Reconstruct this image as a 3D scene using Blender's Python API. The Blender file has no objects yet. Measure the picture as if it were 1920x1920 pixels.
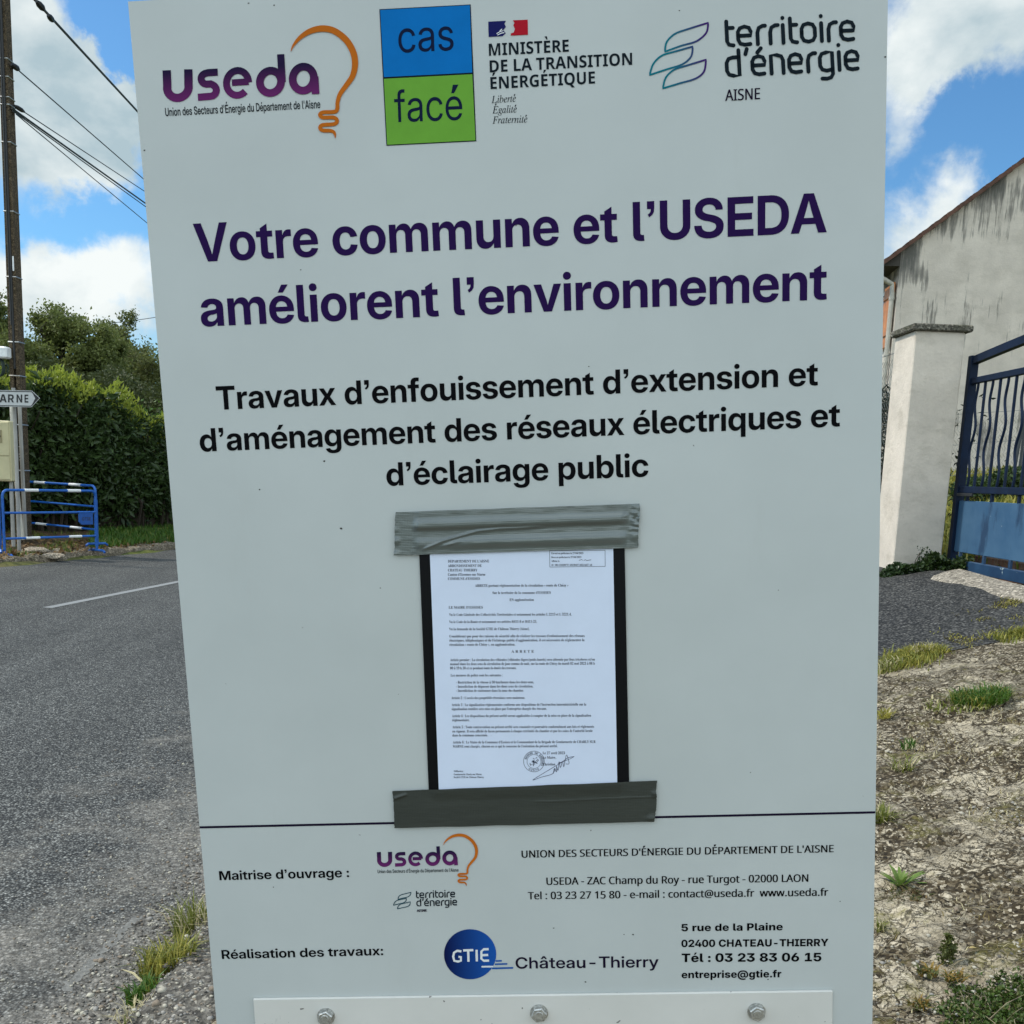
import bpy, math, random, unicodedata
import numpy as np
from mathutils import Vector, Matrix, noise as mnoise
from mathutils.geometry import delaunay_2d_cdt

scene = bpy.context.scene
COL = scene.collection
random.seed(7)
RNG = np.random.default_rng(7)

# ------------------------------------------------------------------ camera
# world: X to the right across the street, Y along the street, Z up; the phone is held 1.6 m above the road
F_PX, CX, CY, CAM_H = 1950.0, 960.0, 1220.0, 1.6
_d = np.array([500 - CX, 12900 - CY, F_PX]); _d /= np.linalg.norm(_d)
AZ = -_d
AY = np.array([0, 0, 1.0]) - AZ[2] * AZ; AY /= np.linalg.norm(AY)
AX = np.cross(AY, AZ)
WORLD = np.array([AX, AY, AZ])            # rows: world axes in lens coordinates (right, down, forward)

cam_data = bpy.data.cameras.new("camera")
cam = bpy.data.objects.new("camera", cam_data)
COL.objects.link(cam)
scene.camera = cam
cam_data.sensor_fit = 'HORIZONTAL'
cam_data.sensor_width = 36.0
cam_data.lens = 36.0 * F_PX / 1920.0
cam_data.shift_y = (CY - 960.0) / 1920.0
cam_data.clip_start = 0.05
cam_data.clip_end = 3000.0
_m = Matrix.Identity(4)
for i in range(3):
    _m[i][0] = WORLD[i][0]; _m[i][1] = -WORLD[i][1]; _m[i][2] = -WORLD[i][2]
_m[2][3] = CAM_H
cam.matrix_world = _m


def ray(px, py):
    return WORLD @ np.array([(px - CX) / F_PX, (py - CY) / F_PX, 1.0])


def at_y(px, py, y):
    r = ray(px, py); return r * (y / r[1]) + np.array([0, 0, CAM_H])


def at_x(px, py, x):
    r = ray(px, py); return r * (x / r[0]) + np.array([0, 0, CAM_H])


def at_z(px, py, z):
    r = ray(px, py); return r * ((z - CAM_H) / r[2]) + np.array([0, 0, CAM_H])


# ------------------------------------------------------------------ sky, sun, exposure
SUN_DIR = Vector((-0.62, 0.09, 0.78)).normalized()     # towards the sun
SUN_EL = math.asin(SUN_DIR.z)
SUN_AZ = math.atan2(SUN_DIR.x, SUN_DIR.y)
world = bpy.data.worlds.new("World")
scene.world = world
world.use_nodes = True
scene.view_settings.view_transform = 'Standard'
scene.view_settings.look = 'None'
scene.view_settings.exposure = 0.0
scene.view_settings.gamma = 1.0
scene.cycles.use_denoising = True
scene.cycles.denoising_input_passes = 'RGB_ALBEDO_NORMAL'
scene.cycles.denoising_prefilter = 'ACCURATE'      # keeps the grain of asphalt and grit
sun_data = bpy.data.lights.new("sun", 'SUN')
sun_data.energy = 3.3
sun_data.angle = math.radians(2.5)
sun_data.color = (1.0, 0.95, 0.86)
sun = bpy.data.objects.new("sun", sun_data)
COL.objects.link(sun)
sun.rotation_euler = (-SUN_DIR).to_track_quat('-Z', 'Y').to_euler()

# clouds: (direction seen from the street, angular radius, weight)
CLOUDS = [((40, 150), .11, 1.0), ((120, 200), .10, 1.0), ((190, 250), .075, 1.0), ((215, 150), .05, .55), ((30, 30), .06, .8), ((110, 290), .05, .5), ((1690, 262), .03, .2), ((1812, 282), .045, .25), ((1840, 200), .05, -.3), ((1740, 335), .04, -.35),
          ((60, 500), .08, .9), ((170, 550), .09, .65), ((120, 470), .06, .5), ((255, 520), .06, .8), ((60, 365), .022, .4), ((90, 385), .06, -.55), ((190, 395), .06, -.6), ((40, 420), .04, -.4), ((230, 590), .05, -.3), ((90, 560), .03, -.3), ((1850, 190), .07, -.45), ((1740, 195), .05, -.4),
          ((1760, 30), .12, 1.0), ((1880, 60), .09, .9), ((1690, 130), .06, .6), ((1690, 265), .03, .5), ((1800, 285), .045, .5),
          ((1700, 440), .07, .9), ((1790, 400), .05, .8), ((1900, 250), .06, -.3), ((1780, 220), .04, -.4), ((200, 60), .055, -1.0), ((250, 90), .05, -1.0), ((130, 420), .045, -.4)]


def build_sky():
    nt = world.node_tree; N = nt.nodes; L = nt.links
    N.clear()
    out = N.new('ShaderNodeOutputWorld'); bg = N.new('ShaderNodeBackground')
    bg.inputs['Strength'].default_value = 0.1
    L.new(bg.outputs[0], out.inputs[0])
    sky = N.new('ShaderNodeTexSky'); sky.sky_type = 'NISHITA'; sky.sun_disc = False
    sky.sun_elevation = SUN_EL; sky.sun_rotation = SUN_AZ
    sky.air_density = 1.0; sky.dust_density = 0.6; sky.ozone_density = 2.0
    tc = N.new('ShaderNodeTexCoord')
    nrm = N.new('ShaderNodeVectorMath'); nrm.operation = 'NORMALIZE'; L.new(tc.outputs['Generated'], nrm.inputs[0])

    def fbm(scale, detail, rough, zs=1.7, off=0.0):
        mp = N.new('ShaderNodeMapping'); mp.inputs['Scale'].default_value = (1, 1, zs); mp.inputs['Location'].default_value = (off, off, off)
        L.new(nrm.outputs[0], mp.inputs['Vector'])
        n = N.new('ShaderNodeTexNoise'); n.inputs['Scale'].default_value = scale; n.inputs['Detail'].default_value = detail
        n.inputs['Roughness'].default_value = rough; n.inputs['Distortion'].default_value = 0.15
        L.new(mp.outputs[0], n.inputs['Vector'])
        return n

    def math_(op, a, b=None, clamp=False):
        m = N.new('ShaderNodeMath'); m.operation = op; m.use_clamp = clamp
        for k, v in ((0, a), (1, b)):
            if v is None: continue
            if isinstance(v, (int, float)): m.inputs[k].default_value = v
            else: L.new(v, m.inputs[k])
        return m.outputs[0]

    base = fbm(3.2, 9, .55).outputs['Fac']
    fine = fbm(11, 10, .60, 1.5, 3.1).outputs['Fac']
    warp = fbm(16, 6, .6, 1.0, 7.7)
    wv = N.new('ShaderNodeVectorMath'); wv.operation = 'SUBTRACT'; L.new(warp.outputs['Color'], wv.inputs[0]); wv.inputs[1].default_value = (.5, .5, .5)
    ws = N.new('ShaderNodeVectorMath'); ws.operation = 'SCALE'; ws.inputs['Scale'].default_value = .10; L.new(wv.outputs[0], ws.inputs[0])
    pos = N.new('ShaderNodeVectorMath'); pos.operation = 'ADD'; L.new(nrm.outputs[0], pos.inputs[0]); L.new(ws.outputs[0], pos.inputs[1])
    dens = math_('MULTIPLY_ADD', base, 1.5); N[-1].inputs[2].default_value = -.74
    for (px, py), rad, w in CLOUDS:
        d = ray(px, py); d = d / np.linalg.norm(d)
        dist = N.new('ShaderNodeVectorMath'); dist.operation = 'DISTANCE'
        L.new(pos.outputs[0], dist.inputs[0]); dist.inputs[1].default_value = tuple(d)
        mr = N.new('ShaderNodeMapRange'); mr.interpolation_type = 'SMOOTHSTEP'
        mr.inputs['From Min'].default_value = rad * 1.15; mr.inputs['From Max'].default_value = 0.0
        mr.inputs['To Min'].default_value = 0.0; mr.inputs['To Max'].default_value = w * .62
        L.new(dist.outputs['Value'], mr.inputs['Value'])
        dens = math_('ADD', dens, mr.outputs[0])
    f2 = math_('MULTIPLY_ADD', fine, .55); N[-1].inputs[2].default_value = -.27
    dens = math_('ADD', dens, f2)
    # unseen clouds overhead and behind the camera brightened and thickened as added fill light
    sy = N.new('ShaderNodeSeparateXYZ'); L.new(nrm.outputs[0], sy.inputs[0])
    lift = N.new('ShaderNodeMapRange'); lift.interpolation_type = 'SMOOTHSTEP'
    lift.inputs['From Min'].default_value = .72; lift.inputs['From Max'].default_value = -.1
    lift.inputs['To Min'].default_value = 1.0; lift.inputs['To Max'].default_value = SKY_LIFT
    L.new(sy.outputs[1], lift.inputs['Value'])
    more = N.new('ShaderNodeMapRange'); more.interpolation_type = 'SMOOTHSTEP'
    more.inputs['From Min'].default_value = .66; more.inputs['From Max'].default_value = .1
    more.inputs['To Min'].default_value = 0.0; more.inputs['To Max'].default_value = .45
    L.new(sy.outputs[1], more.inputs['Value'])
    dens = math_('ADD', dens, more.outputs[0])
    mask = N.new('ShaderNodeMapRange'); mask.interpolation_type = 'SMOOTHSTEP'
    mask.inputs['From Min'].default_value = .10; mask.inputs['From Max'].default_value = .70
    L.new(dens, mask.inputs['Value'])
    # cloud body: grey-blue folds to white tops
    fold = fbm(7.0, 8, .55, 1.6, 5.3).outputs['Fac']
    ramp = N.new('ShaderNodeValToRGB')
    ramp.color_ramp.elements[0].position = .34; ramp.color_ramp.elements[0].color = (4.4, 5.7, 6.3, 1)
    ramp.color_ramp.elements[1].position = .62; ramp.color_ramp.elements[1].color = (9.3, 9.8, 9.7, 1)
    L.new(fold, ramp.inputs['Fac'])
    sc = N.new('ShaderNodeVectorMath'); sc.operation = 'SCALE'; L.new(ramp.outputs[0], sc.inputs[0]); L.new(lift.outputs[0], sc.inputs['Scale'])
    tint = N.new('ShaderNodeMix'); tint.data_type = 'RGBA'; tint.blend_type = 'MULTIPLY'; tint.inputs['Factor'].default_value = 1.0
    L.new(sky.outputs[0], tint.inputs['A']); tint.inputs['B'].default_value = SKY_TINT
    mix = N.new('ShaderNodeMix'); mix.data_type = 'RGBA'
    L.new(mask.outputs[0], mix.inputs['Factor']); L.new(tint.outputs['Result'], mix.inputs['A']); L.new(sc.outputs[0], mix.inputs['B'])
    L.new(mix.outputs['Result'], bg.inputs['Color'])


SKY_LIFT = 2.6
SKY_TINT = (.76, 1.26, 1.55, 1)
build_sky()

# ------------------------------------------------------------------ helpers: materials
MATS = {}


class NT:
    """a small node-tree writer"""
    def __init__(s, name):
        s.m = bpy.data.materials.new(name); s.m.use_nodes = True
        s.t = s.m.node_tree; s.b = s.t.nodes['Principled BSDF']
        s.tc = s.t.nodes.new('ShaderNodeTexCoord')

    def n(s, k): return s.t.nodes.new(k)
    def l(s, a, b): s.t.links.new(a, b)

    def vec(s, scale=(1, 1, 1), rot=(0, 0, 0), loc=(0, 0, 0), src='Object'):
        mp = s.n('ShaderNodeMapping'); mp.inputs['Scale'].default_value = scale; mp.inputs['Rotation'].default_value = rot; mp.inputs['Location'].default_value = loc
        s.l(s.tc.outputs[src], mp.inputs['Vector']); return mp.outputs[0]

    def noise(s, scale, detail=6, rough=.6, v=None, dist=0.0):
        n = s.n('ShaderNodeTexNoise'); n.inputs['Scale'].default_value = scale; n.inputs['Detail'].default_value = detail
        n.inputs['Roughness'].default_value = rough; n.inputs['Distortion'].default_value = dist
        s.l(v if v is not None else s.tc.outputs['Object'], n.inputs['Vector']); return n.outputs['Fac']

    def vor(s, scale, v=None, feature='F1', out='Distance', rand=1.0):
        n = s.n('ShaderNodeTexVoronoi'); n.feature = feature; n.inputs['Scale'].default_value = scale; n.inputs['Randomness'].default_value = rand
        s.l(v if v is not None else s.tc.outputs['Object'], n.inputs['Vector']); return n.outputs[out]

    def ramp(s, fac, stops):
        r = s.n('ShaderNodeValToRGB'); e = r.color_ramp.elements
        while len(e) < len(stops): e.new(.5)
        for k, (p, c) in enumerate(stops):
            e[k].position = p
            e[k].color = (c[0], c[1], c[2], 1) if isinstance(c, tuple) else (c, c, c, 1)
        s.l(fac, r.inputs['Fac']); return r.outputs['Color']

    def mix(s, f, a, b, mode='MIX'):
        m = s.n('ShaderNodeMix'); m.data_type = 'RGBA'; m.blend_type = mode
        for k, v in (('Factor', f), ('A', a), ('B', b)):
            if isinstance(v, (int, float)): m.inputs[k].default_value = v if k == 'Factor' else (v, v, v, 1)
            elif isinstance(v, tuple): m.inputs[k].default_value = (*v, 1)
            else: s.l(v, m.inputs[k])
        return m.outputs['Result']

    def math(s, op, a, b=0.0, clamp=False):
        m = s.n('ShaderNodeMath'); m.operation = op; m.use_clamp = clamp
        for k, v in ((0, a), (1, b)):
            if isinstance(v, (int, float)): m.inputs[k].default_value = v
            else: s.l(v, m.inputs[k])
        return m.outputs[0]

    def sep(s, v=None):
        x = s.n('ShaderNodeSeparateXYZ'); s.l(v if v is not None else s.tc.outputs['Object'], x.inputs[0]); return x.outputs

    def bump(s, h, strength=.5, dist=.01, prev=None):
        b = s.n('ShaderNodeBump'); b.inputs['Strength'].default_value = strength; b.inputs['Distance'].default_value = dist
        s.l(h, b.inputs['Height'])
        if prev is not None: s.l(prev, b.inputs['Normal'])
        return b.outputs[0]

    def done(s, color=None, rough=.6, metal=0.0, normal=None, spec=.5):
        if isinstance(color, tuple): s.b.inputs['Base Color'].default_value = (*color, 1)
        elif color is not None: s.l(color, s.b.inputs['Base Color'])
        if isinstance(rough, (int, float)): s.b.inputs['Roughness'].default_value = rough
        else: s.l(rough, s.b.inputs['Roughness'])
        s.b.inputs['Metallic'].default_value = metal
        s.b.inputs['Specular IOR Level'].default_value = spec
        if normal is not None: s.l(normal, s.b.inputs['Normal'])
        return s.m


def simple(name, color, rough=.6, metal=0.0, var=.15, scale=12, bump=0.0, spec=.5):
    """paint / metal / plastic with a slight mottle of its own"""
    t = NT(name)
    n = t.noise(scale, 6, .65)
    lo = tuple(c * (1 - var) for c in color); hi = tuple(min(1, c * (1 + var)) for c in color)
    c = t.ramp(n, [(.3, lo), (.7, hi)])
    nm = t.bump(t.noise(scale * 6, 4), bump, .003) if bump else None
    return t.done(c, rough, metal, nm, spec)


# ------------------------------------------------------------------ helpers: objects
def tag(o, label=None, cat=None, group=None, kind=None):
    if label: o['label'] = label
    if cat: o['category'] = cat
    if group: o['group'] = group
    if kind: o['kind'] = kind
    return o


def thing(name, label, cat, loc=(0, 0, 0), group=None, rot=None):
    o = bpy.data.objects.new(name, None); COL.objects.link(o)
    o.empty_display_size = .1
    o.location = loc
    if rot is not None: o.rotation_euler = rot
    return tag(o, label, cat, group)


class MB:
    """mesh builder: shapes in local coordinates, one mesh object per build()"""
    def __init__(s): s.v = []; s.f = []; s.mi = []; s.cur = 0

    def add(s, vs, fs, mi=None):
        o = len(s.v); s.v.extend([tuple(map(float, p)) for p in vs]); s.f.extend([tuple(i + o for i in f) for f in fs])
        s.mi.extend([s.cur if mi is None else mi] * len(fs)); return s

    def box(s, a, b, M=None):
        x0, y0, z0 = a; x1, y1, z1 = b
        vs = [(x0, y0, z0), (x1, y0, z0), (x1, y1, z0), (x0, y1, z0), (x0, y0, z1), (x1, y0, z1), (x1, y1, z1), (x0, y1, z1)]
        if M is not None: vs = [tuple(M @ Vector(p)) for p in vs]
        return s.add(vs, [(0, 3, 2, 1), (4, 5, 6, 7), (0, 1, 5, 4), (1, 2, 6, 5), (2, 3, 7, 6), (3, 0, 4, 7)])

    def bevbox(s, a, b, r=.01):
        """box with its vertical and horizontal edges chamfered"""
        x0, y0, z0 = a; x1, y1, z1 = b
        def ring(z, k): return [(x0 + r * k, y0 + r * (k > 0) * 1.0, z) for _ in ()]
        def oct_(x0, y0, x1, y1, z, c): return [(x0 + c, y0, z), (x1 - c, y0, z), (x1, y0 + c, z), (x1, y1 - c, z), (x1 - c, y1, z), (x0 + c, y1, z), (x0, y1 - c, z), (x0, y0 + c, z)]
        R = [oct_(x0 + r, y0 + r, x1 - r, y1 - r, z0, r * .6), oct_(x0, y0, x1, y1, z0 + r, r), oct_(x0, y0, x1, y1, z1 - r, r), oct_(x0 + r, y0 + r, x1 - r, y1 - r, z1, r * .6)]
        vs = sum(R, []); fs = [tuple(range(7, -1, -1)), tuple(range(24, 32))]
        for k in range(3):
            for i in range(8): j = (i + 1) % 8; fs.append((k * 8 + i, k * 8 + j, k * 8 + 8 + j, k * 8 + 8 + i))
        return s.add(vs, fs)

    def tube(s, pts, r, n=8, cap=True):
        """round tube along points; r a number or one radius per point"""
        P = [Vector(p) for p in pts]; m = len(P)
        rs = [r] * m if isinstance(r, (int, float)) else list(r)
        vs = []; up = None
        for i in range(m):
            d = (P[min(i + 1, m - 1)] - P[max(i - 1, 0)])
            d = d.normalized() if d.length > 1e-9 else Vector((0, 0, 1))
            if up is None:
                up = Vector((0, 0, 1)) if abs(d.z) < .9 else Vector((1, 0, 0))
            a = d.cross(up).normalized(); up = a.cross(d).normalized()
            for k in range(n):
                t = 2 * math.pi * k / n
                vs.append(P[i] + (a * math.cos(t) + up * math.sin(t)) * rs[i])
        fs = []
        for i in range(m - 1):
            for k in range(n):
                j = (k + 1) % n; fs.append((i * n + k, i * n + j, i * n + n + j, i * n + n + k))
        if cap: fs += [tuple(range(n - 1, -1, -1)), tuple(range((m - 1) * n, m * n))]
        return s.add(vs, fs)

    def prism(s, poly, a, b, fn):
        """polygon extruded between two depths; fn(u, v, w) gives the point"""
        n = len(poly); vs = [fn(u, v, a) for u, v in poly] + [fn(u, v, b) for u, v in poly]
        fs = [tuple(range(n - 1, -1, -1)), tuple(range(n, 2 * n))] + [(i, (i + 1) % n, n + (i + 1) % n, n + i) for i in range(n)]
        return s.add(vs, fs)

    def build(s, name, mats, parent=None, smooth=False, label=None):
        me = bpy.data.meshes.new(name); me.from_pydata(s.v, [], s.f)
        for m in (mats if isinstance(mats, (list, tuple)) else [mats]): me.materials.append(m)
        if any(s.mi): me.polygons.foreach_set('material_index', s.mi)
        if smooth: me.polygons.foreach_set('use_smooth', [True] * len(me.polygons))
        me.update(calc_edges=True)
        o = bpy.data.objects.new(name, me); COL.objects.link(o)
        if parent is not None: o.parent = parent
        if label: o['label'] = label
        return o


def big_mesh(name, V, Fq, mats, parent=None, mi=None, smooth=False):
    """fast build from arrays of quads or triangles"""
    V = np.asarray(V, np.float32); Fq = np.asarray(Fq, np.int32); k = Fq.shape[1]
    me = bpy.data.meshes.new(name)
    me.vertices.add(len(V)); me.vertices.foreach_set('co', V.ravel())
    me.loops.add(Fq.size); me.loops.foreach_set('vertex_index', Fq.ravel())
    me.polygons.add(len(Fq)); me.polygons.foreach_set('loop_start', np.arange(0, Fq.size, k, dtype=np.int32))
    me.polygons.foreach_set('loop_total', np.full(len(Fq), k, np.int32))
    for m in (mats if isinstance(mats, (list, tuple)) else [mats]): me.materials.append(m)
    if mi is not None: me.polygons.foreach_set('material_index', np.asarray(mi, np.int32))
    if smooth: me.polygons.foreach_set('use_smooth', np.ones(len(Fq), bool))
    me.update(calc_edges=True); me.validate()
    o = bpy.data.objects.new(name, me); COL.objects.link(o)
    if parent is not None: o.parent = parent
    return o


def dup(root, name=None):
    """a copy of a thing with copies of its parts and sub-parts"""
    c = root.copy(); COL.objects.link(c)
    for ch in list(root.children):
        d = ch.copy(); COL.objects.link(d); d.parent = c
        for g in list(ch.children):
            e = g.copy(); COL.objects.link(e); e.parent = d
    return c


def leaf_quads(P, size, up_bias=.3, aspect=.5, fold=.18, rng=RNG, dirs=None):
    """diamond-shaped leaves, slightly folded: 4 verts and 2 triangles each"""
    n = len(P); P = np.asarray(P, float)
    d = rng.normal(size=(n, 3)) if dirs is None else dirs + rng.normal(size=(n, 3)) * .35
    d /= np.linalg.norm(d, axis=1)[:, None] + 1e-9
    q = rng.normal(size=(n, 3)); q[:, 2] += up_bias * 3
    b = np.cross(d, q); b /= np.linalg.norm(b, axis=1)[:, None] + 1e-9
    nn = np.cross(b, d)
    s = (size * rng.uniform(.6, 1.3, n))[:, None] if np.isscalar(size) else (size * rng.uniform(.75, 1.2, n))[:, None]
    V = np.stack([P, P + d * s * .5 + b * s * aspect * .5 + nn * s * fold, P + d * s, P + d * s * .5 - b * s * aspect * .5 + nn * s * fold], 1).reshape(-1, 3)
    i = np.arange(n) * 4
    T = np.stack([np.stack([i, i + 1, i + 2], 1), np.stack([i, i + 2, i + 3], 1)], 1).reshape(-1, 3)
    return V, T


def blades(P, h, w, lean, rng=RNG):
    """grass blades: two-segment tapered strips, 5 verts, 3 triangles"""
    n = len(P); P = np.asarray(P, float)
    a = rng.uniform(0, 2 * np.pi, n); hh = h * rng.uniform(.45, 1.25, n)
    dx = np.stack([np.cos(a), np.sin(a), np.zeros(n)], 1); side = np.stack([-np.sin(a), np.cos(a), np.zeros(n)], 1)
    l = lean * rng.uniform(.2, 1.4, n)
    z = np.array([0, 0, 1.0])
    mid = P + z * (hh * .6)[:, None] + dx * (hh * l * .35)[:, None]
    tip = P + z * (hh * (1 - .25 * l))[:, None] + dx * (hh * l)[:, None]
    ww = (w * rng.uniform(.7, 1.3, n))[:, None]
    V = np.stack([P - side * ww, P + side * ww, mid - side * ww * .75, mid + side * ww * .75, tip], 1).reshape(-1, 3)
    i = np.arange(n) * 5
    T = np.stack([np.stack([i, i + 1, i + 3], 1), np.stack([i, i + 3, i + 2], 1), np.stack([i + 2, i + 3, i + 4], 1)], 1).reshape(-1, 3)
    return V, T


def smoothstep(a, b, x):
    t = np.clip((np.asarray(x, float) - a) / (b - a), 0, 1); return t * t * (3 - 2 * t)


def catmull(pts, n=8, closed=False):
    P = [np.array(p, float) for p in pts]; out = []; m = len(P)
    for i in range(m if closed else m - 1):
        g = (lambda k: P[k % m]) if closed else (lambda k: P[min(max(k, 0), m - 1)])
        a, b, c, d = g(i - 1), g(i), g(i + 1), g(i + 2)
        for k in range(n):
            t = k / n
            out.append(.5 * (2 * b + (c - a) * t + (2 * a - 5 * b + 4 * c - d) * t * t + (3 * b - a - 3 * c + d) * t ** 3))
    if not closed: out.append(P[-1])
    return out


# ------------------------------------------------------------------ terrain
XF_Y = [-60, -5, 15.36, 17.19, 19.75, 30, 60, 100, 160]
XF_X = [-31, -13.9, -7.63, -7.07, -6.45, -4.6, 1, 8, 18]
XN_Y = [-60, 20, 40, 60, 100, 160]
XN_X = [-1.07, -1.07, .4, 4.0, 12, 24]


def x_far(y): return np.interp(y, XF_Y, XF_X)
def x_near(y): return np.interp(y, XN_Y, XN_X)


def terrain(x, y):
    x = np.asarray(x, float); y = np.asarray(y, float)
    xf, xn = x_far(y), x_near(y)
    r = x - xn
    up = .02 + .225 * np.clip(r, 0, 4.35) + .10 * np.clip(r - 4.35, 0, 40) + .062 * np.clip(y - 9.2, 0, 60) * smoothstep(3.2, 4.4, r)
    l = xf - x
    bank = .09 + .05 * np.clip(l - .3, 0, 60)
    return np.where(r > 0, up, np.where(l > 0, bank, 0.0))


def sheet(name, xs, ys, zfn, mat, label=None):
    """grid sheet: xs, ys 2-D arrays of positions"""
    zs = zfn(xs, ys)
    V = np.stack([xs, ys, zs], -1).reshape(-1, 3); h, w = xs.shape
    i = (np.arange(h - 1)[:, None] * w + np.arange(w - 1)[None, :]).ravel()
    Fq = np.stack([i, i + 1, i + w + 1, i + w], 1)
    o = big_mesh(name, V, Fq, mat, smooth=True)
    o['kind'] = 'structure'
    return o


def fnoise(x, y, s, seed=0.0, oct_=4):
    x = np.asarray(x, float); out = np.empty(x.size)
    xf, yf = x.ravel() * s, np.asarray(y, float).ravel() * s
    for i in range(x.size): out[i] = mnoise.fractal(Vector((xf[i], yf[i], seed)), .9, 2.1, oct_)
    return out.reshape(x.shape)

# ------------------------------------------------------------------ ground materials
def asphalt(name, base, dusty=False, worn=0.0, scale=1.0):
    t = NT(name)
    st = t.n('ShaderNodeTexVoronoi'); st.inputs['Scale'].default_value = 105 * scale
    t.l(t.tc.outputs['Object'], st.inputs['Vector'])
    hsv = t.sep(st.outputs['Color'])
    stones = t.ramp(hsv[0], [(0.0, tuple(c * .45 for c in base)), (.55, base), (.86, tuple(c * 1.6 for c in base)), (1.0, tuple(min(.6, c * 2.4) for c in base))])
    gap = t.ramp(st.outputs['Distance'], [(.28, 1.05), (.60, .18)])
    col = t.mix(1.0, stones, gap, 'MULTIPLY')
    big = t.ramp(t.noise(.55, 5, .6), [(.3, .86), (.7, 1.14)])
    col = t.mix(1.0, col, big, 'MULTIPLY')
    streak = t.ramp(t.noise(1.0, 5, .6, t.vec((2.2, .22, 1))), [(.35, .86), (.68, 1.25)])
    col = t.mix(.8, col, streak, 'MULTIPLY')
    if dusty:
        # pale grit that has gathered along the edge of the street
        x = t.sep()[0]
        edge = t.n('ShaderNodeMapRange'); edge.inputs['From Min'].default_value = -2.5; edge.inputs['From Max'].default_value = -1.25
        t.l(x, edge.inputs['Value'])
        nz = t.noise(2.6, 7, .68)
        s = t.math('ADD', t.math('MULTIPLY', edge.outputs[0], .36), t.math('MULTIPLY', nz, 1.0))
        m = t.ramp(s, [(.64, 0.0), (.98, .9)])
        grit = t.ramp(t.vor(70, None, 'F1', 'Distance'), [(.1, (.40, .37, .32)), (.6, (.17, .155, .13))])
        col = t.mix(m, col, grit)
    lump = t.vor(38 * scale)
    col = t.mix(.55, col, t.ramp(lump, [(.1, 1.35), (.7, .40)]), 'MULTIPLY')
    b = t.bump(st.outputs['Distance'], .75, .006)
    b = t.bump(lump, .5, .010, b)
    b = t.bump(t.noise(20, 5), .3, .01, b)
    return t.done(col, .85, 0, b, .3)


M_ROAD = asphalt('asphalt', (.150, .150, .138), dusty=True)
M_DRIVE = asphalt('driveway_asphalt', (.078, .075, .068), scale=.6)


def broken_concrete():
    t = NT('broken_concrete')
    wob = t.n('ShaderNodeTexNoise'); wob.inputs['Scale'].default_value = 13; wob.inputs['Detail'].default_value = 7; wob.inputs['Roughness'].default_value = .65
    t.l(t.tc.outputs['Object'], wob.inputs['Vector'])
    wv = t.mix(.085, t.tc.outputs['Object'], wob.outputs['Color'], 'ADD')
    # flakes of the old slab, parted by dark crevices of uneven width
    cells = t.vor(19, wv, 'DISTANCE_TO_EDGE')
    cells2 = t.vor(47, wv, 'DISTANCE_TO_EDGE')
    wid = t.ramp(t.noise(3.4, 8, .72), [(.43, .0), (.70, 1.0)])
    h1 = t.math('SUBTRACT', cells, t.math('MULTIPLY', wid, .30))
    h2 = t.math('SUBTRACT', cells2, t.math('MULTIPLY', wid, .27))
    gap1 = t.ramp(t.math('ADD', h1, .5), [(.49, 1.0), (.535, 0.0)])
    gap2 = t.ramp(t.math('ADD', h2, .5), [(.49, .9), (.53, 0.0)])
    peb = t.n('ShaderNodeTexVoronoi'); peb.inputs['Scale'].default_value = 125; t.l(t.tc.outputs['Object'], peb.inputs['Vector'])
    pcol = t.sep(peb.outputs['Color'])[1]
    fl = t.n('ShaderNodeTexVoronoi'); fl.inputs['Scale'].default_value = 19; t.l(wv, fl.inputs['Vector'])
    slab = t.ramp(t.noise(42, 8, .72), [(.3, (.26, .215, .145)), (.52, (.41, .35, .25)), (.74, (.60, .535, .42))])
    slab = t.mix(.7, slab, t.ramp(t.sep(fl.outputs['Color'])[0], [(0, .62), (1, 1.15)]), 'MULTIPLY')
    dark = t.ramp(pcol, [(.0, (.014, .010, .005)), (.62, (.055, .040, .020)), (.88, (.17, .135, .085)), (1, (.42, .37, .28))])
    holes = t.mix(1.0, gap1, gap2, 'LIGHTEN')
    zone = t.ramp(t.noise(1.9, 8, .68), [(.50, 0.0), (.585, 1.0)])       # where the slab has gone to loose grit
    holes = t.mix(1.0, holes, t.mix(1.0, zone, t.ramp(t.noise(15, 7, .7), [(.40, 1.0), (.58, 0.15)]), 'MULTIPLY'), 'LIGHTEN')
    col = t.mix(holes, slab, dark)
    moss = t.mix(1.0, t.ramp(t.noise(5.3, 8, .72), [(.55, 0.0), (.62, .85)]), t.ramp(t.noise(60, 5, .7), [(.4, .2), (.6, 1.0)]), 'MULTIPLY')
    col = t.mix(moss, col, t.ramp(t.noise(50, 4), [(.3, (.055, .050, .012)), (.7, (.19, .165, .045))]))
    b = t.bump(t.ramp(holes, [(0, 1.0), (1, 0.0)]), .8, .016)
    b = t.bump(t.ramp(peb.outputs['Distance'], [(0, 1.0), (.6, 0.0)]), .45, .006, b)
    b = t.bump(t.noise(70, 6, .7), .4, .006, b)
    return t.done(col, .9, 0, b, .25)


M_CONC = broken_concrete()


def earth_grass():
    t = NT('rough_grass_ground')
    c = t.ramp(t.noise(3, 9, .75), [(.3, (.035, .05, .012)), (.5, (.09, .11, .025)), (.7, (.19, .18, .05))])
    c = t.mix(t.ramp(t.noise(.7, 5), [(.45, 0.0), (.65, .8)]), c, (.13, .10, .06))
    return t.done(c, .95, 0, t.bump(t.noise(25, 8, .7), .8, .05), .2)


M_GROUND = earth_grass()


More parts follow.
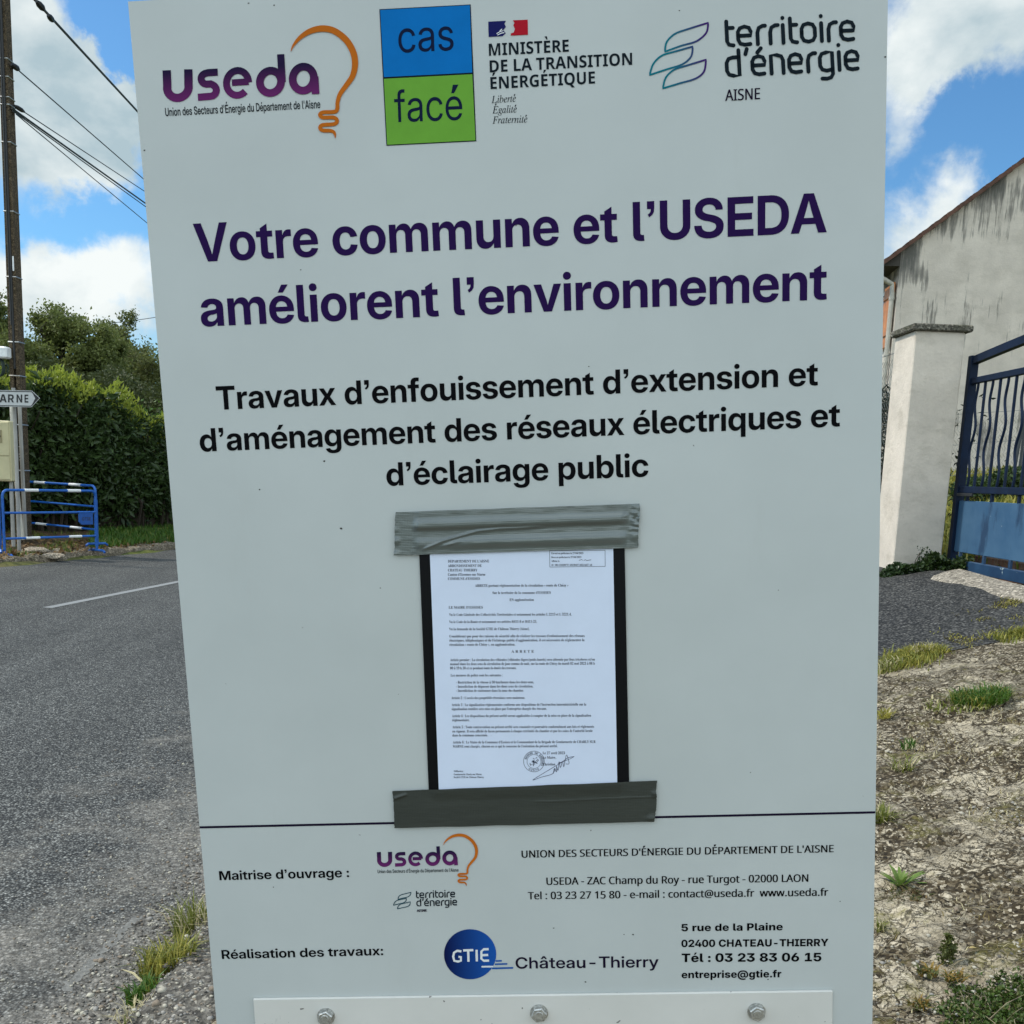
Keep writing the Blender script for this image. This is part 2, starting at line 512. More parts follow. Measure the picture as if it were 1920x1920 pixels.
def leaf_litter():
    t = NT('leaf_litter')
    c = t.ramp(t.noise(9, 9, .75), [(.3, (.03, .022, .014)), (.5, (.10, .065, .035)), (.72, (.24, .16, .09))])
    return t.done(c, .95, 0, t.bump(t.noise(30, 8, .7), .9, .04), .2)


def stone_mat(name, lo, hi, moss=0.3):
    t = NT(name)
    c = t.ramp(t.noise(14, 9, .72), [(.32, lo), (.68, hi)])
    sp = t.n('ShaderNodeTexVoronoi'); sp.inputs['Scale'].default_value = 75; t.l(t.tc.outputs['Object'], sp.inputs['Vector'])
    c = t.mix(.85, c, t.ramp(t.sep(sp.outputs['Color'])[0], [(0, .22), (.6, .9), (.88, 1.3), (1, 2.4)]), 'MULTIPLY')
    m = t.ramp(t.noise(6, 7, .7), [(.52, 0.0), (.66, moss)])
    c = t.mix(m, c, (.045, .05, .018))
    b = t.bump(sp.outputs['Distance'], .8, .008)
    return t.done(c, .9, 0, t.bump(t.noise(22, 8, .7), .8, .02, b), .25)


M_KERB = stone_mat('kerb_stone', (.045, .040, .032), (.24, .22, .185), .2)
M_FARKERB = stone_mat('old_kerb_stone', (.08, .062, .04), (.30, .25, .18), .5)


def faded_paint(name, under, cover, paint=(.23, .235, .23)):
    t = NT(name)
    n = t.math('ADD', t.math('MULTIPLY', t.noise(38, 8, .75), .75), t.math('MULTIPLY', t.noise(5, 4), .35))
    m = t.ramp(n, [(cover - .06, 0.0), (cover + .06, 1.0)])
    sp = t.ramp(t.noise(60, 4), [(.3, tuple(c * .6 for c in under)), (.7, tuple(c * 1.4 for c in under))])
    return t.done(t.mix(m, sp, paint), .8, 0, t.bump(t.noise(90, 4), .4, .004), .3)


M_LINE = faded_paint('worn_white_paint', (.12, .12, .12), .44)

# ------------------------------------------------------------------ the setting
def on_ground(px, py):
    """where a sight line meets the terrain"""
    r = ray(px, py); t = .5
    while t < 200:
        p = r * t + np.array([0, 0, CAM_H])
        if p[2] <= float(terrain(p[0], p[1])): return p
        t += .02
    return p


def axis(*segs):
    out = []
    for a, b, s in segs: out += list(np.arange(a, b, s))
    return np.array(out + [segs[-1][1]])


gx = axis((-900, -120, 60), (-120, -20, 5), (-20, 14, .4), (14, 60, 3), (60, 900, 60))
gy = axis((-300, -10, 15), (-10, 32, .5), (32, 120, 4), (120, 1500, 60))
GX, GY = np.meshgrid(gx, gy)


def ground_z(x, y):
    z = terrain(np.clip(x, -60, 40), np.clip(y, -30, 90)) - .03
    inside = (x > x_far(y) + .3) & (x < x_near(y) - .3)
    return np.where(inside, -.12, z) + np.where((x > -1.2) & (x < 3.6) & (y > -6) & (y < 9.3), -.10, 0)


sheet('ground', GX, GY, ground_z, M_GROUND)

u = np.linspace(0, 1, 30)
ry = axis((-8, 30, .5), (30, 160, 5))
RX = x_far(ry)[:, None] + .02 + (x_near(ry) - x_far(ry) - .02)[:, None] * u[None, :]
RY = np.repeat(ry[:, None], 30, 1)
sheet('road', RX, RY, lambda x, y: x * 0, M_ROAD)

# centre line, its worn start and a rubbed-out older marking
def strip(name, a, b, w, mat, z=.004, n=20, bend=0.0, rough=.1):
    a = np.array(a[:2]); b = np.array(b[:2]); d = (b - a) / np.linalg.norm(b - a); s = np.array([-d[1], d[0]])
    tt = np.linspace(0, 1, n); ww = np.array([-.5, .5]) * w
    c = a[None] + (b - a)[None] * tt[:, None] + s[None] * (bend * 4 * tt * (1 - tt))[:, None]
    jit = 1 + .35 * rough * np.random.default_rng(3).normal(size=(n, 2)); ww = ww[None] * jit
    xs = c[:, 0][:, None] + s[0] * ww; ys = c[:, 1][:, None] + s[1] * ww
    return sheet(name, xs, ys, lambda x, y: x * 0 + z, mat)


strip('road_marking', at_z(88, 1140, 0), (-3.9, 19.5), .11, M_LINE, bend=-.02)
M_STRIP = faded_paint('pale_cement_seam', (.15, .145, .13), .68, (.225, .22, .20))
strip('road_marking', (-1.325, 2.95), (-1.30, 3.50), .035, M_STRIP, z=.0012, n=40, rough=.9)
strip('road_marking', (-1.29, 4.15), (-1.28, 5.2), .025, M_STRIP, z=.0012, n=40, rough=.9)

# the rising verge on the right: broken concrete, as a finely shaped sheet
vx = axis((-.80, .4, .06), (.4, 2.2, .018), (2.2, 3.4, .035)); vy = axis((-1.0, 1.3, .12), (1.3, 3.6, .018), (3.6, 5.52, .03))
VX, VY = np.meshgrid(vx, vy)


def verge_z(x, y):
    fade = smoothstep(5.44, 5.0, y)
    bumps = (fnoise(x, y, 1.3, 1.0, 3) * .035 + fnoise(x, y, 9, 4.0, 5) * .012) * fade
    fine = np.array([mnoise.cell(Vector((a * 34, b * 34, 0))) for a, b in zip(x.ravel(), y.ravel())]).reshape(x.shape)
    return terrain(x, y) + bumps + (fine - .5) * .007 * fade


sheet('verge', VX, VY, verge_z, M_CONC)

# driveway up to the gate, with the pale concrete threshold in front of it
dx_ = axis((-1.04, 3.36, .11)); dy_ = axis((5.44, 9.2, .1))
DX, DY = np.meshgrid(dx_, dy_)
sheet('driveway', DX, DY, lambda x, y: terrain(x, y) + .004 + fnoise(x, y, 1.1, 9.0, 3) * .015 * smoothstep(5.5, 6.0, y), M_DRIVE)
M_THRESH = stone_mat('pale_threshold_concrete', (.25, .215, .165), (.42, .37, .30), .1)
_out = np.array([on_ground(*p) for p in ((1744, 1087), (1785, 1098), (1830, 1110), (1920, 1133), (1990, 1152), (2100, 1185))])
_in = np.array([on_ground(*p) for p in ((1798, 1071), (1832, 1080), (1870, 1091), (1935, 1107), (2010, 1127), (2120, 1156))])
_k = np.linspace(0, 5, 80)
_o = np.stack([np.interp(_k, range(6), _out[:, i]) for i in (0, 1)], 1); _n = np.stack([np.interp(_k, range(6), _in[:, i]) for i in (0, 1)], 1)
_o[:, 0] += fnoise(_k, _k * 0, 1.7, 2.5, 4) * .02
_q = np.linspace(0, 1, 12)[None, :]
TX = _o[:, :1] * (1 - _q) + _n[:, :1] * _q; TY = _o[:, 1:] * (1 - _q) + _n[:, 1:] * _q
sheet('threshold', TX, TY, lambda x, y: terrain(x, y) + .017 + fnoise(x, y, 2.0, 3.0, 3) * .004 - .02 * (np.arange(12)[None, :] == 0), M_THRESH)

# near kerb: a crumbled stone edge rising out of the gutter
ky = axis((1.2, 5.2, .03), (5.2, 20, .2)); kt = np.linspace(0, 1, 22)
KX = (-1.07 + fnoise(ky, ky * 0, 2.3, 2.0, 4) * .035)[:, None] + kt[None, :] * .36
KY = np.repeat(ky[:, None], 22, 1)


def kerb_z(x, y):
    r = np.clip((x - KX[:, :1]) / .07, 0, 1)
    return terrain(x, y) * .55 + .075 * np.sqrt(r) + fnoise(x, y, 7, 6.0, 5) * .028 * r - .03


sheet('kerb', KX, KY, kerb_z, M_KERB)

# far kerb: a run of old edging stones with gaps and soil
fy = axis((6, 32, .08)); ft = np.linspace(0, 1, 12)
FX = (x_far(fy) + fnoise(fy, fy * 0, 1.3, 12.0, 4) * .07)[:, None] - ft[None, :] * .42
FY = np.repeat(fy[:, None], 12, 1)


def farkerb_z(x, y):
    t = ft[None, :] + x * 0
    lump = fnoise(x, y, 3.5, 8.0, 5)
    return .10 * np.sqrt(np.clip(t / .15, 0, 1)) * (1 + .35 * lump) + lump * .025 * (t > .05) - .01 * (t == 0)


sheet('far_kerb', FX, FY, farkerb_z, M_FARKERB)
by = axis((8, 24, .1)); bt = np.linspace(0, 1, 24)
BX = (x_far(by) - .36)[:, None] - bt[None, :] * 4.0
BY = np.repeat(by[:, None], 24, 1)
sheet('bank', BX, BY, lambda x, y: terrain(x, y) + .02 + fnoise(x, y, 2.2, 5.0, 4) * .05, leaf_litter())

# ------------------------------------------------------------------ the information board
# board pose, solved from its edges: columns = board right, board down, board depth in lens coordinates
B_R = np.array([[0.99824952, 0.03814066, 0.04520163], [-0.03082249, 0.98777909, -0.15278234], [-0.05047645, 0.15112167, 0.98722559]])
B_T = np.array([-0.4106, -0.6940, 1.1119])
PANEL_W, PANEL_H, BASE_DROP = .80, 1.20, 1.62


def board_uv(px, py):
    """where a sight line meets the board: metres right of and below its top left corner"""
    d = np.array([(px - CX) / F_PX, (py - CY) / F_PX, 1.0]); n = B_R[:, 2]
    q = (B_T @ n) / (d @ n) * d - B_T
    return float(B_R[:, 0] @ q), float(B_R[:, 1] @ q)


def board_scale(px, py):
    d = np.array([(px - CX) / F_PX, (py - CY) / F_PX, 1.0]); n = B_R[:, 2]
    return (B_T @ n) / (d @ n) / F_PX


_wr, _wd, _wn = WORLD @ B_R[:, 0], WORLD @ B_R[:, 1], -(WORLD @ B_R[:, 2])
_tl = WORLD @ B_T + np.array([0, 0, CAM_H])
_base = _tl + _wr * PANEL_W / 2 + _wd * BASE_DROP
BOARD_M = Matrix.Identity(4)
for i in range(3):
    BOARD_M[i][0] = _wr[i]; BOARD_M[i][1] = -_wd[i]; BOARD_M[i][2] = _wn[i]; BOARD_M[i][3] = _base[i]


def loc(u, v, z=0.0):
    return (u - PANEL_W / 2, BASE_DROP - v, z)


def ploc(px, py, z=0.0):
    return loc(*board_uv(px, py), z)


# letter shapes as outlines: units per em, then for each letter its advance and its contours (2x + on-curve flag, y)
GLYPH_NUMBERS = {
'bold':(250,{
' ':[67,[]],'0':[161,[[163,-3,116,-3,52,20,20,62,21,91,20,120,52,162,116,185,163,185,208,185,270,162,302,120,303,91,302,62,270,20,208,-3],[163,28,184,28,214,
42,230,71,231,91,230,111,214,139,184,154,163,154,138,154,108,139,92,111,93,91,92,71,108,42,138,28]]],'2':[161,[[33,0,33,27,165,86,180,93,204,106,218,119,219,
127,218,136,204,148,178,155,161,155,142,155,116,147,100,132,101,122,31,122,30,141,64,169,122,185,161,185,198,185,256,171,290,146,291,129,290,118,272,97,234,
75,203,62,137,31,137,30,293,30,293,0]]],'5':[161,[[161,-3,122,-3,62,12,28,37,27,54,99,54,98,46,116,34,144,27,161,27,178,27,206,35,224,50,225,60,224,70,206,85,
178,94,161,94,140,94,108,85,101,78,33,80,47,182,275,182,275,151,111,151,105,107,116,114,154,122,179,122,202,122,244,113,276,96,294,74,295,61,294,42,260,14,
200,-3]]],'7':[161,[[61,0,213,150,213,151,35,151,35,182,289,182,289,151,137,0]]],':':[67,[[69,-2,50,-2,26,10,27,19,26,27,50,39,69,39,86,39,110,27,111,19,110,
10,86,-2],[69,85,50,85,26,98,27,106,26,115,50,127,69,127,86,127,110,115,111,106,110,98,86,85]]],'A':[182,[[7,0,133,182,231,182,359,0,275,0,217,88,206,105,184,
144,173,168,191,168,178,144,156,105,147,88,89,0],[87,41,87,70,279,70,279,41]]],'D':[178,[[159,0,65,0,65,32,155,32,190,32,238,45,262,71,263,91,262,111,238,137,
190,150,155,150,63,150,63,182,161,182,214,182,294,160,336,119,337,91,336,63,294,22,214,0],[105,182,105,0,31,0,31,182]]],'E':[152,[[31,0,31,182,283,182,283,
150,105,150,105,107,271,107,271,76,105,76,105,32,285,32,285,0]]],'I':[107,[[17,0,17,31,71,31,71,151,17,151,17,182,199,182,199,151,145,151,145,31,199,31,199,
0]]],'M':[228,[[31,0,31,182,143,182,201,98,204,92,214,74,224,55,234,37,237,30,221,30,222,36,232,55,242,74,252,92,257,98,315,182,427,182,427,0,353,0,353,86,
352,92,352,109,354,129,354,149,355,158,363,158,356,149,344,128,334,108,324,92,321,86,259,0,197,0,137,86,132,92,122,108,110,128,98,149,93,158,101,158,100,150,
102,130,102,110,104,92,105,86,105,0]]],'N':[185,[[31,0,31,182,111,182,227,89,234,84,250,68,270,50,279,40,271,35,268,44,266,66,266,87,267,93,267,182,343,182,
343,0,261,0,155,84,146,91,126,108,104,130,91,143,101,146,102,132,104,108,106,90,107,84,107,0]]],'R':[163,[[31,0,31,182,175,182,214,182,274,167,306,141,307,
122,306,104,272,78,212,64,171,64,75,64,75,94,167,94,186,94,216,101,230,114,231,122,230,131,216,144,186,151,165,151,105,151,105,0],[235,0,149,82,229,82,317,
0]]],'S':[163,[[167,-3,120,-3,54,11,20,39,19,58,93,58,92,49,110,35,144,28,167,28,186,28,216,34,234,45,235,52,234,58,220,66,190,72,171,75,131,79,80,85,26,110,
27,130,26,146,62,171,124,185,165,185,206,185,266,171,300,145,301,128,231,128,228,140,194,154,165,154,146,154,118,148,102,138,103,132,102,125,118,117,144,111,
165,109,199,105,224,102,264,93,294,81,308,64,309,53,308,36,274,11,210,-3]]],'T':[162,[[15,150,15,182,311,182,311,150,201,150,201,0,127,0,127,150]]],'U':[179,
[[181,-3,134,-3,66,14,30,44,31,64,31,182,105,182,105,67,104,56,122,39,156,30,181,30,202,30,236,39,256,56,257,67,257,182,331,182,331,64,330,44,292,14,224,
-3]]],'V':[181,[[135,0,7,182,89,182,149,94,158,77,180,38,193,15,175,15,186,38,208,77,219,94,275,182,357,182,231,0]]],'a':[141,[[107,-2,80,-2,40,6,16,24,17,37,
16,48,32,63,60,72,98,77,119,78,142,79,170,81,182,86,183,90,183,91,182,96,172,103,154,108,141,108,126,108,106,103,94,96,93,91,25,94,28,106,58,125,108,135,143,
135,166,135,208,129,238,118,254,101,255,89,255,0,185,0,185,19,176,12,156,3,126,-2],[127,23,144,23,168,30,184,41,185,48,185,62,180,61,168,59,154,57,138,56,131,
56,118,55,98,50,86,43,87,38,86,33,96,26,114,23]]],'b':[153,[[179,-3,158,-3,128,4,108,14,103,21,101,21,101,0,29,0,29,182,101,182,101,112,103,112,108,118,130,
129,158,135,179,135,210,135,260,118,290,87,291,66,290,45,260,14,210,-3],[159,27,176,27,202,36,216,54,217,66,216,78,202,96,176,105,159,105,140,105,112,96,98,
78,99,66,98,54,112,37,140,27]]],'c':[143,[[149,-3,108,-3,50,14,16,45,17,66,16,86,50,117,108,135,149,135,172,135,214,128,246,115,266,97,271,86,201,83,198,88,
190,97,176,103,160,106,149,106,130,106,104,96,90,78,91,66,90,54,104,36,130,26,149,26,160,26,176,29,190,35,198,44,201,49,271,46,266,35,248,17,216,4,172,-3]]],
'd':[153,[[129,-3,96,-3,46,14,16,45,17,66,16,87,46,118,96,135,129,135,148,135,176,129,198,118,205,112,207,112,207,182,279,182,279,0,207,0,207,21,205,21,198,
14,178,4,148,-3],[149,27,166,27,194,37,208,54,209,66,208,78,194,96,166,105,149,105,130,105,104,96,90,78,91,66,90,54,104,36,130,27]]],'e':[144,[[149,-3,108,-3,
48,14,16,45,17,66,16,86,50,117,106,135,147,135,172,135,220,125,254,108,272,83,273,67,273,57,45,57,45,80,239,80,205,74,204,84,190,99,164,107,147,107,128,107,
102,99,88,84,89,75,89,59,88,48,102,33,130,24,151,24,164,24,184,28,200,36,205,41,271,38,264,26,230,7,180,-3]]],'f':[96,[[179,132,179,104,5,104,5,132],[53,0,53,
146,52,159,72,177,112,186,139,186,152,186,178,184,185,184,179,156,174,156,160,157,155,157,138,157,124,150,125,142,125,0]]],'g':[153,[[151,-53,114,-53,64,-44,
32,-26,29,-15,95,-11,98,-16,112,-23,134,-27,151,-27,176,-27,206,-13,207,1,207,23,205,23,198,16,176,6,148,1,129,1,96,1,46,17,16,46,17,67,16,88,46,118,96,135,
129,135,148,135,178,128,198,118,207,112,207,132,279,132,279,3,278,-16,246,-41,188,-53],[149,29,168,29,194,38,208,55,209,67,208,79,194,96,168,106,149,106,130,
106,104,96,90,79,91,67,90,55,104,38,130,29]]],'i':[64,[[29,0,29,132,101,132,101,0],[65,149,46,149,24,160,25,168,24,176,46,187,65,187,82,187,104,176,105,168,
104,160,82,149]]],'l':[72,[[111,0,68,0,28,17,29,35,29,182,101,182,101,39,100,33,110,28,123,28,126,28,132,28,135,28,141,1,134,0,118,0]]],'m':[224,[[29,0,29,
132,97,132,99,101,95,101,100,113,124,127,158,135,177,135,206,135,246,117,253,100,245,100,250,111,276,127,312,135,335,135,358,135,398,124,420,103,421,88,421,0,
349,0,349,82,348,93,322,105,305,105,290,105,270,99,260,88,261,80,261,0,191,0,191,83,190,93,166,105,147,105,134,105,112,99,100,87,101,79,101,0]]],'n':[150,
[[101,75,101,0,29,0,29,132,99,132,99,98,91,98,102,116,146,135,181,135,208,135,250,122,272,100,273,83,273,0,201,0,201,77,200,90,176,104,153,104,138,104,114,97,
100,85]]],'o':[149,[[149,-3,108,-3,50,14,16,45,17,66,16,86,50,117,108,135,149,135,188,135,248,117,280,86,281,66,280,45,248,14,188,-3],[149,26,168,26,194,36,
208,54,209,66,208,78,194,96,168,106,149,106,130,106,104,96,90,78,91,66,90,54,104,36,130,26]]],'p':[153,[[29,-51,29,132,101,132,101,112,103,112,108,119,130,
129,158,135,179,135,210,135,260,118,290,87,291,66,290,45,260,14,210,-3,179,-3,158,-3,130,4,108,14,103,20,101,20,101,-51],[159,27,176,27,202,36,216,54,217,66,
216,78,202,96,176,105,159,105,140,105,112,96,98,78,99,66,98,54,112,37,140,27]]],'q':[153,[[279,-51,207,-51,207,20,205,20,198,14,176,4,148,-3,129,-3,96,-3,46,
14,16,45,17,66,16,87,46,118,96,135,129,135,148,135,176,129,198,119,205,112,207,112,207,132,279,132],[149,27,166,27,194,37,208,54,209,66,208,78,194,96,166,105,
149,105,130,105,104,96,90,78,91,66,90,54,104,36,130,27]]],'r':[97,[[29,0,29,132,99,132,99,109,101,109,108,122,140,134,165,134,170,134,182,133,187,133,187,101,
182,102,164,102,157,102,140,102,114,96,100,83,101,73,101,0]]],'s':[134,[[137,-3,102,-3,50,7,20,26,17,39,87,42,88,33,114,23,137,23,156,23,180,31,181,37,180,42,
162,49,147,51,101,55,62,59,22,78,23,93,22,106,50,124,100,135,135,135,166,135,216,125,244,107,247,94,181,92,178,99,156,109,137,109,118,109,94,101,95,95,94,90,
110,83,129,81,177,77,216,73,254,55,255,41,254,27,224,8,170,-3]]],'t':[92,[[171,132,171,104,5,104,5,132],[47,166,119,166,119,40,118,33,130,28,145,28,148,28,
164,28,171,28,175,1,164,0,142,-1,131,-1,88,-1,46,17,47,35]]],'u':[150,[[121,-2,92,-2,50,10,28,33,29,49,29,132,101,132,101,55,100,43,126,29,149,29,164,29,188,
35,200,48,201,57,201,132,273,132,273,0,203,0,203,34,213,34,200,17,154,-2]]],'v':[144,[[103,0,5,132,83,132,127,65,134,53,146,28,153,16,137,16,142,28,156,53,
165,65,207,132,283,132,185,0]]],'x':[139,[[7,0,111,79,111,57,13,132,91,132,115,113,126,103,144,86,153,77,129,77,136,86,156,103,167,113,191,132,269,132,169,57,
169,78,273,0,195,0,167,22,154,32,136,49,129,57,151,57,142,49,124,32,113,22,85,0]]],'é':[144,[[149,-3,108,-3,48,14,16,45,17,66,16,86,50,117,106,135,147,135,
172,135,220,125,254,108,272,83,273,67,273,57,45,57,45,80,239,80,205,74,204,84,190,99,164,107,147,107,128,107,102,99,88,84,89,75,89,59,88,48,102,33,130,24,151,
24,164,24,184,28,200,36,205,41,271,38,264,26,230,7,180,-3],[117,149,157,187,225,187,169,149]]],'’':[66,[[29,111,49,182,119,182,79,111]]]
}),
'regular':(250,{
'c':[136,[[143,-3,106,-3,52,14,22,45,23,66,22,86,52,117,106,135,143,135,164,135,200,129,228,118,248,102,253,93,211,90,208,96,196,105,180,112,156,115,143,115,
118,115,82,102,64,80,65,66,64,52,82,29,118,16,143,16,156,16,180,20,196,27,208,36,211,42,253,39,248,30,230,14,200,3,164,-3]]],'a':[134,[[113,-2,86,-2,44,7,20,
25,21,38,20,49,38,63,68,72,106,76,125,77,150,79,178,80,192,84,193,89,193,90,192,98,178,109,154,116,135,116,116,116,88,110,72,100,71,94,29,97,32,109,64,126,
108,134,135,134,152,134,188,130,218,119,234,102,235,89,235,0,193,0,193,18,191,18,186,14,166,4,136,-2],[119,16,144,16,176,26,192,41,193,49,193,66,190,65,174,
63,154,61,132,59,123,59,108,58,80,53,64,44,65,37,64,30,78,21,102,16]]],'f':[84,[[155,132,155,114,5,114,5,132],[55,0,55,153,54,164,72,178,106,186,127,186,138,
186,156,185,159,184,153,166,150,166,136,167,131,167,112,167,96,158,97,149,97,0]]],'s':[125,[[127,-3,98,-3,54,6,26,23,23,36,65,38,68,27,98,16,125,16,152,16,
184,27,185,36,184,43,164,52,147,54,103,59,66,64,28,82,29,96,28,107,54,125,98,135,127,135,154,135,194,125,220,108,223,97,183,95,180,104,152,116,127,116,102,
116,72,105,73,97,72,89,94,80,115,78,157,73,192,68,228,51,229,37,228,25,202,7,156,-3]]],'d':[147,[[135,-3,100,-3,50,14,22,45,23,66,22,87,50,117,100,134,135,
134,156,134,186,128,208,118,215,112,217,112,217,182,259,182,259,0,219,0,219,20,217,20,208,14,186,4,156,-3],[141,16,166,16,200,29,218,51,219,66,218,81,200,103,
166,115,141,115,118,115,82,103,64,81,65,66,64,51,82,29,118,16]]],'e':[139,[[145,-3,106,-3,50,15,22,45,23,66,22,86,52,117,104,135,141,135,166,135,208,126,240,
109,258,84,259,67,259,60,47,60,47,78,235,78,217,71,216,84,198,105,164,116,141,116,116,116,82,104,64,85,65,73,65,62,64,48,84,27,120,16,145,16,162,16,188,21,
208,31,213,38,255,36,248,24,218,7,172,-3]]]
}),
'semi':(160,{
' ':[43,[]],"'":[42,[[29,74,25,116,61,116,57,74]]],'-':[103,[[157,55,157,38,51,38,51,55]]],'A':[111,[[3,0,87,116,139,116,221,0,175,0,135,61,128,71,114,93,107,
108,117,108,108,93,94,71,89,61,47,0],[53,28,53,45,171,45,171,28]]],'C':[116,[[121,-2,88,-2,40,13,12,40,13,58,12,76,40,103,88,118,121,118,140,118,174,112,202,
101,218,86,223,77,181,77,176,82,166,91,152,97,132,100,123,100,100,100,70,89,52,71,53,58,52,46,70,27,100,17,123,17,132,17,152,20,166,26,176,34,181,40,223,40,
218,30,202,15,174,4,140,-2]]],'D':[112,[[99,0,41,0,41,18,97,18,122,18,154,27,170,45,171,58,170,71,154,89,122,99,99,99,39,99,39,116,101,116,134,116,184,102,
212,76,213,58,212,40,184,14,134,0],[61,116,61,0,21,0,21,116]]],'E':[96,[[21,0,21,116,183,116,183,99,61,99,61,68,173,68,173,50,61,50,61,18,183,18,183,0]]],
'S':[102,[[105,-2,74,-2,34,8,12,26,13,38,53,38,52,31,64,21,88,16,105,16,118,16,140,20,152,27,153,32,152,36,144,43,124,47,109,49,85,52,48,56,16,71,17,84,16,94,
38,110,76,118,103,118,128,118,166,109,186,93,189,81,149,81,146,90,122,101,103,101,88,101,68,97,58,89,59,85,58,81,66,75,84,71,101,69,125,66,142,64,168,58,184,
50,194,40,195,34,194,23,172,7,132,-2]]],'T':[100,[[9,99,9,116,195,116,195,99,123,99,123,0,81,0,81,99]]],'U':[113,[[113,-2,84,-2,42,9,18,28,19,40,19,116,61,
116,61,42,60,34,72,23,96,16,113,16,130,16,152,23,166,34,167,42,167,116,207,116,207,40,206,28,184,9,142,-2]]],'a':[87,[[69,-1,52,-1,26,4,10,15,11,23,10,30,22,
40,40,45,62,48,77,49,90,49,108,51,116,53,117,56,117,57,116,60,110,66,96,69,87,69,78,69,62,66,54,60,55,57,17,57,16,65,34,77,66,84,89,84,104,84,128,80,146,73,
156,63,157,56,157,0,117,0,117,12,112,8,100,2,82,-1],[79,13,90,13,108,18,116,26,117,31,117,39,116,39,108,38,98,37,86,36,81,35,72,35,58,32,50,27,51,24,50,20,56,
16,68,13]]],'c':[87,[[91,-2,66,-2,30,9,10,28,11,41,10,54,30,73,66,84,91,84,106,84,132,80,152,71,164,60,167,53,127,53,126,56,120,62,110,66,98,68,91,68,78,68,
60,61,50,49,51,41,50,33,60,21,78,15,91,15,98,15,110,17,120,21,126,26,127,30,167,30,164,23,152,11,132,3,106,-2]]],'d':[94,[[83,-2,60,-2,28,9,10,28,11,41,10,54,
28,73,60,84,83,84,92,84,110,81,126,75,131,71,131,116,171,116,171,0,133,0,133,13,126,8,110,1,92,-2],[91,15,104,15,122,21,134,33,135,41,134,49,122,61,104,68,91,
68,78,68,60,62,50,50,51,41,50,33,60,21,78,15]]],'e':[88,[[91,-2,66,-2,30,9,10,29,11,41,10,54,30,73,66,84,89,84,106,84,136,78,156,67,168,51,169,41,169,36,27,
36,27,50,149,50,131,46,130,53,120,63,102,69,91,69,76,69,58,63,48,53,49,46,49,37,48,30,58,20,78,14,93,14,102,14,116,17,126,22,129,26,167,26,162,17,142,5,110,
-2]]],'g':[94,[[93,-34,70,-34,38,-27,20,-16,19,-8,57,-8,58,-11,68,-16,84,-19,93,-19,110,-19,132,-9,133,1,133,13,126,9,110,2,92,-1,83,-1,60,-1,28,10,10,29,11,
42,10,54,28,73,60,84,83,84,92,84,110,81,126,75,133,70,133,82,171,82,171,2,170,-11,150,-26,114,-34],[91,16,104,16,122,22,134,34,135,42,134,50,122,62,104,68,91,
68,78,68,60,62,50,50,51,42,50,33,60,22,78,16]]],'h':[92,[[57,47,57,0,19,0,19,116,57,116,57,62,49,62,56,73,86,84,107,84,124,84,150,77,166,62,167,52,167,0,127,
0,127,48,126,58,108,67,95,67,82,67,66,63,56,54]]],'i':[37,[[19,0,19,82,57,82,57,0],[39,95,28,95,14,101,15,106,14,111,28,117,39,117,48,117,60,111,61,106,60,
101,48,95]]],'l':[41,[[69,0,40,0,18,10,19,21,19,116,57,116,57,23,56,19,64,16,73,16,74,16,78,16,79,16,79,0,76,0,70,0]]],'m':[139,[[19,0,19,82,57,82,57,65,53,
65,58,71,74,80,94,84,107,84,124,84,152,73,155,65,151,65,154,70,168,79,192,84,207,84,220,84,246,77,260,64,261,54,261,0,223,0,223,52,222,60,204,67,191,67,180,
67,166,63,158,56,159,51,159,0,121,0,121,53,120,59,104,67,91,67,82,67,66,63,56,55,57,49,57,0]]],'n':[92,[[57,47,57,0,19,0,19,82,57,82,57,62,49,62,56,73,86,84,
107,84,124,84,150,77,166,62,167,52,167,0,127,0,127,48,126,58,108,67,95,67,82,67,66,63,56,54]]],'o':[91,[[93,-2,66,-2,30,9,10,28,11,41,10,54,30,73,66,84,93,84,
116,84,152,73,172,54,173,41,172,28,152,9,116,-2],[93,15,104,15,122,21,132,33,133,41,132,49,122,61,104,68,93,68,78,68,60,61,50,49,51,41,50,33,60,21,78,15]]],
'p':[94,[[19,-33,19,82,57,82,57,71,62,75,78,81,96,84,107,84,128,84,160,73,178,54,179,41,178,28,160,9,128,-2,107,-2,96,-2,78,1,62,8,59,12,57,12,57,-33],[99,15,
110,15,128,21,138,33,139,41,138,50,128,62,110,68,99,68,84,68,66,61,54,49,55,41,54,33,66,21,84,15]]],'r':[57,[[19,0,19,82,57,82,57,69,60,76,80,83,97,83,100,83,
106,83,109,83,109,66,106,66,96,66,91,66,80,66,66,62,56,53,57,47,57,0]]],'s':[81,[[83,-2,62,-2,30,4,10,17,11,26,49,26,50,19,66,13,83,13,96,13,112,18,113,23,
112,27,100,31,91,32,63,35,38,38,14,50,15,59,14,67,30,78,60,84,81,84,100,84,130,78,148,65,149,57,113,57,110,62,94,70,81,70,68,70,52,64,53,60,52,56,64,51,75,50,
105,47,128,44,152,33,153,24,152,16,134,4,102,-2]]],'t':[56,[[105,82,105,67,3,67,3,82],[33,105,71,105,71,24,70,19,78,16,89,16,92,16,102,16,105,16,105,0,100,0,
88,0,81,0,56,0,32,10,33,21]]],'u':[92,[[77,-2,60,-2,32,6,18,20,19,31,19,82,57,82,57,34,56,25,74,16,91,16,100,16,116,20,126,29,127,36,127,82,167,82,167,0,127,
0,127,21,135,21,126,10,98,-2]]],'y':[86,[[21,-33,21,-17,41,-17,46,-17,52,-15,58,-11,61,-8,67,0,3,82,45,82,75,39,80,33,88,19,93,12,83,12,86,19,94,33,99,39,129,
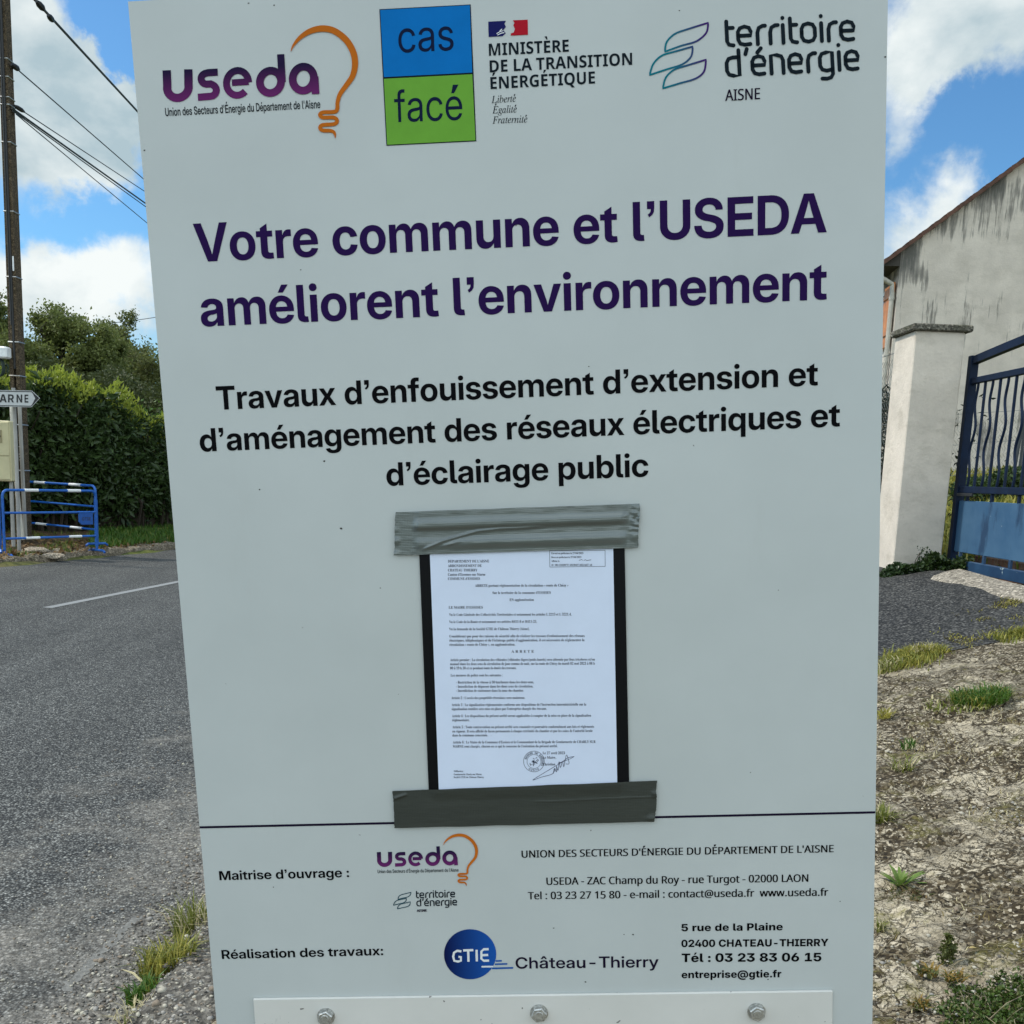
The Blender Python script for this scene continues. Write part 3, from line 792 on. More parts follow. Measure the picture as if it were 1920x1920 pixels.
82,171,82,97,-14,92,-20,78,-28,58,-33,47,-33,40,-33,26,-33]]]
}),
'heavy':(160,{
' ':[43,[]],'-':[103,[[159,57,159,36,51,36,51,57]]],'.':[43,[[45,-2,30,-2,14,7,15,13,14,20,30,28,45,28,56,28,74,20,75,13,74,7,56,-2]]],'0':[103,[[105,-2,72,
-2,30,13,10,39,11,58,10,77,30,104,72,118,105,118,134,118,176,104,196,77,197,58,196,39,176,13,134,-2],[105,21,116,21,132,29,140,46,141,58,140,71,132,87,116,95,
105,95,90,95,74,87,66,71,67,58,66,46,74,29,90,21]]],'1':[103,[[27,0,27,23,189,23,189,0],[141,116,141,0,85,0,85,91,31,74,31,99,85,116]]],'2':[103,[[19,0,19,20,
105,57,112,61,126,68,134,76,135,80,134,85,126,92,112,96,103,96,92,96,78,92,68,84,69,78,17,78,16,90,36,108,76,118,103,118,128,118,168,109,190,93,191,82,190,75,
178,62,152,47,131,38,97,23,193,23,193,0]]],'3':[103,[[103,-2,74,-2,32,8,10,25,11,36,67,36,66,32,76,25,92,21,103,21,112,21,128,25,136,32,137,37,136,42,126,49,
110,53,99,53,69,53,69,70,119,93,23,93,23,116,185,116,185,95,109,61,109,68,134,69,174,62,194,46,195,35,194,24,170,8,128,-2]]],'4':[103,[[7,21,7,43,95,116,151,
116,63,43,201,43,201,21],[119,0,119,27,121,37,121,73,173,73,173,0]]],'5':[103,[[103,-2,76,-2,36,8,14,24,13,35,69,35,68,31,78,24,92,20,103,20,112,20,128,25,
138,33,139,39,138,44,128,53,112,58,103,58,90,58,72,53,69,48,19,52,27,116,179,116,179,93,75,93,71,68,78,72,102,78,119,78,134,78,160,72,180,62,192,48,193,40,
192,28,170,9,130,-2]]],'6':[103,[[105,-2,80,-2,38,8,14,26,15,38,14,48,30,66,43,76,99,116,157,116,85,65,69,65,72,67,84,72,104,76,119,76,140,76,174,67,192,50,
193,39,192,27,170,9,130,-2],[105,20,114,20,130,25,138,33,139,38,138,44,130,52,114,57,105,57,94,57,78,52,68,44,69,38,68,33,78,25,94,20]]],'8':[103,[[105,-2,76,
-2,34,7,10,22,11,31,10,39,24,51,48,59,65,60,65,61,44,62,18,77,19,87,18,96,40,110,78,118,105,118,128,118,166,110,188,96,189,87,188,76,164,62,143,61,143,60,158,
59,182,51,198,39,199,31,198,22,174,7,130,-2],[105,18,114,18,128,22,138,29,139,34,138,38,128,45,114,49,105,49,94,49,78,45,68,38,69,34,68,29,78,22,92,18],[105,
70,112,70,126,73,134,79,135,83,134,88,126,94,112,97,105,97,94,97,80,94,72,88,73,83,72,79,80,73,94,70]]],':':[43,[[45,-2,30,-2,14,7,15,13,14,20,30,28,45,28,56,
28,74,20,75,13,74,7,56,-2],[45,52,30,52,14,61,15,67,14,74,30,82,45,82,56,82,74,74,75,67,74,61,56,52]]],'@':[166,[[169,-35,130,-35,74,-25,32,-5,10,23,11,40,10,
57,32,86,72,106,130,117,167,117,202,117,258,107,298,89,320,63,321,47,320,36,310,20,292,8,266,1,251,1,238,1,220,4,208,10,209,14,207,14,202,8,176,1,159,1,136,1,
104,11,86,29,87,41,86,53,106,71,138,81,159,81,174,81,196,75,201,71,203,71,203,79,239,79,239,26,238,22,244,19,251,19,258,19,270,25,276,37,277,45,276,58,262,76,
234,89,196,96,171,96,142,96,100,88,72,74,58,54,59,41,58,28,72,8,102,-6,144,-13,171,-13,184,-13,208,-12,228,-9,235,-7,251,-26,242,-28,218,-32,186,-35],[165,21,
174,21,190,26,198,35,199,41,198,48,190,56,174,61,165,61,152,61,136,56,128,47,129,41,128,35,136,26,152,21]]],'A':[122,[[7,0,85,116,161,116,241,0,177,0,145,50,
136,63,122,91,115,107,129,107,120,91,106,63,99,50,69,0],[61,23,61,45,187,45,187,23]]],'C':[118,[[123,-2,90,-2,40,12,10,39,11,58,10,77,40,104,90,118,123,118,
144,118,180,112,206,101,224,85,227,75,169,75,166,79,160,86,148,91,132,93,125,93,106,93,82,85,70,69,71,58,70,47,82,31,106,23,125,23,132,23,148,26,160,31,166,
37,169,42,227,42,224,33,208,18,182,5,146,-2]]],'D':[115,[[105,0,41,0,41,24,101,24,120,24,148,31,162,46,163,58,162,70,148,85,120,92,101,92,41,92,41,116,105,
116,138,116,190,102,218,76,219,58,218,40,190,14,138,0],[75,116,75,0,17,0,17,116]]],'E':[98,[[17,0,17,116,185,116,185,93,75,93,75,70,175,70,175,47,75,47,75,24,
185,24,185,0]]],'G':[120,[[125,-2,90,-2,40,13,10,40,11,58,10,77,40,104,92,118,123,118,142,118,178,112,206,101,222,87,225,78,167,78,166,81,158,87,146,91,132,
93,125,93,106,93,82,85,70,69,71,58,70,47,82,32,106,23,125,23,140,23,160,28,172,37,173,44,183,43,127,43,127,64,229,64,229,48,228,33,200,10,154,-2]]],'H':[118,
[[17,0,17,116,75,116,75,71,165,71,165,116,221,116,221,0,165,0,165,48,75,48,75,0]]],'I':[75,[[11,0,11,23,47,23,47,93,11,93,11,116,141,116,141,93,105,93,105,23,
141,23,141,0]]],'P':[104,[[17,0,17,116,113,116,140,116,178,106,198,88,199,76,198,64,178,46,138,36,113,36,53,36,53,59,105,59,116,59,132,64,140,71,141,76,140,
81,132,89,116,93,105,93,75,93,75,0]]],'R':[106,[[17,0,17,116,113,116,140,116,178,107,200,89,201,77,200,65,178,48,138,39,111,39,51,39,51,62,105,62,116,62,132,
65,140,72,141,77,140,83,132,90,116,93,105,93,75,93,75,0],[145,0,91,53,151,53,207,0]]],'T':[107,[[9,93,9,116,205,116,205,93,137,93,137,0,79,0,79,93]]],
'U':[115,[[115,-2,86,-2,42,9,16,28,17,41,17,116,75,116,75,44,74,38,84,28,102,23,115,23,128,23,146,28,156,38,157,44,157,116,215,116,215,41,214,28,188,9,144,
-2]]],'Y':[119,[[93,0,93,42,7,116,73,116,109,81,112,77,120,67,127,61,117,61,120,67,128,77,133,81,167,116,233,116,149,42,149,0]]],'a':[93,[[67,-1,50,-1,24,4,8,
15,9,24,8,31,18,41,36,47,60,50,75,51,88,51,106,53,114,56,115,58,115,59,114,61,108,65,98,67,93,67,84,67,74,65,66,61,67,58,15,61,16,69,36,80,70,87,93,87,110,87,
138,83,158,76,170,65,171,58,171,0,117,0,117,12,110,7,96,1,78,-1],[85,17,92,17,106,20,114,26,115,31,115,38,112,38,106,37,98,36,90,35,87,35,78,34,68,32,62,28,
63,25,62,22,68,19,76,17]]],'d':[101,[[81,-1,60,-1,28,9,10,29,11,43,10,57,30,77,60,87,81,87,92,87,112,83,124,76,129,72,131,72,131,116,187,116,187,0,131,0,131,
14,129,14,124,9,112,3,92,-1],[99,21,108,21,122,26,130,36,131,43,130,50,122,60,108,65,99,65,88,65,74,60,68,50,69,43,68,36,74,26,88,21]]],'e':[95,[[99,-2,70,-2,
32,9,10,29,11,43,10,56,32,76,70,87,97,87,114,87,146,81,168,70,180,53,181,43,181,36,29,36,29,52,155,52,129,49,128,54,120,62,106,67,97,67,86,67,72,62,64,55,65,
49,65,37,64,31,74,23,88,18,99,18,106,18,118,20,126,24,129,27,179,24,174,17,152,5,118,-2]]],'f':[65,[[123,86,123,65,5,65,5,86],[33,0,33,91,32,101,46,114,74,
120,93,120,104,120,122,119,129,118,123,98,118,98,110,98,107,98,96,98,88,94,89,90,89,0]]],'g':[101,[[99,-34,74,-34,40,-28,20,-17,17,-10,67,-6,68,-9,76,-13,90,
-15,99,-15,114,-15,130,-7,131,1,131,15,129,15,124,11,110,4,92,1,81,1,60,1,28,11,10,29,11,43,10,58,30,77,60,87,81,87,92,87,112,83,126,76,131,72,131,86,187,86,
187,3,186,-9,164,-26,124,-34],[99,22,108,22,122,27,130,37,131,43,130,50,124,60,108,65,99,65,88,65,74,60,68,50,69,43,68,37,74,27,88,22]]],'i':[45,[[17,0,17,86,
73,86,73,0],[45,95,32,95,16,103,17,108,16,114,32,122,45,122,56,122,74,114,75,108,74,103,56,95]]],'l':[50,[[77,0,44,0,16,11,17,24,17,116,73,116,73,27,72,24,78,
21,85,21,88,21,92,21,93,21,99,1,94,1,82,0]]],'n':[100,[[73,48,73,0,17,0,17,86,71,86,71,64,67,64,74,74,102,87,125,87,144,87,170,79,184,64,185,54,185,0,129,0,
129,49,128,56,114,64,101,64,92,64,80,60,72,53]]],'p':[101,[[17,-33,17,86,73,86,73,72,75,72,78,76,90,83,110,87,123,87,142,87,172,77,192,57,193,43,192,29,174,9,
142,-1,123,-1,110,-1,90,3,78,9,75,14,73,14,73,-33],[105,21,114,21,128,26,134,36,135,43,134,50,128,60,114,65,105,65,94,65,78,60,70,50,71,43,70,36,78,26,94,
21]]],'r':[66,[[17,0,17,86,71,86,71,70,73,70,76,79,98,87,113,87,116,87,124,86,129,86,129,62,124,63,112,63,107,63,96,63,82,59,72,51,73,45,73,0]]],'s':[90,[[91,
-2,68,-2,32,5,12,17,9,26,63,28,64,23,80,18,93,18,102,18,116,21,117,24,116,27,106,31,95,32,65,34,38,37,12,49,13,59,12,68,32,80,66,87,91,87,112,87,146,81,166,
69,169,61,119,59,116,63,102,68,91,68,82,68,68,64,69,61,68,59,78,55,89,54,121,51,146,48,172,37,173,28,172,19,152,6,114,-2]]],'t':[62,[[117,86,117,65,5,65,5,
86],[29,107,85,107,85,27,84,24,90,21,99,21,102,21,112,21,115,21,119,1,112,0,94,-1,87,-1,56,-1,28,12,29,24]]],'u':[100,[[77,-1,58,-1,32,7,16,21,17,31,17,86,73,
86,73,37,72,30,86,22,101,22,108,22,120,26,128,33,129,38,129,86,185,86,185,0,131,0,131,22,135,22,128,12,100,-1]]]
}),
'humanist':(160,{
' ':[42,[]],"'":[36,[[29,73,21,114,53,114,45,73]]],'-':[52,[[13,37,13,49,91,49,91,37]]],'.':[43,[[43,-2,34,-2,24,3,25,9,24,15,34,19,43,19,50,19,62,15,63,9,62,
3,50,-2]]],'0':[92,[[93,-2,52,-2,16,30,17,57,16,76,30,102,64,116,93,116,130,116,168,85,169,57,168,39,152,12,118,-2],[93,10,116,10,138,34,139,57,138,81,116,
104,93,104,66,104,44,81,45,57,44,34,66,10]]],'1':[92,[[87,0,87,80,86,87,86,95,89,100,82,97,74,93,69,91,45,81,29,90,91,114,115,114,115,0]]],'2':[92,[[17,0,17,
12,77,42,92,51,116,64,128,77,129,85,128,94,106,104,89,104,72,104,46,98,33,93,19,102,32,108,66,116,89,116,120,116,158,100,159,85,158,76,142,61,116,46,99,37,51,
13,167,13,167,0]]],'3':[92,[[79,-2,60,-2,28,1,15,5,15,18,28,14,62,10,79,10,108,10,136,22,137,33,136,44,102,53,73,53,51,53,51,65,73,65,100,65,128,77,129,87,
128,95,106,104,89,104,68,104,42,99,31,94,17,104,28,109,64,116,89,116,122,116,158,100,159,88,158,76,132,62,111,60,138,58,164,44,165,32,164,23,146,7,108,-2]]],
'5':[92,[[81,-2,62,-2,30,2,21,5,21,18,32,14,64,10,81,10,104,10,136,22,137,35,136,46,108,58,79,58,70,58,46,57,41,56,27,60,35,114,149,114,149,101,59,101,53,68,
58,69,76,70,89,70,124,70,164,52,165,36,164,19,120,-2]]],'7':[92,[[45,0,139,101,15,101,15,114,169,114,169,103,75,0]]],'8':[92,[[93,-2,56,-2,16,15,17,29,16,37,
28,48,50,57,65,60,46,64,24,78,25,89,24,97,40,109,72,116,93,116,122,116,160,102,161,88,160,82,148,71,128,64,117,60,130,57,154,49,168,37,169,30,168,15,126,-2],
[93,66,110,69,132,79,133,88,132,96,110,104,91,104,74,104,50,96,51,88,50,82,62,74,80,68],[93,10,114,10,140,21,141,29,140,38,114,49,93,53,87,54,66,49,44,38,45,
29,44,21,66,10]]],':':[43,[[43,66,34,66,24,71,25,77,24,83,34,88,43,88,50,88,62,83,63,77,62,71,50,66],[43,-2,34,-2,24,3,25,9,24,15,34,19,43,19,50,19,62,15,63,
9,62,3,50,-2]]],'@':[144,[[139,-14,100,-14,48,0,18,26,19,45,18,60,38,85,72,104,122,114,155,114,188,114,240,100,270,75,271,57,270,50,262,36,248,24,228,17,215,
17,200,17,182,26,181,31,179,31,172,25,150,17,135,17,110,17,82,34,83,47,82,58,100,74,130,83,151,83,164,83,192,81,201,79,197,47,196,44,196,42,197,41,196,33,208,
27,217,27,226,27,240,36,246,49,247,57,246,72,222,93,180,104,155,104,118,104,68,89,42,62,43,45,42,22,92,-4,139,-4,158,-4,194,1,209,3,209,-8,194,-11,160,-14],
[139,27,156,27,172,41,173,52,175,72,170,72,158,73,151,73,136,73,116,65,108,53,109,47,108,37,124,27]]],'A':[102,[[1,0,91,115,117,115,205,0,175,0,147,35,57,35,
31,0],[67,48,139,48,113,83,112,84,108,91,104,98,103,100,100,95,94,85,93,83]]],'C':[101,[[125,-2,90,-2,42,13,20,39,21,57,20,75,44,101,94,116,131,116,166,116,
193,109,181,97,170,99,144,103,129,103,92,103,50,79,51,57,50,36,90,11,129,11,144,11,170,14,185,16,185,3,170,1,144,-2]]],'D':[117,[[33,0,33,114,103,114,136,114,
186,101,214,77,215,58,214,29,152,0,95,0],[61,12,91,12,184,12,185,58,184,81,138,102,99,102,61,102]]],'E':[89,[[33,0,33,114,159,114,159,102,61,102,61,66,153,66,
153,53,61,53,61,13,159,13,159,0]]],'G':[116,[[129,-2,94,-2,44,13,20,39,21,57,20,75,48,101,100,116,139,116,158,116,192,112,207,109,197,97,184,99,152,103,137,
103,96,103,50,79,51,57,50,44,68,23,104,11,137,11,150,11,172,12,181,14,181,48,131,48,131,60,211,60,211,4,190,1,152,-2]]],'I':[54,[[13,0,13,8,41,11,41,103,13,
106,13,114,97,114,97,106,69,103,69,11,97,8,97,0]]],'L':[84,[[33,0,33,114,61,114,61,13,161,13,161,0]]],'M':[145,[[33,0,33,114,75,114,145,21,147,21,217,114,261,
114,261,0,231,0,231,70,230,79,232,95,233,100,157,0,133,0,57,100,56,95,58,78,59,69,59,0]]],'N':[122,[[33,0,33,114,65,114,187,20,189,20,188,22,186,32,186,45,
187,50,187,114,213,114,213,0,179,0,57,95,56,89,58,73,59,64,59,0]]],'O':[125,[[127,-2,90,-2,42,13,20,40,21,57,20,75,42,101,90,116,127,116,160,116,206,101,230,
75,231,57,230,40,206,13,160,-2],[127,11,164,11,200,36,201,57,200,79,164,103,127,103,86,103,50,79,51,57,50,36,86,11]]],'P':[97,[[33,0,33,114,93,114,136,114,
178,97,179,81,178,71,160,55,120,44,87,44,61,44,61,0],[61,57,83,57,116,57,148,67,149,80,148,91,120,102,89,102,61,102]]],'R':[100,[[33,0,33,114,95,114,136,114,
178,98,179,82,178,73,164,60,144,53,133,51,195,0,161,0,107,47,61,47,61,0],[61,59,95,59,122,59,148,70,149,81,148,92,120,102,93,102,61,102]]],'S':[88,[[81,-2,60,
-2,28,1,17,4,17,18,28,15,62,11,81,11,106,11,132,21,133,29,132,35,122,43,98,49,79,53,48,58,20,73,21,87,20,96,38,109,70,116,93,116,112,116,142,112,157,109,147,
97,134,100,106,103,93,103,70,103,48,94,49,87,48,81,58,73,80,67,99,64,118,60,146,51,160,40,161,31,160,15,116,-2]]],'T':[89,[[75,0,75,102,5,102,5,114,175,114,
175,102,105,102,105,0]]],'U':[117,[[117,-2,74,-2,28,22,29,41,29,114,59,114,59,40,58,26,88,11,119,11,148,11,176,27,177,40,177,114,205,114,205,40,204,28,186,9,
146,-2]]],'Z':[92,[[13,0,13,11,133,101,17,101,17,114,169,114,169,103,49,13,171,13,171,0]]],'a':[90,[[69,-2,46,-2,14,11,15,24,14,37,56,51,97,51,127,52,127,57,
126,68,108,76,91,76,78,76,52,72,43,69,35,80,44,83,76,87,93,87,124,87,154,73,155,58,155,0,135,0,129,12,127,12,116,5,90,-2],[77,10,96,10,126,22,127,34,127,42,
101,41,68,41,44,32,45,24,44,16,62,10]]],'c':[77,[[97,-2,74,-2,38,8,18,27,19,42,18,58,38,78,74,87,99,87,112,87,136,85,145,83,135,71,126,72,106,75,99,75,46,75,
47,43,46,27,72,11,97,11,110,11,132,13,141,16,141,3,132,1,110,-2]]],'d':[98,[[89,-2,56,-2,18,21,19,43,18,65,56,87,89,87,108,87,134,80,143,75,145,75,144,77,142,
85,143,87,143,122,171,122,171,0,147,0,143,12,134,6,108,-2],[93,10,120,10,142,25,143,40,143,43,142,59,120,76,93,76,70,76,46,58,47,42,46,27,70,10]]],'e':[90,
[[101,-2,76,-2,38,8,18,28,19,42,18,56,36,76,70,87,95,87,116,87,148,78,164,60,165,49,165,40,47,40,48,26,76,10,103,10,118,10,144,13,157,16,157,4,144,1,118,-2],
[49,51,135,51,134,62,114,76,95,76,72,76,50,63]]],'f':[55,[[35,0,35,75,5,75,5,81,35,86,35,91,34,108,64,122,91,122,100,122,118,121,125,120,117,108,112,109,98,
111,91,111,76,111,64,101,65,91,65,86,107,86,107,75,65,75,65,0]]],'g':[98,[[93,-38,56,-38,33,-33,33,-20,56,-27,95,-27,116,-27,142,-14,143,-3,143,1,142,3,142,
10,143,11,124,-2,89,-2,56,-2,18,22,19,43,18,63,56,87,89,87,104,87,132,81,143,74,145,74,149,86,171,86,171,-1,170,-20,132,-38],[93,10,118,10,142,24,143,39,143,
43,142,60,118,76,93,76,70,76,46,58,47,43,46,27,70,10]]],'h':[99,[[29,0,29,122,57,122,57,86,56,80,55,74,57,74,64,80,92,87,111,87,140,87,172,72,173,56,173,0,
145,0,145,55,144,76,107,76,76,76,56,59,57,44,57,0]]],'i':[41,[[43,100,34,100,24,104,25,109,24,114,34,118,43,118,48,118,58,114,59,109,58,104,48,100],[29,0,29,
86,57,86,57,0]]],'l':[41,[[29,0,29,122,57,122,57,0]]],'m':[150,[[29,0,29,86,51,86,55,74,57,74,64,81,90,87,107,87,146,87,159,73,161,73,168,80,198,87,217,87,
244,87,274,72,275,56,275,0,247,0,247,55,246,76,211,76,186,76,164,61,165,47,165,0,137,0,137,55,136,76,103,76,76,76,56,60,57,44,57,0]]],'n':[99,[[29,0,29,86,51,
86,55,74,57,74,64,81,94,87,111,87,140,87,172,72,173,56,173,0,145,0,145,55,144,76,107,76,78,76,56,60,57,44,57,0]]],'o':[97,[[97,-2,74,-2,38,9,18,29,19,43,18,
64,60,87,99,87,120,87,156,77,176,57,177,43,176,22,134,-2],[97,10,122,10,148,28,149,43,148,58,122,76,97,76,70,76,46,58,47,43,46,28,70,10]]],'p':[98,[[29,-38,
29,86,51,86,55,74,57,74,64,80,88,87,109,87,140,87,180,65,181,43,180,21,140,-2,109,-2,88,-2,62,6,57,11,55,11,54,8,56,0,57,-3,57,-38],[105,10,120,10,140,19,150,
34,151,43,150,58,128,76,105,76,78,76,56,61,57,46,57,43,56,27,76,10]]],'r':[66,[[29,0,29,86,51,86,55,70,64,77,90,87,109,87,112,87,124,87,129,86,125,73,120,74,
110,75,107,75,92,75,70,67,56,54,57,46,57,0]]],'s':[77,[[71,-2,52,-2,26,1,17,4,17,17,26,14,56,10,73,10,92,10,112,17,113,22,112,26,104,31,86,36,71,39,52,42,30,
49,16,58,17,65,16,76,52,87,81,87,96,87,124,84,137,82,127,70,114,73,92,76,79,76,62,76,44,70,45,65,44,62,52,57,72,52,89,49,104,46,126,40,138,31,139,24,138,11,
102,-2]]],'t':[58,[[81,-2,66,-2,44,3,30,15,31,25,31,75,7,75,7,82,31,87,41,105,59,105,59,86,109,86,109,75,59,75,59,25,58,17,72,10,85,10,90,10,104,11,109,12,
109,1,104,0,88,-2]]],'u':[99,[[89,-2,56,-2,26,13,27,30,27,86,55,86,55,31,54,10,93,10,120,10,142,26,143,41,143,86,171,86,171,0,149,0,145,11,143,11,134,5,104,
-2]]],'w':[126,[[51,0,5,86,33,86,57,40,60,33,66,19,69,15,70,17,74,25,78,34,81,38,111,86,143,86,171,38,174,32,182,19,183,15,185,15,184,19,192,33,197,40,221,86,
249,86,201,0,169,0,139,48,134,55,128,68,127,71,125,71,124,68,118,55,115,48,83,0]]],'y':[82,[[27,-38,20,-38,8,-38,5,-37,5,-26,8,-26,16,-27,23,-27,38,-27,56,
-19,61,-12,71,0,1,86,31,86,69,37,72,31,80,19,83,14,85,14,86,18,94,31,99,37,133,86,165,86,91,-12,80,-24,52,-38]]]
}),
'humanistbold':(160,{
' ':[42,[]],'A':[110,[[1,0,81,115,141,115,221,0,169,0,153,27,69,27,53,0],[81,48,141,48,125,74,122,77,118,85,112,94,111,97,108,94,104,84,98,76,99,74]]],
'D':[118,[[29,0,29,114,101,114,136,114,190,101,218,77,219,58,218,29,152,0,95,0],[79,20,99,20,168,20,169,58,168,77,134,94,105,94,79,94]]],'E':[90,[[29,0,29,
114,161,114,161,94,79,94,79,69,155,69,155,49,79,49,79,20,161,20,161,0]]],'G':[116,[[125,-2,74,-2,18,28,19,57,18,75,46,101,100,116,139,116,156,116,192,112,207,
109,191,89,180,92,152,96,139,96,116,96,86,86,68,69,69,57,68,46,80,28,106,19,129,19,138,19,152,20,159,20,159,44,117,44,117,64,207,64,207,5,188,2,150,-2]]],
'I':[62,[[11,0,11,14,39,20,39,94,11,100,11,114,115,114,115,100,87,94,87,20,115,14,115,0]]],'L':[90,[[29,0,29,114,79,114,79,20,171,20,171,0]]],'M':[151,[[29,0,
29,114,95,114,149,27,151,27,209,114,273,114,273,0,229,0,229,54,228,60,228,74,230,86,231,89,229,89,171,0,127,0,71,90,70,86,72,74,72,59,73,53,73,0]]],'N':[130,
[[29,0,29,114,91,114,191,29,190,37,188,52,189,60,189,114,233,114,233,0,171,0,71,86,70,78,72,62,73,54,73,0]]],'O':[127,[[129,-2,90,-2,42,13,18,40,19,57,18,75,
42,101,90,116,129,116,164,116,212,101,236,75,237,57,236,40,212,13,164,-2],[129,19,158,19,186,39,187,57,186,75,158,96,129,96,96,96,70,75,71,57,70,39,96,19]]],
'Q':[127,[[173,-27,131,-2,129,-2,90,-2,42,13,18,40,19,57,18,75,42,101,90,116,129,116,164,116,212,101,236,75,237,57,236,38,208,10,181,4,235,-27],[129,19,158,
19,186,39,187,57,186,75,158,96,129,96,96,96,70,75,71,57,70,39,96,19]]],'R':[106,[[29,0,29,114,97,114,142,114,186,97,187,80,186,72,174,60,156,52,145,50,213,0,
159,0,105,44,79,44,79,0],[79,64,93,64,116,64,138,72,139,79,138,88,116,94,93,94,79,94]]],'S':[88,[[81,-2,44,-2,15,5,15,28,32,24,66,18,85,18,102,18,116,25,117,
31,116,37,90,45,73,49,64,51,46,56,28,64,18,76,19,83,18,99,58,116,95,116,112,116,144,112,163,108,147,89,132,92,106,96,95,96,80,96,64,89,65,84,64,78,86,71,109,
66,126,62,150,53,164,41,165,32,164,16,120,-2]]],'T':[93,[[69,0,69,94,7,94,7,114,179,114,179,94,117,94,117,0]]],'U':[121,[[121,-2,74,-2,28,22,29,41,29,114,77,
114,77,44,76,30,98,19,123,19,144,19,166,31,167,44,167,114,215,114,215,40,214,28,194,9,152,-2]]]
}),
'serifitalic':(120,{
'D':[91,[[-11,0,-11,2,-9,2,2,2,12,7,15,13,45,69,48,73,49,75,48,78,38,80,29,81,31,83,95,83,118,83,152,75,172,59,173,49,172,39,156,21,126,8,84,0,61,0],[61,4,82,
4,112,12,132,25,144,42,145,51,144,65,116,79,91,79,84,79,76,78,72,73,69,69,41,16,38,11,39,9,38,6,43,5,46,5,54,4]]],'E':[81,[[-11,0,-9,2,2,2,12,7,15,13,45,69,
48,73,49,75,48,78,38,80,31,81,31,83,159,83,151,65,147,65,147,66,146,71,140,77,126,79,111,79,91,79,82,79,76,78,72,74,71,71,57,46,79,46,96,46,112,52,115,58,121,
58,103,29,99,29,98,31,99,33,98,37,96,41,86,42,77,42,55,42,41,15,40,13,38,9,39,8,38,6,43,5,46,4,55,4,73,4,88,4,112,8,130,16,139,23,143,23,127,0]]],'F':[72,
[[-11,0,-9,2,-7,2,0,2,8,4,14,9,17,13,47,69,48,73,49,75,48,78,40,80,31,81,33,83,151,83,145,63,139,63,138,64,138,65,139,66,138,73,126,79,111,79,91,79,80,79,79,
78,76,77,75,75,74,74,66,60,61,46,73,46,84,46,100,48,110,53,115,58,119,58,103,28,97,28,98,29,98,32,99,34,98,39,90,42,77,42,57,42,43,12,42,11,40,9,41,8,40,5,50,
2,61,2,61,0]]],'L':[80,[[-7,0,-7,2,-5,2,4,2,16,7,19,13,49,69,50,71,50,74,51,75,50,78,42,80,33,81,35,83,101,83,99,81,88,81,76,76,75,70,45,16,42,13,42,10,43,9,
42,6,48,4,59,4,77,4,94,4,118,7,134,16,143,24,149,24,133,0]]],'a':[61,[[19,-1,8,-1,-2,5,-1,12,-2,21,16,41,33,49,48,57,67,57,80,57,85,50,87,55,105,55,83,16,80,
10,81,8,80,6,85,6,88,6,101,14,105,13,84,-1,71,-1,60,-1,61,4,60,8,69,21,54,10,30,-1],[31,6,34,6,48,11,60,20,72,30,78,41,79,46,78,53,67,53,54,53,34,42,27,31,22,
26,18,17,19,13,18,6]]],'b':[61,[[31,-1,14,-1,-2,3,-1,6,-2,8,1,9,33,72,32,74,34,77,35,78,34,80,28,81,23,81,19,81,21,84,28,84,40,85,45,86,54,87,57,87,58,87,59,
86,37,45,54,57,77,57,92,57,110,47,111,39,110,32,96,17,74,6,44,-1],[35,2,48,2,72,12,81,21,88,30,89,38,88,44,76,51,67,51,54,51,36,40,31,30,21,12,18,9,19,7,18,
2]]],'e':[51,[[33,-1,16,-1,-2,9,-1,18,-2,23,8,36,24,47,37,51,52,57,71,57,80,57,92,52,93,48,92,40,56,28,23,25,20,23,20,19,21,18,20,5,43,5,60,5,79,15,83,13,72,
6,46,-1],[23,28,48,30,72,41,73,48,72,53,65,53,56,53,40,47,28,35]]],'g':[51,[[23,-27,4,-27,-18,-19,-17,-13,-18,-3,13,4,2,7,3,10,2,12,9,15,21,22,4,26,5,35,4,41,
18,51,40,57,55,57,62,57,75,55,84,53,89,53,105,53,105,48,87,48,88,45,89,42,88,36,76,26,52,20,41,20,34,20,31,21,22,18,23,15,22,12,41,10,58,7,80,0,81,-7,80,-13,
66,-22,40,-27],[41,23,48,23,60,29,68,39,69,45,68,49,60,54,53,54,46,54,32,48,24,38,25,33,24,23],[27,-24,62,-24,63,-11,62,-8,54,-3,40,0,35,1,24,3,19,3,-4,-3,-3,
-11,-4,-24]]],'i':[32,[[45,70,38,70,32,74,33,76,32,79,38,83,45,83,48,83,56,79,57,76,56,74,48,70],[13,-1,0,-1,1,5,0,7,2,12,5,15,21,43,20,44,22,47,23,47,22,50,
14,51,7,51,9,53,16,54,30,55,35,55,42,57,45,57,46,57,47,55,46,55,46,54,47,53,23,14,20,11,21,9,20,6,27,6,32,6,47,15,51,13,30,-1]]],'l':[31,[[13,-1,6,-1,0,2,1,5,
0,6,2,13,5,18,37,74,36,76,37,77,36,80,30,82,21,82,23,84,30,85,44,86,49,86,58,87,59,87,62,87,63,86,60,85,61,83,23,15,20,10,21,9,20,6,25,6,30,6,45,15,49,13,38,
6,18,-1]]],'n':[65,[[81,-2,74,-2,68,2,69,5,68,8,79,25,86,42,87,45,86,49,81,49,76,49,64,45,50,38,38,30,35,25,24,17,17,0,-3,0,19,39,22,45,23,47,22,49,16,51,9,
51,7,51,7,53,16,54,32,55,37,55,44,57,47,57,48,57,48,56,49,55,35,32,52,44,84,56,95,56,108,56,109,50,108,47,106,42,105,40,91,16,90,13,88,10,89,9,88,6,93,6,100,
6,113,16,117,15,98,-2]]],'r':[40,[[-3,0,17,37,20,44,21,46,20,49,14,51,5,51,7,53,14,54,28,55,33,55,40,57,43,57,46,57,45,55,33,32,60,57,75,57,78,57,84,53,85,51,
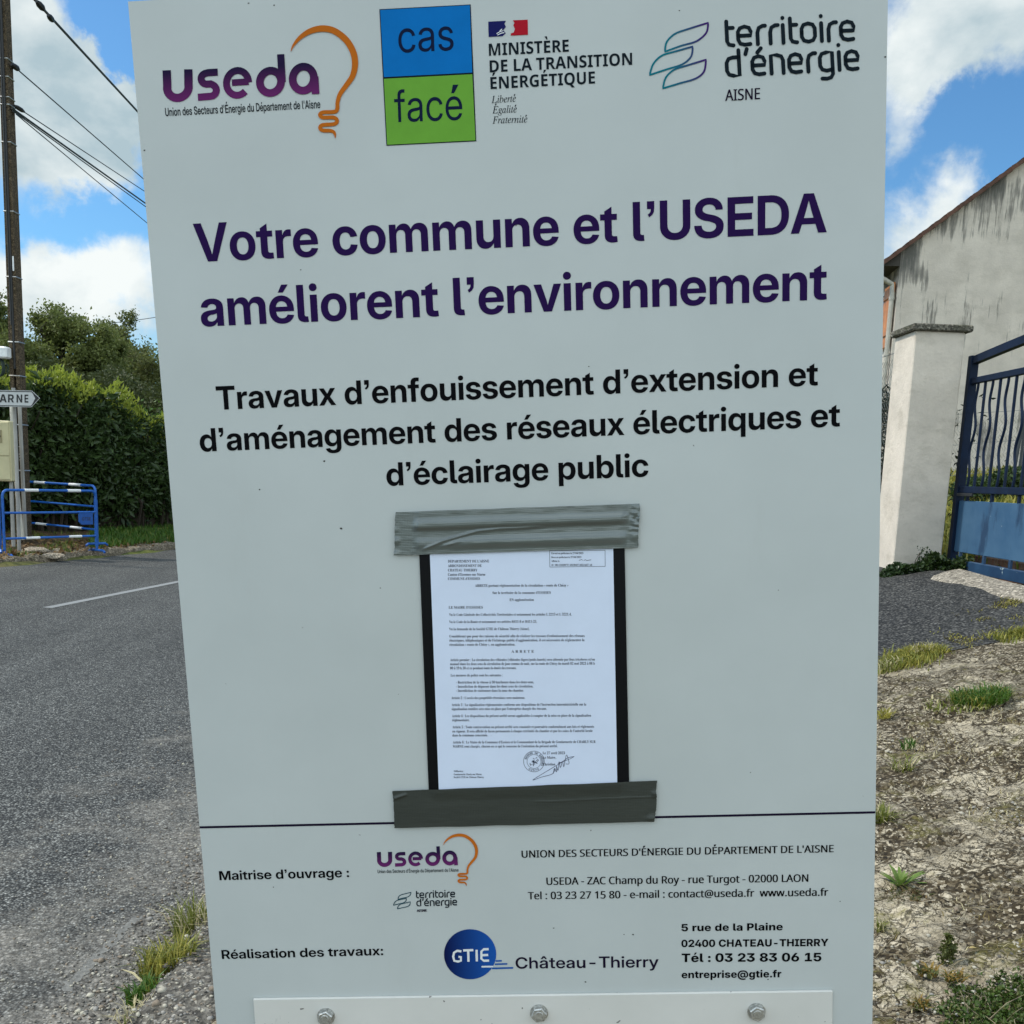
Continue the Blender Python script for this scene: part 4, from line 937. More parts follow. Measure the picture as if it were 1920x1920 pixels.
84,47,78,43,73,43,68,43,62,46,61,48,30,32,15,0]]],'t':[33,[[13,-1,0,-1,1,5,0,6,2,9,3,11,25,51,7,51,9,53,30,55,49,70,55,70,45,54,67,54,65,51,43,51,25,14,22,10,
23,8,22,6,27,6,32,6,45,14,49,12,30,-1]]]
}),
'serif':(80,{
' ':[21,[]],"'":[18,[[15,36,11,57,27,57,23,36]]],'(':[24,[[31,-13,18,-6,6,12,7,22,6,32,18,50,31,57,45,57,32,50,20,32,21,22,20,13,32,-5,45,-13]]],')':[24,[[5,
-13,16,-5,28,13,29,22,28,32,16,50,5,57,19,57,30,50,42,32,43,22,42,12,30,-6,19,-13]]],',':[21,[[7,-10,8,-6,14,5,15,9,31,9,31,8,28,4,20,-6,17,-10]]],'-':[26,
[[7,18,7,25,47,25,47,18]]],'.':[21,[[23,-1,18,-1,12,1,13,4,12,7,18,10,23,10,26,10,32,7,33,4,32,1,26,-1]]],'/':[30,[[3,0,45,57,59,57,17,0]]],'0':[45,[[45,-1,
30,-1,12,7,6,20,7,29,6,38,12,51,30,58,45,58,58,58,76,51,84,38,85,29,84,20,76,7,58,-1],[45,4,54,4,60,17,61,29,60,40,54,53,45,53,36,53,30,40,31,29,30,17,36,
4]]],'1':[45,[[17,0,17,4,29,4,32,4,36,6,37,9,37,50,30,46,20,41,17,41,12,41,6,44,7,47,12,48,24,50,33,53,43,57,61,57,61,9,60,7,64,4,69,4,83,4,83,0]]],'2':[45,
[[7,0,7,8,31,20,40,25,50,33,54,40,55,44,54,49,48,53,43,53,34,53,26,46,27,39,18,39,6,43,7,47,6,50,14,55,30,58,43,58,60,58,78,51,79,45,78,42,74,37,64,30,48,22,
37,16,21,9,59,9,64,9,70,12,73,14,73,17,83,17,83,0]]],'3':[45,[[39,-1,26,-1,12,2,4,6,5,9,4,12,12,15,19,15,18,10,28,5,39,5,44,5,52,7,58,12,59,17,58,21,44,27,33,
27,23,27,23,32,35,32,44,32,54,38,55,44,54,48,46,53,41,53,34,53,28,49,26,44,27,41,16,41,6,44,7,48,6,52,24,58,43,58,58,58,78,51,79,45,78,40,64,32,55,30,60,30,
74,27,82,21,83,16,82,12,74,5,62,1,48,-1]]],'4':[45,[[29,0,29,4,35,4,38,4,46,6,47,10,47,15,3,15,3,20,49,57,71,57,71,20,87,20,87,15,71,15,71,10,70,6,78,4,83,4,
85,4,85,0],[15,20,47,20,47,34,46,38,46,46,49,50,46,49,44,45,40,42,36,39,35,38]]],'5':[45,[[41,-1,28,-1,12,2,6,6,7,9,6,12,14,14,21,14,20,12,22,8,30,5,37,5,42,
5,52,7,56,13,57,18,56,24,46,29,35,29,28,29,20,29,17,28,11,29,15,57,77,57,77,43,67,43,67,45,64,47,62,48,59,48,25,48,23,34,24,34,36,35,41,35,58,35,80,26,81,18,
80,12,74,5,62,1,46,-1]]],'6':[45,[[47,-1,36,-1,18,5,8,17,9,26,8,33,12,44,24,53,42,58,53,58,64,58,76,55,82,51,83,49,82,47,72,43,63,43,62,45,60,50,56,53,53,53,
42,53,30,42,31,32,32,33,44,35,53,35,66,35,84,26,85,18,84,10,66,-1],[49,4,54,4,60,11,61,18,60,24,52,30,47,30,42,30,32,28,31,26,30,15,40,4]]],'7':[45,[[27,0,69,
48,27,48,18,48,19,44,17,40,9,40,9,57,85,57,85,53,41,0]]],'8':[45,[[45,-1,30,-1,14,3,4,10,5,15,4,20,18,26,29,29,18,32,8,39,9,43,8,47,16,54,32,58,47,58,62,58,
80,50,81,44,80,39,68,34,59,31,72,28,84,20,85,15,84,8,64,-1],[49,34,54,35,60,40,61,44,60,46,56,51,50,53,45,53,38,53,32,48,33,44,32,40,40,36],[45,4,52,4,62,9,
63,14,62,18,52,23,41,26,34,24,26,18,27,14,26,10,36,4]]],'9':[45,[[37,-1,26,-1,16,2,10,6,11,8,10,10,14,12,19,13,20,9,30,4,39,4,58,4,61,27,56,25,44,22,37,22,24,
22,6,30,7,39,6,44,14,53,30,58,43,58,54,58,72,52,82,40,83,31,82,24,78,13,66,4,48,-1],[45,28,50,28,58,31,61,33,60,43,50,53,45,53,36,53,28,46,29,39,28,28]]],
':':[21,[[23,33,18,33,12,36,13,39,12,42,18,44,23,44,26,44,32,42,33,39,32,36,26,33],[23,-1,18,-1,12,1,13,4,12,7,18,10,23,10,26,10,32,7,33,4,32,1,26,-1]]],
'A':[52,[[-1,0,-1,2,2,2,8,5,13,9,51,56,55,55,93,10,96,6,100,2,107,2,107,0,55,0,55,2,68,2,69,5,68,7,65,10,61,16,25,16,19,8,18,8,18,6,19,6,18,2,31,2,31,0],[29,
19,59,19,43,38]]],'B':[53,[[5,0,5,2,12,2,18,5,19,10,19,44,18,47,16,51,10,52,5,52,5,54,53,54,94,54,95,42,94,32,69,29,100,26,101,16,100,8,78,0,57,0],[45,30,58,
30,68,35,69,41,68,47,60,52,53,52,46,52,44,50,45,47],[53,3,64,3,72,9,73,15,72,22,60,28,49,28,45,28,45,8,44,5,48,3]]],'C':[56,[[63,-1,46,-1,20,6,6,19,7,27,6,35,
20,48,46,55,63,55,72,55,89,52,90,52,93,52,98,52,101,55,105,55,105,37,101,37,94,44,76,53,65,53,34,53,35,27,34,3,67,3,76,3,94,8,103,13,107,11,90,-1]]],'D':[59,
[[5,0,5,2,12,2,18,5,19,9,19,45,18,49,12,52,5,52,5,54,53,54,82,54,112,40,113,27,112,0,55,0],[53,3,68,3,84,15,85,27,84,52,55,52,48,52,44,49,45,46,45,9,44,5,48,
3]]],'E':[53,[[5,0,5,2,12,2,18,5,19,9,19,44,18,49,12,52,5,52,5,54,97,54,97,38,93,38,90,46,72,51,57,51,50,51,46,51,44,49,45,46,45,29,47,29,56,29,66,35,69,41,
73,41,73,14,69,14,68,19,62,24,52,26,45,26,45,8,44,5,48,3,55,3,66,3,82,6,94,12,99,17,103,17,97,0]]],'G':[60,[[65,-1,46,-1,20,6,6,19,7,27,6,36,20,48,46,55,63,
55,74,55,89,52,90,52,93,52,96,52,98,54,101,55,105,55,105,37,101,37,96,42,86,49,72,53,65,53,34,53,35,27,34,15,52,2,67,2,74,2,82,5,83,8,83,15,82,19,76,22,67,22,
67,24,121,24,121,22,112,22,106,19,107,15,107,3,86,-1]]],'H':[62,[[5,0,5,2,12,2,18,5,19,10,19,45,18,49,12,52,5,52,5,54,59,54,59,52,52,52,46,51,44,48,45,45,45,
30,83,30,83,45,82,48,80,51,74,52,69,52,69,54,121,54,121,52,112,52,108,49,109,45,109,10,108,6,112,2,121,2,121,0,69,0,69,2,76,2,82,5,83,10,83,26,45,26,45,10,44,
5,50,2,59,2,59,0]]],'I':[31,[[5,0,5,2,12,2,18,5,19,9,19,46,18,50,12,52,5,52,5,54,59,54,59,52,50,52,44,50,45,46,45,9,44,7,46,4,52,2,59,2,59,0]]],'L':[51,[[5,0,
5,2,12,2,18,5,19,10,19,45,18,49,12,52,5,52,5,54,61,54,61,52,54,52,46,51,44,48,45,45,45,10,44,7,44,4,50,3,57,3,68,3,82,6,94,13,99,18,103,18,97,0]]],'M':[76,
[[5,0,5,2,12,2,18,5,19,9,19,46,18,48,16,51,10,52,5,52,5,54,45,54,77,17,109,54,149,54,149,52,140,52,134,49,135,45,135,10,134,7,136,3,142,2,147,2,147,0,95,0,95,
2,100,2,106,4,108,7,109,10,109,48,69,0,65,0,27,46,27,10,26,5,32,2,41,2,41,0]]],'N':[59,[[97,-1,27,42,27,9,26,5,32,2,41,2,41,0,5,0,5,2,10,2,16,3,18,6,19,9,19,
46,10,51,9,52,8,52,5,52,5,54,39,54,95,20,95,45,94,48,90,51,84,52,79,52,79,54,115,54,115,52,106,52,100,49,101,45,101,-1]]],'O':[63,[[63,-1,50,-1,30,3,14,11,6,
21,7,27,6,33,14,43,30,51,50,56,65,56,76,56,96,51,110,44,118,33,119,27,118,21,110,11,94,3,74,-1],[65,1,90,1,91,27,90,40,76,53,63,53,34,53,35,27,34,15,50,1]]],
'P':[50,[[5,0,5,2,12,2,18,5,19,10,19,45,18,49,12,52,5,52,5,54,51,54,72,54,81,52,88,51,98,44,99,40,98,33,78,24,59,24,45,24,45,10,44,5,50,2,59,2,59,0],[45,27,
49,27,60,27,70,33,71,39,70,45,62,51,53,51,46,51,44,50,45,47]]],'R':[56,[[5,0,5,2,12,2,18,5,19,10,19,45,18,49,12,52,5,52,5,54,53,54,76,54,100,47,101,40,100,30,
77,27,103,6,106,4,110,2,115,2,115,0,81,0,49,25,45,25,45,10,44,5,50,2,59,2,59,0],[45,28,49,28,60,28,72,34,73,40,72,51,55,51,48,51,44,49,45,46]]],'S':[46,[[11,
-1,11,19,15,19,18,10,34,2,47,2,56,2,66,7,67,11,66,16,55,19,39,23,24,26,12,34,13,40,12,44,20,52,34,56,45,56,48,56,60,54,69,53,68,53,70,53,73,53,76,53,77,56,81,
56,81,38,77,38,74,42,66,49,52,53,47,53,38,53,28,49,29,45,28,42,36,38,45,36,61,32,70,30,82,25,86,20,87,16,86,11,76,3,58,-1,47,-1,42,-1,34,-1,31,0,26,1,20,1,21,
1,18,1,16,0,15,-1]]],'T':[50,[[23,0,23,2,30,2,38,5,39,10,39,52,37,52,22,52,8,44,7,38,3,38,3,54,99,54,99,38,95,38,92,52,65,52,63,52,63,10,62,5,68,2,79,2,79,
0]]],'U':[59,[[61,-2,36,-2,18,8,19,18,19,45,18,49,12,52,5,52,5,54,59,54,59,52,52,52,46,51,44,48,45,45,45,17,44,10,54,3,67,3,94,3,95,19,95,45,94,49,88,52,79,
52,79,54,113,54,113,52,106,52,100,49,101,45,101,22,100,9,80,-2]]],'V':[51,[[51,-2,11,45,8,48,2,52,-3,52,-3,54,51,54,51,52,42,52,36,51,37,49,36,48,39,45,63,17,
83,45,84,47,85,49,84,51,78,52,73,52,73,54,107,54,107,52,100,52,94,50,93,46,55,-2]]],'Y':[51,[[25,0,25,2,32,2,38,5,39,10,39,21,13,46,6,50,5,51,2,52,-2,52,-3,
52,-3,54,51,54,51,52,47,52,42,52,38,51,39,50,38,48,41,47,61,27,81,44,84,47,85,49,84,52,73,52,71,52,71,54,105,54,105,52,100,52,94,49,93,47,65,24,65,10,64,5,70,
2,79,2,79,0]]],'a':[41,[[61,-1,48,-1,49,4,36,-1,23,-1,14,-1,4,4,5,8,4,13,26,20,49,23,49,29,48,32,42,35,37,35,24,35,25,33,24,32,29,31,30,29,31,28,30,25,24,23,
19,23,14,23,8,26,9,28,8,31,16,35,30,38,39,38,56,38,70,32,71,25,71,7,70,5,71,5,70,4,73,4,74,4,77,5,79,3,70,-1],[37,4,38,4,44,6,49,8,49,20,28,18,29,10,28,4]]],
'b':[43,[[11,-1,11,46,10,50,8,52,3,52,3,54,33,54,33,33,40,38,53,38,62,38,74,33,82,25,83,20,82,14,72,4,56,-1,47,-1,36,-1,25,3,13,-1],[45,2,52,2,57,6,58,10,59,
19,58,26,52,33,45,33,40,33,34,31,33,29,33,8,32,2]]],'c':[35,[[39,-1,28,-1,14,4,4,12,5,18,4,24,14,33,32,38,43,38,54,38,66,33,67,29,66,27,60,24,57,24,46,24,47,
30,46,30,48,32,49,32,48,35,41,35,26,35,27,22,26,14,38,5,49,5,58,5,65,9,69,7,56,-1]]],'d':[44,[[35,-1,24,-1,12,4,4,12,5,18,4,24,12,33,26,38,35,38,46,38,55,33,
55,48,54,50,48,52,43,52,43,54,77,54,77,9,76,6,78,4,85,3,85,1,72,1,55,-1,55,5,46,-1],[41,3,44,3,52,6,55,9,55,29,52,31,46,33,43,33,34,33,33,30,28,26,29,18,28,
11,31,7,34,3]]],'e':[36,[[37,-1,28,-1,12,4,4,13,5,19,4,24,14,33,28,38,39,38,52,38,68,29,69,21,69,20,29,20,28,5,49,5,56,5,65,10,69,9,56,-1],[29,23,49,23,49,26,
48,31,44,35,39,35,28,35,29,24]]],'f':[25,[[5,0,5,2,8,2,12,3,13,4,12,5,13,9,13,33,5,33,5,37,13,37,13,42,12,48,28,55,43,55,52,55,62,51,63,48,62,45,58,42,55,42,
50,42,44,45,45,47,44,48,47,50,46,50,48,51,49,52,48,53,43,53,38,53,36,50,37,46,37,37,49,37,49,33,37,33,37,8,36,4,40,2,49,2,49,0]]],'g':[39,[[35,-17,20,-17,13,
-14,4,-12,5,-9,4,-5,17,-3,6,0,7,4,6,7,14,11,25,13,6,17,7,25,6,29,14,35,28,38,39,38,46,38,57,36,77,36,77,32,65,32,70,28,71,24,70,21,62,15,50,12,41,12,40,12,36,
12,35,12,30,12,24,10,25,8,24,6,35,6,43,6,54,6,68,4,76,-1,77,-4,76,-10,54,-17],[39,15,44,15,48,20,49,25,48,30,44,35,39,35,32,35,28,30,29,25,28,20,32,15],[39,
-14,62,-14,63,-8,62,-6,56,-4,49,-4,25,-4,18,-6,19,-9,18,-11,23,-12,28,-14]]],'h':[45,[[5,0,5,2,8,2,12,4,13,7,13,48,12,50,10,52,5,52,5,54,37,54,37,32,44,38,59,
38,78,38,79,25,79,7,78,4,82,2,87,2,87,0,49,0,49,2,51,2,56,2,57,7,57,26,56,29,54,32,49,32,40,32,37,28,37,7,36,4,38,2,43,2,43,0]]],'i':[24,[[25,43,18,43,12,47,
13,49,12,52,18,55,25,55,30,55,36,52,37,49,36,47,28,43],[5,0,5,2,10,2,12,4,13,7,13,30,12,33,10,35,5,35,5,37,37,37,37,7,36,4,38,2,43,2,43,0]]],'j':[25,[[27,43,
20,43,14,47,15,49,14,52,20,55,27,55,30,55,38,52,39,49,38,47,30,43],[9,-17,2,-17,-8,-14,-14,-11,-13,-8,-14,-6,-8,-3,-3,-3,0,-3,6,-6,7,-8,6,-9,5,-10,2,-12,3,
-12,2,-14,9,-14,12,-14,16,-10,17,-6,17,30,16,33,12,35,7,35,7,37,39,37,39,-3,38,-10,22,-17]]],'k':[43,[[5,0,5,2,10,2,12,4,13,7,13,47,12,50,10,52,5,52,5,54,37,
54,37,20,55,30,58,32,59,33,58,35,51,35,49,35,49,37,83,37,83,35,72,35,67,31,53,25,83,4,86,2,91,2,91,0,51,0,51,2,53,2,56,2,57,4,56,5,57,6,39,18,37,16,37,7,36,4,
38,2,43,2,43,0]]],'l':[24,[[5,0,5,2,10,2,12,4,13,7,13,47,12,50,10,52,5,52,5,54,37,54,37,7,36,4,38,2,43,2,43,0]]],'m':[66,[[5,0,5,2,8,2,12,4,13,7,13,30,12,33,
10,35,5,35,5,37,35,37,35,32,44,38,57,38,72,38,77,31,86,38,101,38,120,38,121,25,121,7,120,4,124,2,129,2,129,0,91,0,91,2,94,2,98,4,99,7,99,26,98,29,94,32,91,32,
82,32,79,28,79,7,78,4,80,2,85,2,85,0,49,0,49,2,52,2,56,4,57,7,57,26,56,29,52,32,49,32,40,32,35,28,35,7,34,4,38,2,43,2,43,0]]],'n':[45,[[5,0,5,2,8,2,12,4,13,7,
13,30,12,33,10,35,5,35,5,37,37,37,37,32,44,38,59,38,78,38,79,25,79,7,78,4,82,2,87,2,87,0,49,0,49,2,51,2,56,2,57,7,57,26,56,29,54,32,49,32,40,32,37,28,37,7,36,
4,38,2,43,2,43,0]]],'o':[40,[[41,-1,30,-1,14,4,4,13,5,18,4,24,14,33,30,38,41,38,50,38,66,33,76,24,77,18,76,13,66,4,50,-1],[41,1,46,1,51,5,52,6,52,13,53,18,52,
29,51,32,46,36,41,36,34,36,31,32,28,29,29,18,28,13,30,6,31,5,34,1]]],'p':[44,[[5,-17,5,-15,8,-15,12,-13,13,-12,12,-11,13,-8,13,29,12,33,10,35,5,35,5,37,35,37,
35,31,42,38,55,38,64,38,76,33,84,24,85,19,84,13,76,4,62,-1,55,-1,42,-1,37,4,37,-7,36,-10,38,-13,42,-15,49,-15,49,-17],[47,3,54,3,57,7,60,11,61,18,60,26,59,30,
54,33,49,33,40,33,37,28,37,8,38,3]]],'q':[43,[[43,-17,43,-15,48,-14,54,-13,55,-10,55,3,46,-1,35,-1,26,-1,12,4,4,12,5,17,4,23,14,33,30,38,41,38,52,38,63,34,75,
38,77,38,77,-10,76,-12,80,-15,85,-15,85,-17],[43,4,46,4,52,6,55,8,55,29,54,35,43,35,34,35,33,31,28,27,29,19,28,11,34,4]]],'r':[34,[[5,0,5,2,10,2,12,4,13,7,13,
30,12,33,10,35,5,35,5,37,35,37,35,30,38,34,50,38,57,38,62,38,68,34,69,32,68,29,64,26,61,26,54,26,50,28,51,30,48,31,45,31,42,31,36,27,37,23,37,7,36,4,40,2,49,
2,49,0]]],'s':[34,[[37,-1,30,-1,21,1,20,1,19,1,14,1,13,-1,9,-1,9,13,13,13,14,8,26,2,35,2,40,2,46,5,47,7,46,10,39,12,27,15,18,18,8,23,9,26,8,31,22,38,35,38,36,
38,42,37,49,37,48,37,50,36,51,36,54,36,55,38,59,38,59,26,55,26,52,31,42,35,37,35,30,35,24,33,25,31,24,29,30,26,35,25,47,23,54,21,62,16,63,11,62,6,48,-1]]],
't':[27,[[31,-1,20,-1,12,4,13,8,13,33,5,33,5,36,14,40,28,48,31,50,35,50,35,37,51,37,51,33,35,33,35,10,34,7,36,5,41,5,46,5,51,9,53,8,46,-1]]],'u':[45,[[33,-1,
20,-1,10,5,11,12,11,30,10,32,8,35,3,35,3,37,35,37,35,9,34,7,38,4,43,4,50,4,55,8,55,30,54,33,50,35,47,35,47,37,79,37,79,8,78,6,80,4,87,4,87,2,72,2,55,-1,55,5,
50,2,38,-1]]],'v':[36,[[35,-1,11,30,8,32,4,35,1,35,1,37,41,37,41,35,39,35,30,35,31,33,30,32,33,32,45,15,57,30,58,32,59,32,58,35,49,35,49,37,73,37,73,35,68,35,
64,32,63,29,39,-1]]],'x':[38,[[3,0,3,2,8,3,15,7,31,16,11,31,6,35,1,35,1,37,41,37,41,35,34,35,35,33,34,33,37,31,45,24,55,31,56,32,57,33,56,34,55,35,52,35,49,
35,49,37,75,37,75,35,68,35,61,30,49,22,71,4,70,3,74,2,77,2,77,0,37,0,37,2,40,2,43,2,44,3,45,4,44,5,43,7,33,14,25,7,20,5,21,4,20,2,29,2,29,0]]],'y':[36,[[13,
-17,6,-17,-2,-13,-1,-10,-2,-8,4,-5,9,-5,12,-5,18,-7,19,-9,18,-9,18,-10,19,-10,18,-12,21,-12,24,-12,29,-9,30,-7,32,-3,35,-1,9,30,8,32,4,34,5,34,2,35,1,35,-1,
35,-1,37,39,37,39,35,34,35,30,34,31,33,30,32,32,31,33,31,45,14,55,29,56,30,56,32,57,33,56,34,52,35,49,35,49,37,73,37,73,35,68,35,64,32,63,29,39,-3,34,-8,28,
-14,18,-17]]],'z':[35,[[5,0,5,2,41,34,31,34,22,34,12,30,11,26,7,26,9,37,67,37,67,35,31,3,37,3,48,3,58,7,63,13,67,13,65,0]]]
}),
}
GLYPHS = {}
for _k, (_em, _g) in GLYPH_NUMBERS.items():
    _s = 500.0 / _em
    GLYPHS[_k] = {c: (a * _s, [[((v >> 1) * _s, w * _s, v & 1) for v, w in zip(ct[::2], ct[1::2])] for ct in cts]) for c, (a, cts) in _g.items()}

GLYPHS['bold']['\u2019'] = (139, [[(x, y, 1) for x, y in ((34, 364), (106, 364), (106, 302), (101, 262), (84, 236), (54, 216), (40, 242), (60, 256), (69, 272), (71, 292), (34, 292))]])
_t = GLYPHS['bold']['t']      # the crossbar letter has a slanted top
GLYPHS['bold']['t'] = (_t[0], [[(x, y - 42 if (k == 0 and y > 300) else y, on) for k, (x, y, on) in enumerate(ct)] for ct in _t[1]])
ACCENT = {'\u0301': [(-30, 0), (10, 0), (75, 95), (-5, 95)], '\u0300': [(30, 0), (-10, 0), (-75, 95), (5, 95)],
          '\u0302': [(-85, 0), (-35, 0), (0, 50), (35, 0), (85, 0), (25, 95), (-25, 95)], '\u0327': [(-20, -420), (20, -420), (0, -480), (-40, -480)]}


def flatten(ct, n=4):
    P = ct
    Q = []
    for i, (x, y, on) in enumerate(P):
        x2, y2, on2 = P[(i + 1) % len(P)]
        Q.append((x, y, on))
        if not on and not on2: Q.append(((x + x2) / 2, (y + y2) / 2, 1))
    k = next(i for i, q in enumerate(Q) if q[2]); Q = Q[k:] + Q[:k] + [Q[k]]
    out = []; i = 0
    while i < len(Q) - 1:
        a = Q[i]; b = Q[i + 1]
        out.append((a[0], a[1]))
        if not b[2]:
            c = Q[i + 2]
            for t in range(1, n):
                t /= n; out.append(((1 - t) ** 2 * a[0] + 2 * t * (1 - t) * b[0] + t * t * c[0], (1 - t) ** 2 * a[1] + 2 * t * (1 - t) * b[1] + t * t * c[1]))
            i += 2
        else: i += 1
    return out


_TRI = {}


def fill(contours):
    """triangles of the area inside the contours (non-zero winding, so overlapping strokes merge)"""
    co = []; ed = []
    for c in contours:
        o = len(co); co += [Vector((float(x), float(y))) for x, y in c]
        ed += [(o + i, o + (i + 1) % len(c)) for i in range(len(c))]
    V, _e, T, *_rest = delaunay_2d_cdt(co, ed, [], 0, 1e-4)
    out = []
    for t in T:
        px = sum(V[i].x for i in t) / len(t); py = sum(V[i].y for i in t) / len(t); w = 0
        for c in contours:
            for (x0, y0), (x1, y1) in zip(c, c[1:] + c[:1]):
                if (y0 <= py) != (y1 <= py):
                    if x0 + (py - y0) / (y1 - y0) * (x1 - x0) > px: w += 1 if y1 > y0 else -1
        if w: out.append(tuple(t))
    return [(v.x, v.y) for v in V], out


def glyph(style, c, n=4):
    """(advance, points, triangles) of one letter in font units, 500 per em"""
    if (style, c, n) in _TRI: return _TRI[style, c, n]
    G = GLYPHS[style]
    if c in '\u00ab\u00bb':
        k = 1 if c == '\u00bb' else -1
        cts = [[(o - 35 * k, 40), (o + 5 * k, 40), (o + 40 * k, 120), (o + 5 * k, 200), (o - 35 * k, 200), (o, 120)] for o in (60, 130)]; adv = 200
    elif c in G:
        adv = G[c][0]; cts = [flatten(ct, n) for ct in G[c][1]]
    else:
        d = unicodedata.normalize('NFD', c)
        if d[0] not in G: adv, cts = 130, []
        else:
            adv = G[d[0]][0]; cts = [flatten(ct, n) for ct in G[d[0]][1]]
            top = max(q[1] for ct in cts for q in ct)
            cts += [[(a + adv / 2, b + (top + 35 if b >= 0 else 0)) for a, b in ACCENT[mk]] for mk in d[1:] if mk in ACCENT]
    V, T = fill(cts) if cts else ([], [])
    _TRI[style, c, n] = (adv, V, T)
    return _TRI[style, c, n]


def set_text(s, style, track=0, n=4):
    """points and triangles of a line of text in font units, and its cap height"""
    G = GLYPHS[style]; x = 0; V = []; T = []
    caph = max(p[1] for p in flatten(G['D' if 'D' in G else 'd'][1][0], 2))
    for c in s:
        adv, v, t = glyph(style, c, n)
        T += [tuple(i + len(V) for i in q) for q in t]; V += [(a + x, b) for a, b in v]
        x += adv + track
    return V, T, caph


def text_on_board(C_out, s, style, p0, p1, cap, track=None, z=.0004, n=4, heavier=0):
    """one line of text fitted between two photo points on its baseline; cap = cap height in photo pixels"""
    V, T, caph = set_text(s, style, (-9 if style == 'bold' else 0) if track is None else track, n)
    xs = [p[0] for p in V]; x0, x1 = min(xs), max(xs)
    a = np.array(board_uv(*p0)); b = np.array(board_uv(*p1)); d = b - a; L = np.linalg.norm(d); d /= L
    nrm = np.array([d[1], -d[0]])
    k = cap * board_scale((p0[0] + p1[0]) / 2, (p0[1] + p1[1]) / 2) / caph
    e = heavier * board_scale(*p0)          # a heavier face: the stems spread sideways by this much ink
    P = []; TT = []
    for j, sh in enumerate((0, -e, e) if e else (0,)):
        TT += [tuple(i + len(P) for i in t) for t in T]
        P += [loc(*(a + d * ((p[0] - x0) / (x1 - x0) * L + sh) + nrm * (p[1] * k)), z + .00004 * j) for p in V]
    C_out.append((P, TT))


def poly_mesh(name, C_in, mat, parent, together=False):
    """flat filled lettering: each line of text a mesh of its own, or all lines together"""
    m = MB(); out = []
    for V, T in C_in:
        Tn = []
        for t in T:
            a, b, c = (Vector(V[i]) for i in t[:3])
            Tn.append(t if (b - a).cross(c - a).z >= 0 else t[::-1])
        m.add(V, Tn)
        if not together: out.append(m.build(name, mat, parent)); m = MB()
    return m.build(name, mat, parent) if together else out


def stroke(m, pts, w, z=.0005, cap='round', closed=False, uv=board_uv):
    """a pen stroke on the board: points and widths in photo pixels"""
    P = [np.array(p, float) for p in pts]; n = len(P)
    ws = [w] * n if isinstance(w, (int, float)) else list(w)
    L = []; R = []
    for i in range(n):
        a = P[(i - 1) % n] if closed else P[max(i - 1, 0)]; b = P[(i + 1) % n] if closed else P[min(i + 1, n - 1)]
        d = b - a; d /= np.linalg.norm(d) + 1e-9; s = np.array([-d[1], d[0]]) * ws[i] / 2
        L.append(P[i] + s); R.append(P[i] - s)
    vs = [loc(*uv(*p), z) for p in L + R]
    k = n if closed else n - 1
    m.add(vs, [(i, (i + 1) % n, n + (i + 1) % n, n + i) for i in range(k)])
    if cap == 'round' and not closed:
        for e, q in ((0, P[1] - P[0]), (n - 1, P[-2] - P[-1])):
            q = -q / (np.linalg.norm(q) + 1e-9); t0 = math.atan2(q[1], q[0])
            ring = [P[e] + np.array([math.cos(t0 + a), math.sin(t0 + a)]) * ws[e] / 2 for a in np.linspace(-math.pi / 2, math.pi / 2, 9)]
            m.add([loc(*uv(*p), z) for p in ring], [tuple(range(9))])
    return m


def fix_up(o):
    """printed faces look out of the board"""
    me = o.data
    import bmesh
    bm = bmesh.new(); bm.from_mesh(me)
    for f in bm.faces:
        if f.normal.z < 0: f.normal_flip()
    bm.to_mesh(me); bm.free(); return o


def arc(cx, cy, rx, ry, a0, a1, n=22, shear=-.047):
    """ellipse arc in photo pixels, angles in degrees counted clockwise from 3 o'clock, sheared with the lettering"""
    return [(cx + rx * math.cos(math.radians(a)), cy + ry * math.sin(math.radians(a)) + shear * rx * math.cos(math.radians(a))) for a in np.linspace(a0, a1, n)]


def ink(name, c, rough=.62): return simple(name, c, rough, var=.06, scale=30, spec=.04)


def panel_mat():
    t = NT('pale_grey_printed_aluminium')
    c = t.ramp(t.noise(5, 6, .6), [(.3, (.475, .498, .482)), (.7, (.515, .538, .522))])
    sp = t.math('GREATER_THAN', t.noise(95, 2, .4), .80)
    c = t.mix(t.math('MULTIPLY', sp, .75), c, (.10, .09, .08))
    smear = t.ramp(t.noise(9, 7, .7, t.vec((1.5, .35, 1))), [(.60, 0.0), (.80, .14)])
    c = t.mix(smear, c, (.35, .34, .30))
    return t.done(c, t.ramp(t.noise(14, 5), [(.3, .34), (.7, .44)]), 0, t.bump(t.noise(3.0, 2), .05, .02), .45)


def gradient_ink(name, axis_, lo, hi, ca, cb):
    t = NT(name)
    x = t.sep()[axis_]
    mr = t.n('ShaderNodeMapRange'); mr.inputs['From Min'].default_value = lo; mr.inputs['From Max'].default_value = hi
    t.l(x, mr.inputs['Value'])
    return t.done(t.ramp(mr.outputs[0], [(0, ca), (1, cb)]), .7, spec=.05)


board = thing('information_board', 'tall pale grey works notice board with logos and large purple and black lettering', 'notice board')
board.matrix_world = BOARD_M
M_PANEL = panel_mat()
M_ALU = simple('board_edge_aluminium', (.55, .56, .56), .35, .6)
M_GALV = simple('galvanised_steel', (.42, .44, .44), .35, .9, .2, 40)
m = MB()
m.box(loc(0, PANEL_H, -.004), loc(PANEL_W, 0, 0))
panel = m.build('panel', M_PANEL, board)
m = MB()
for px_ in (.16, .64): m.box(loc(px_ - .03, BASE_DROP - .01, -.07), loc(px_ + .03, .08, -.0045))
for k, px_ in enumerate((.16, .64)):
    o = MB(); o.box(loc(px_ - .03, BASE_DROP + .12, -.07), loc(px_ + .03, .08, -.0045)); o.build('post', M_GALV, board)

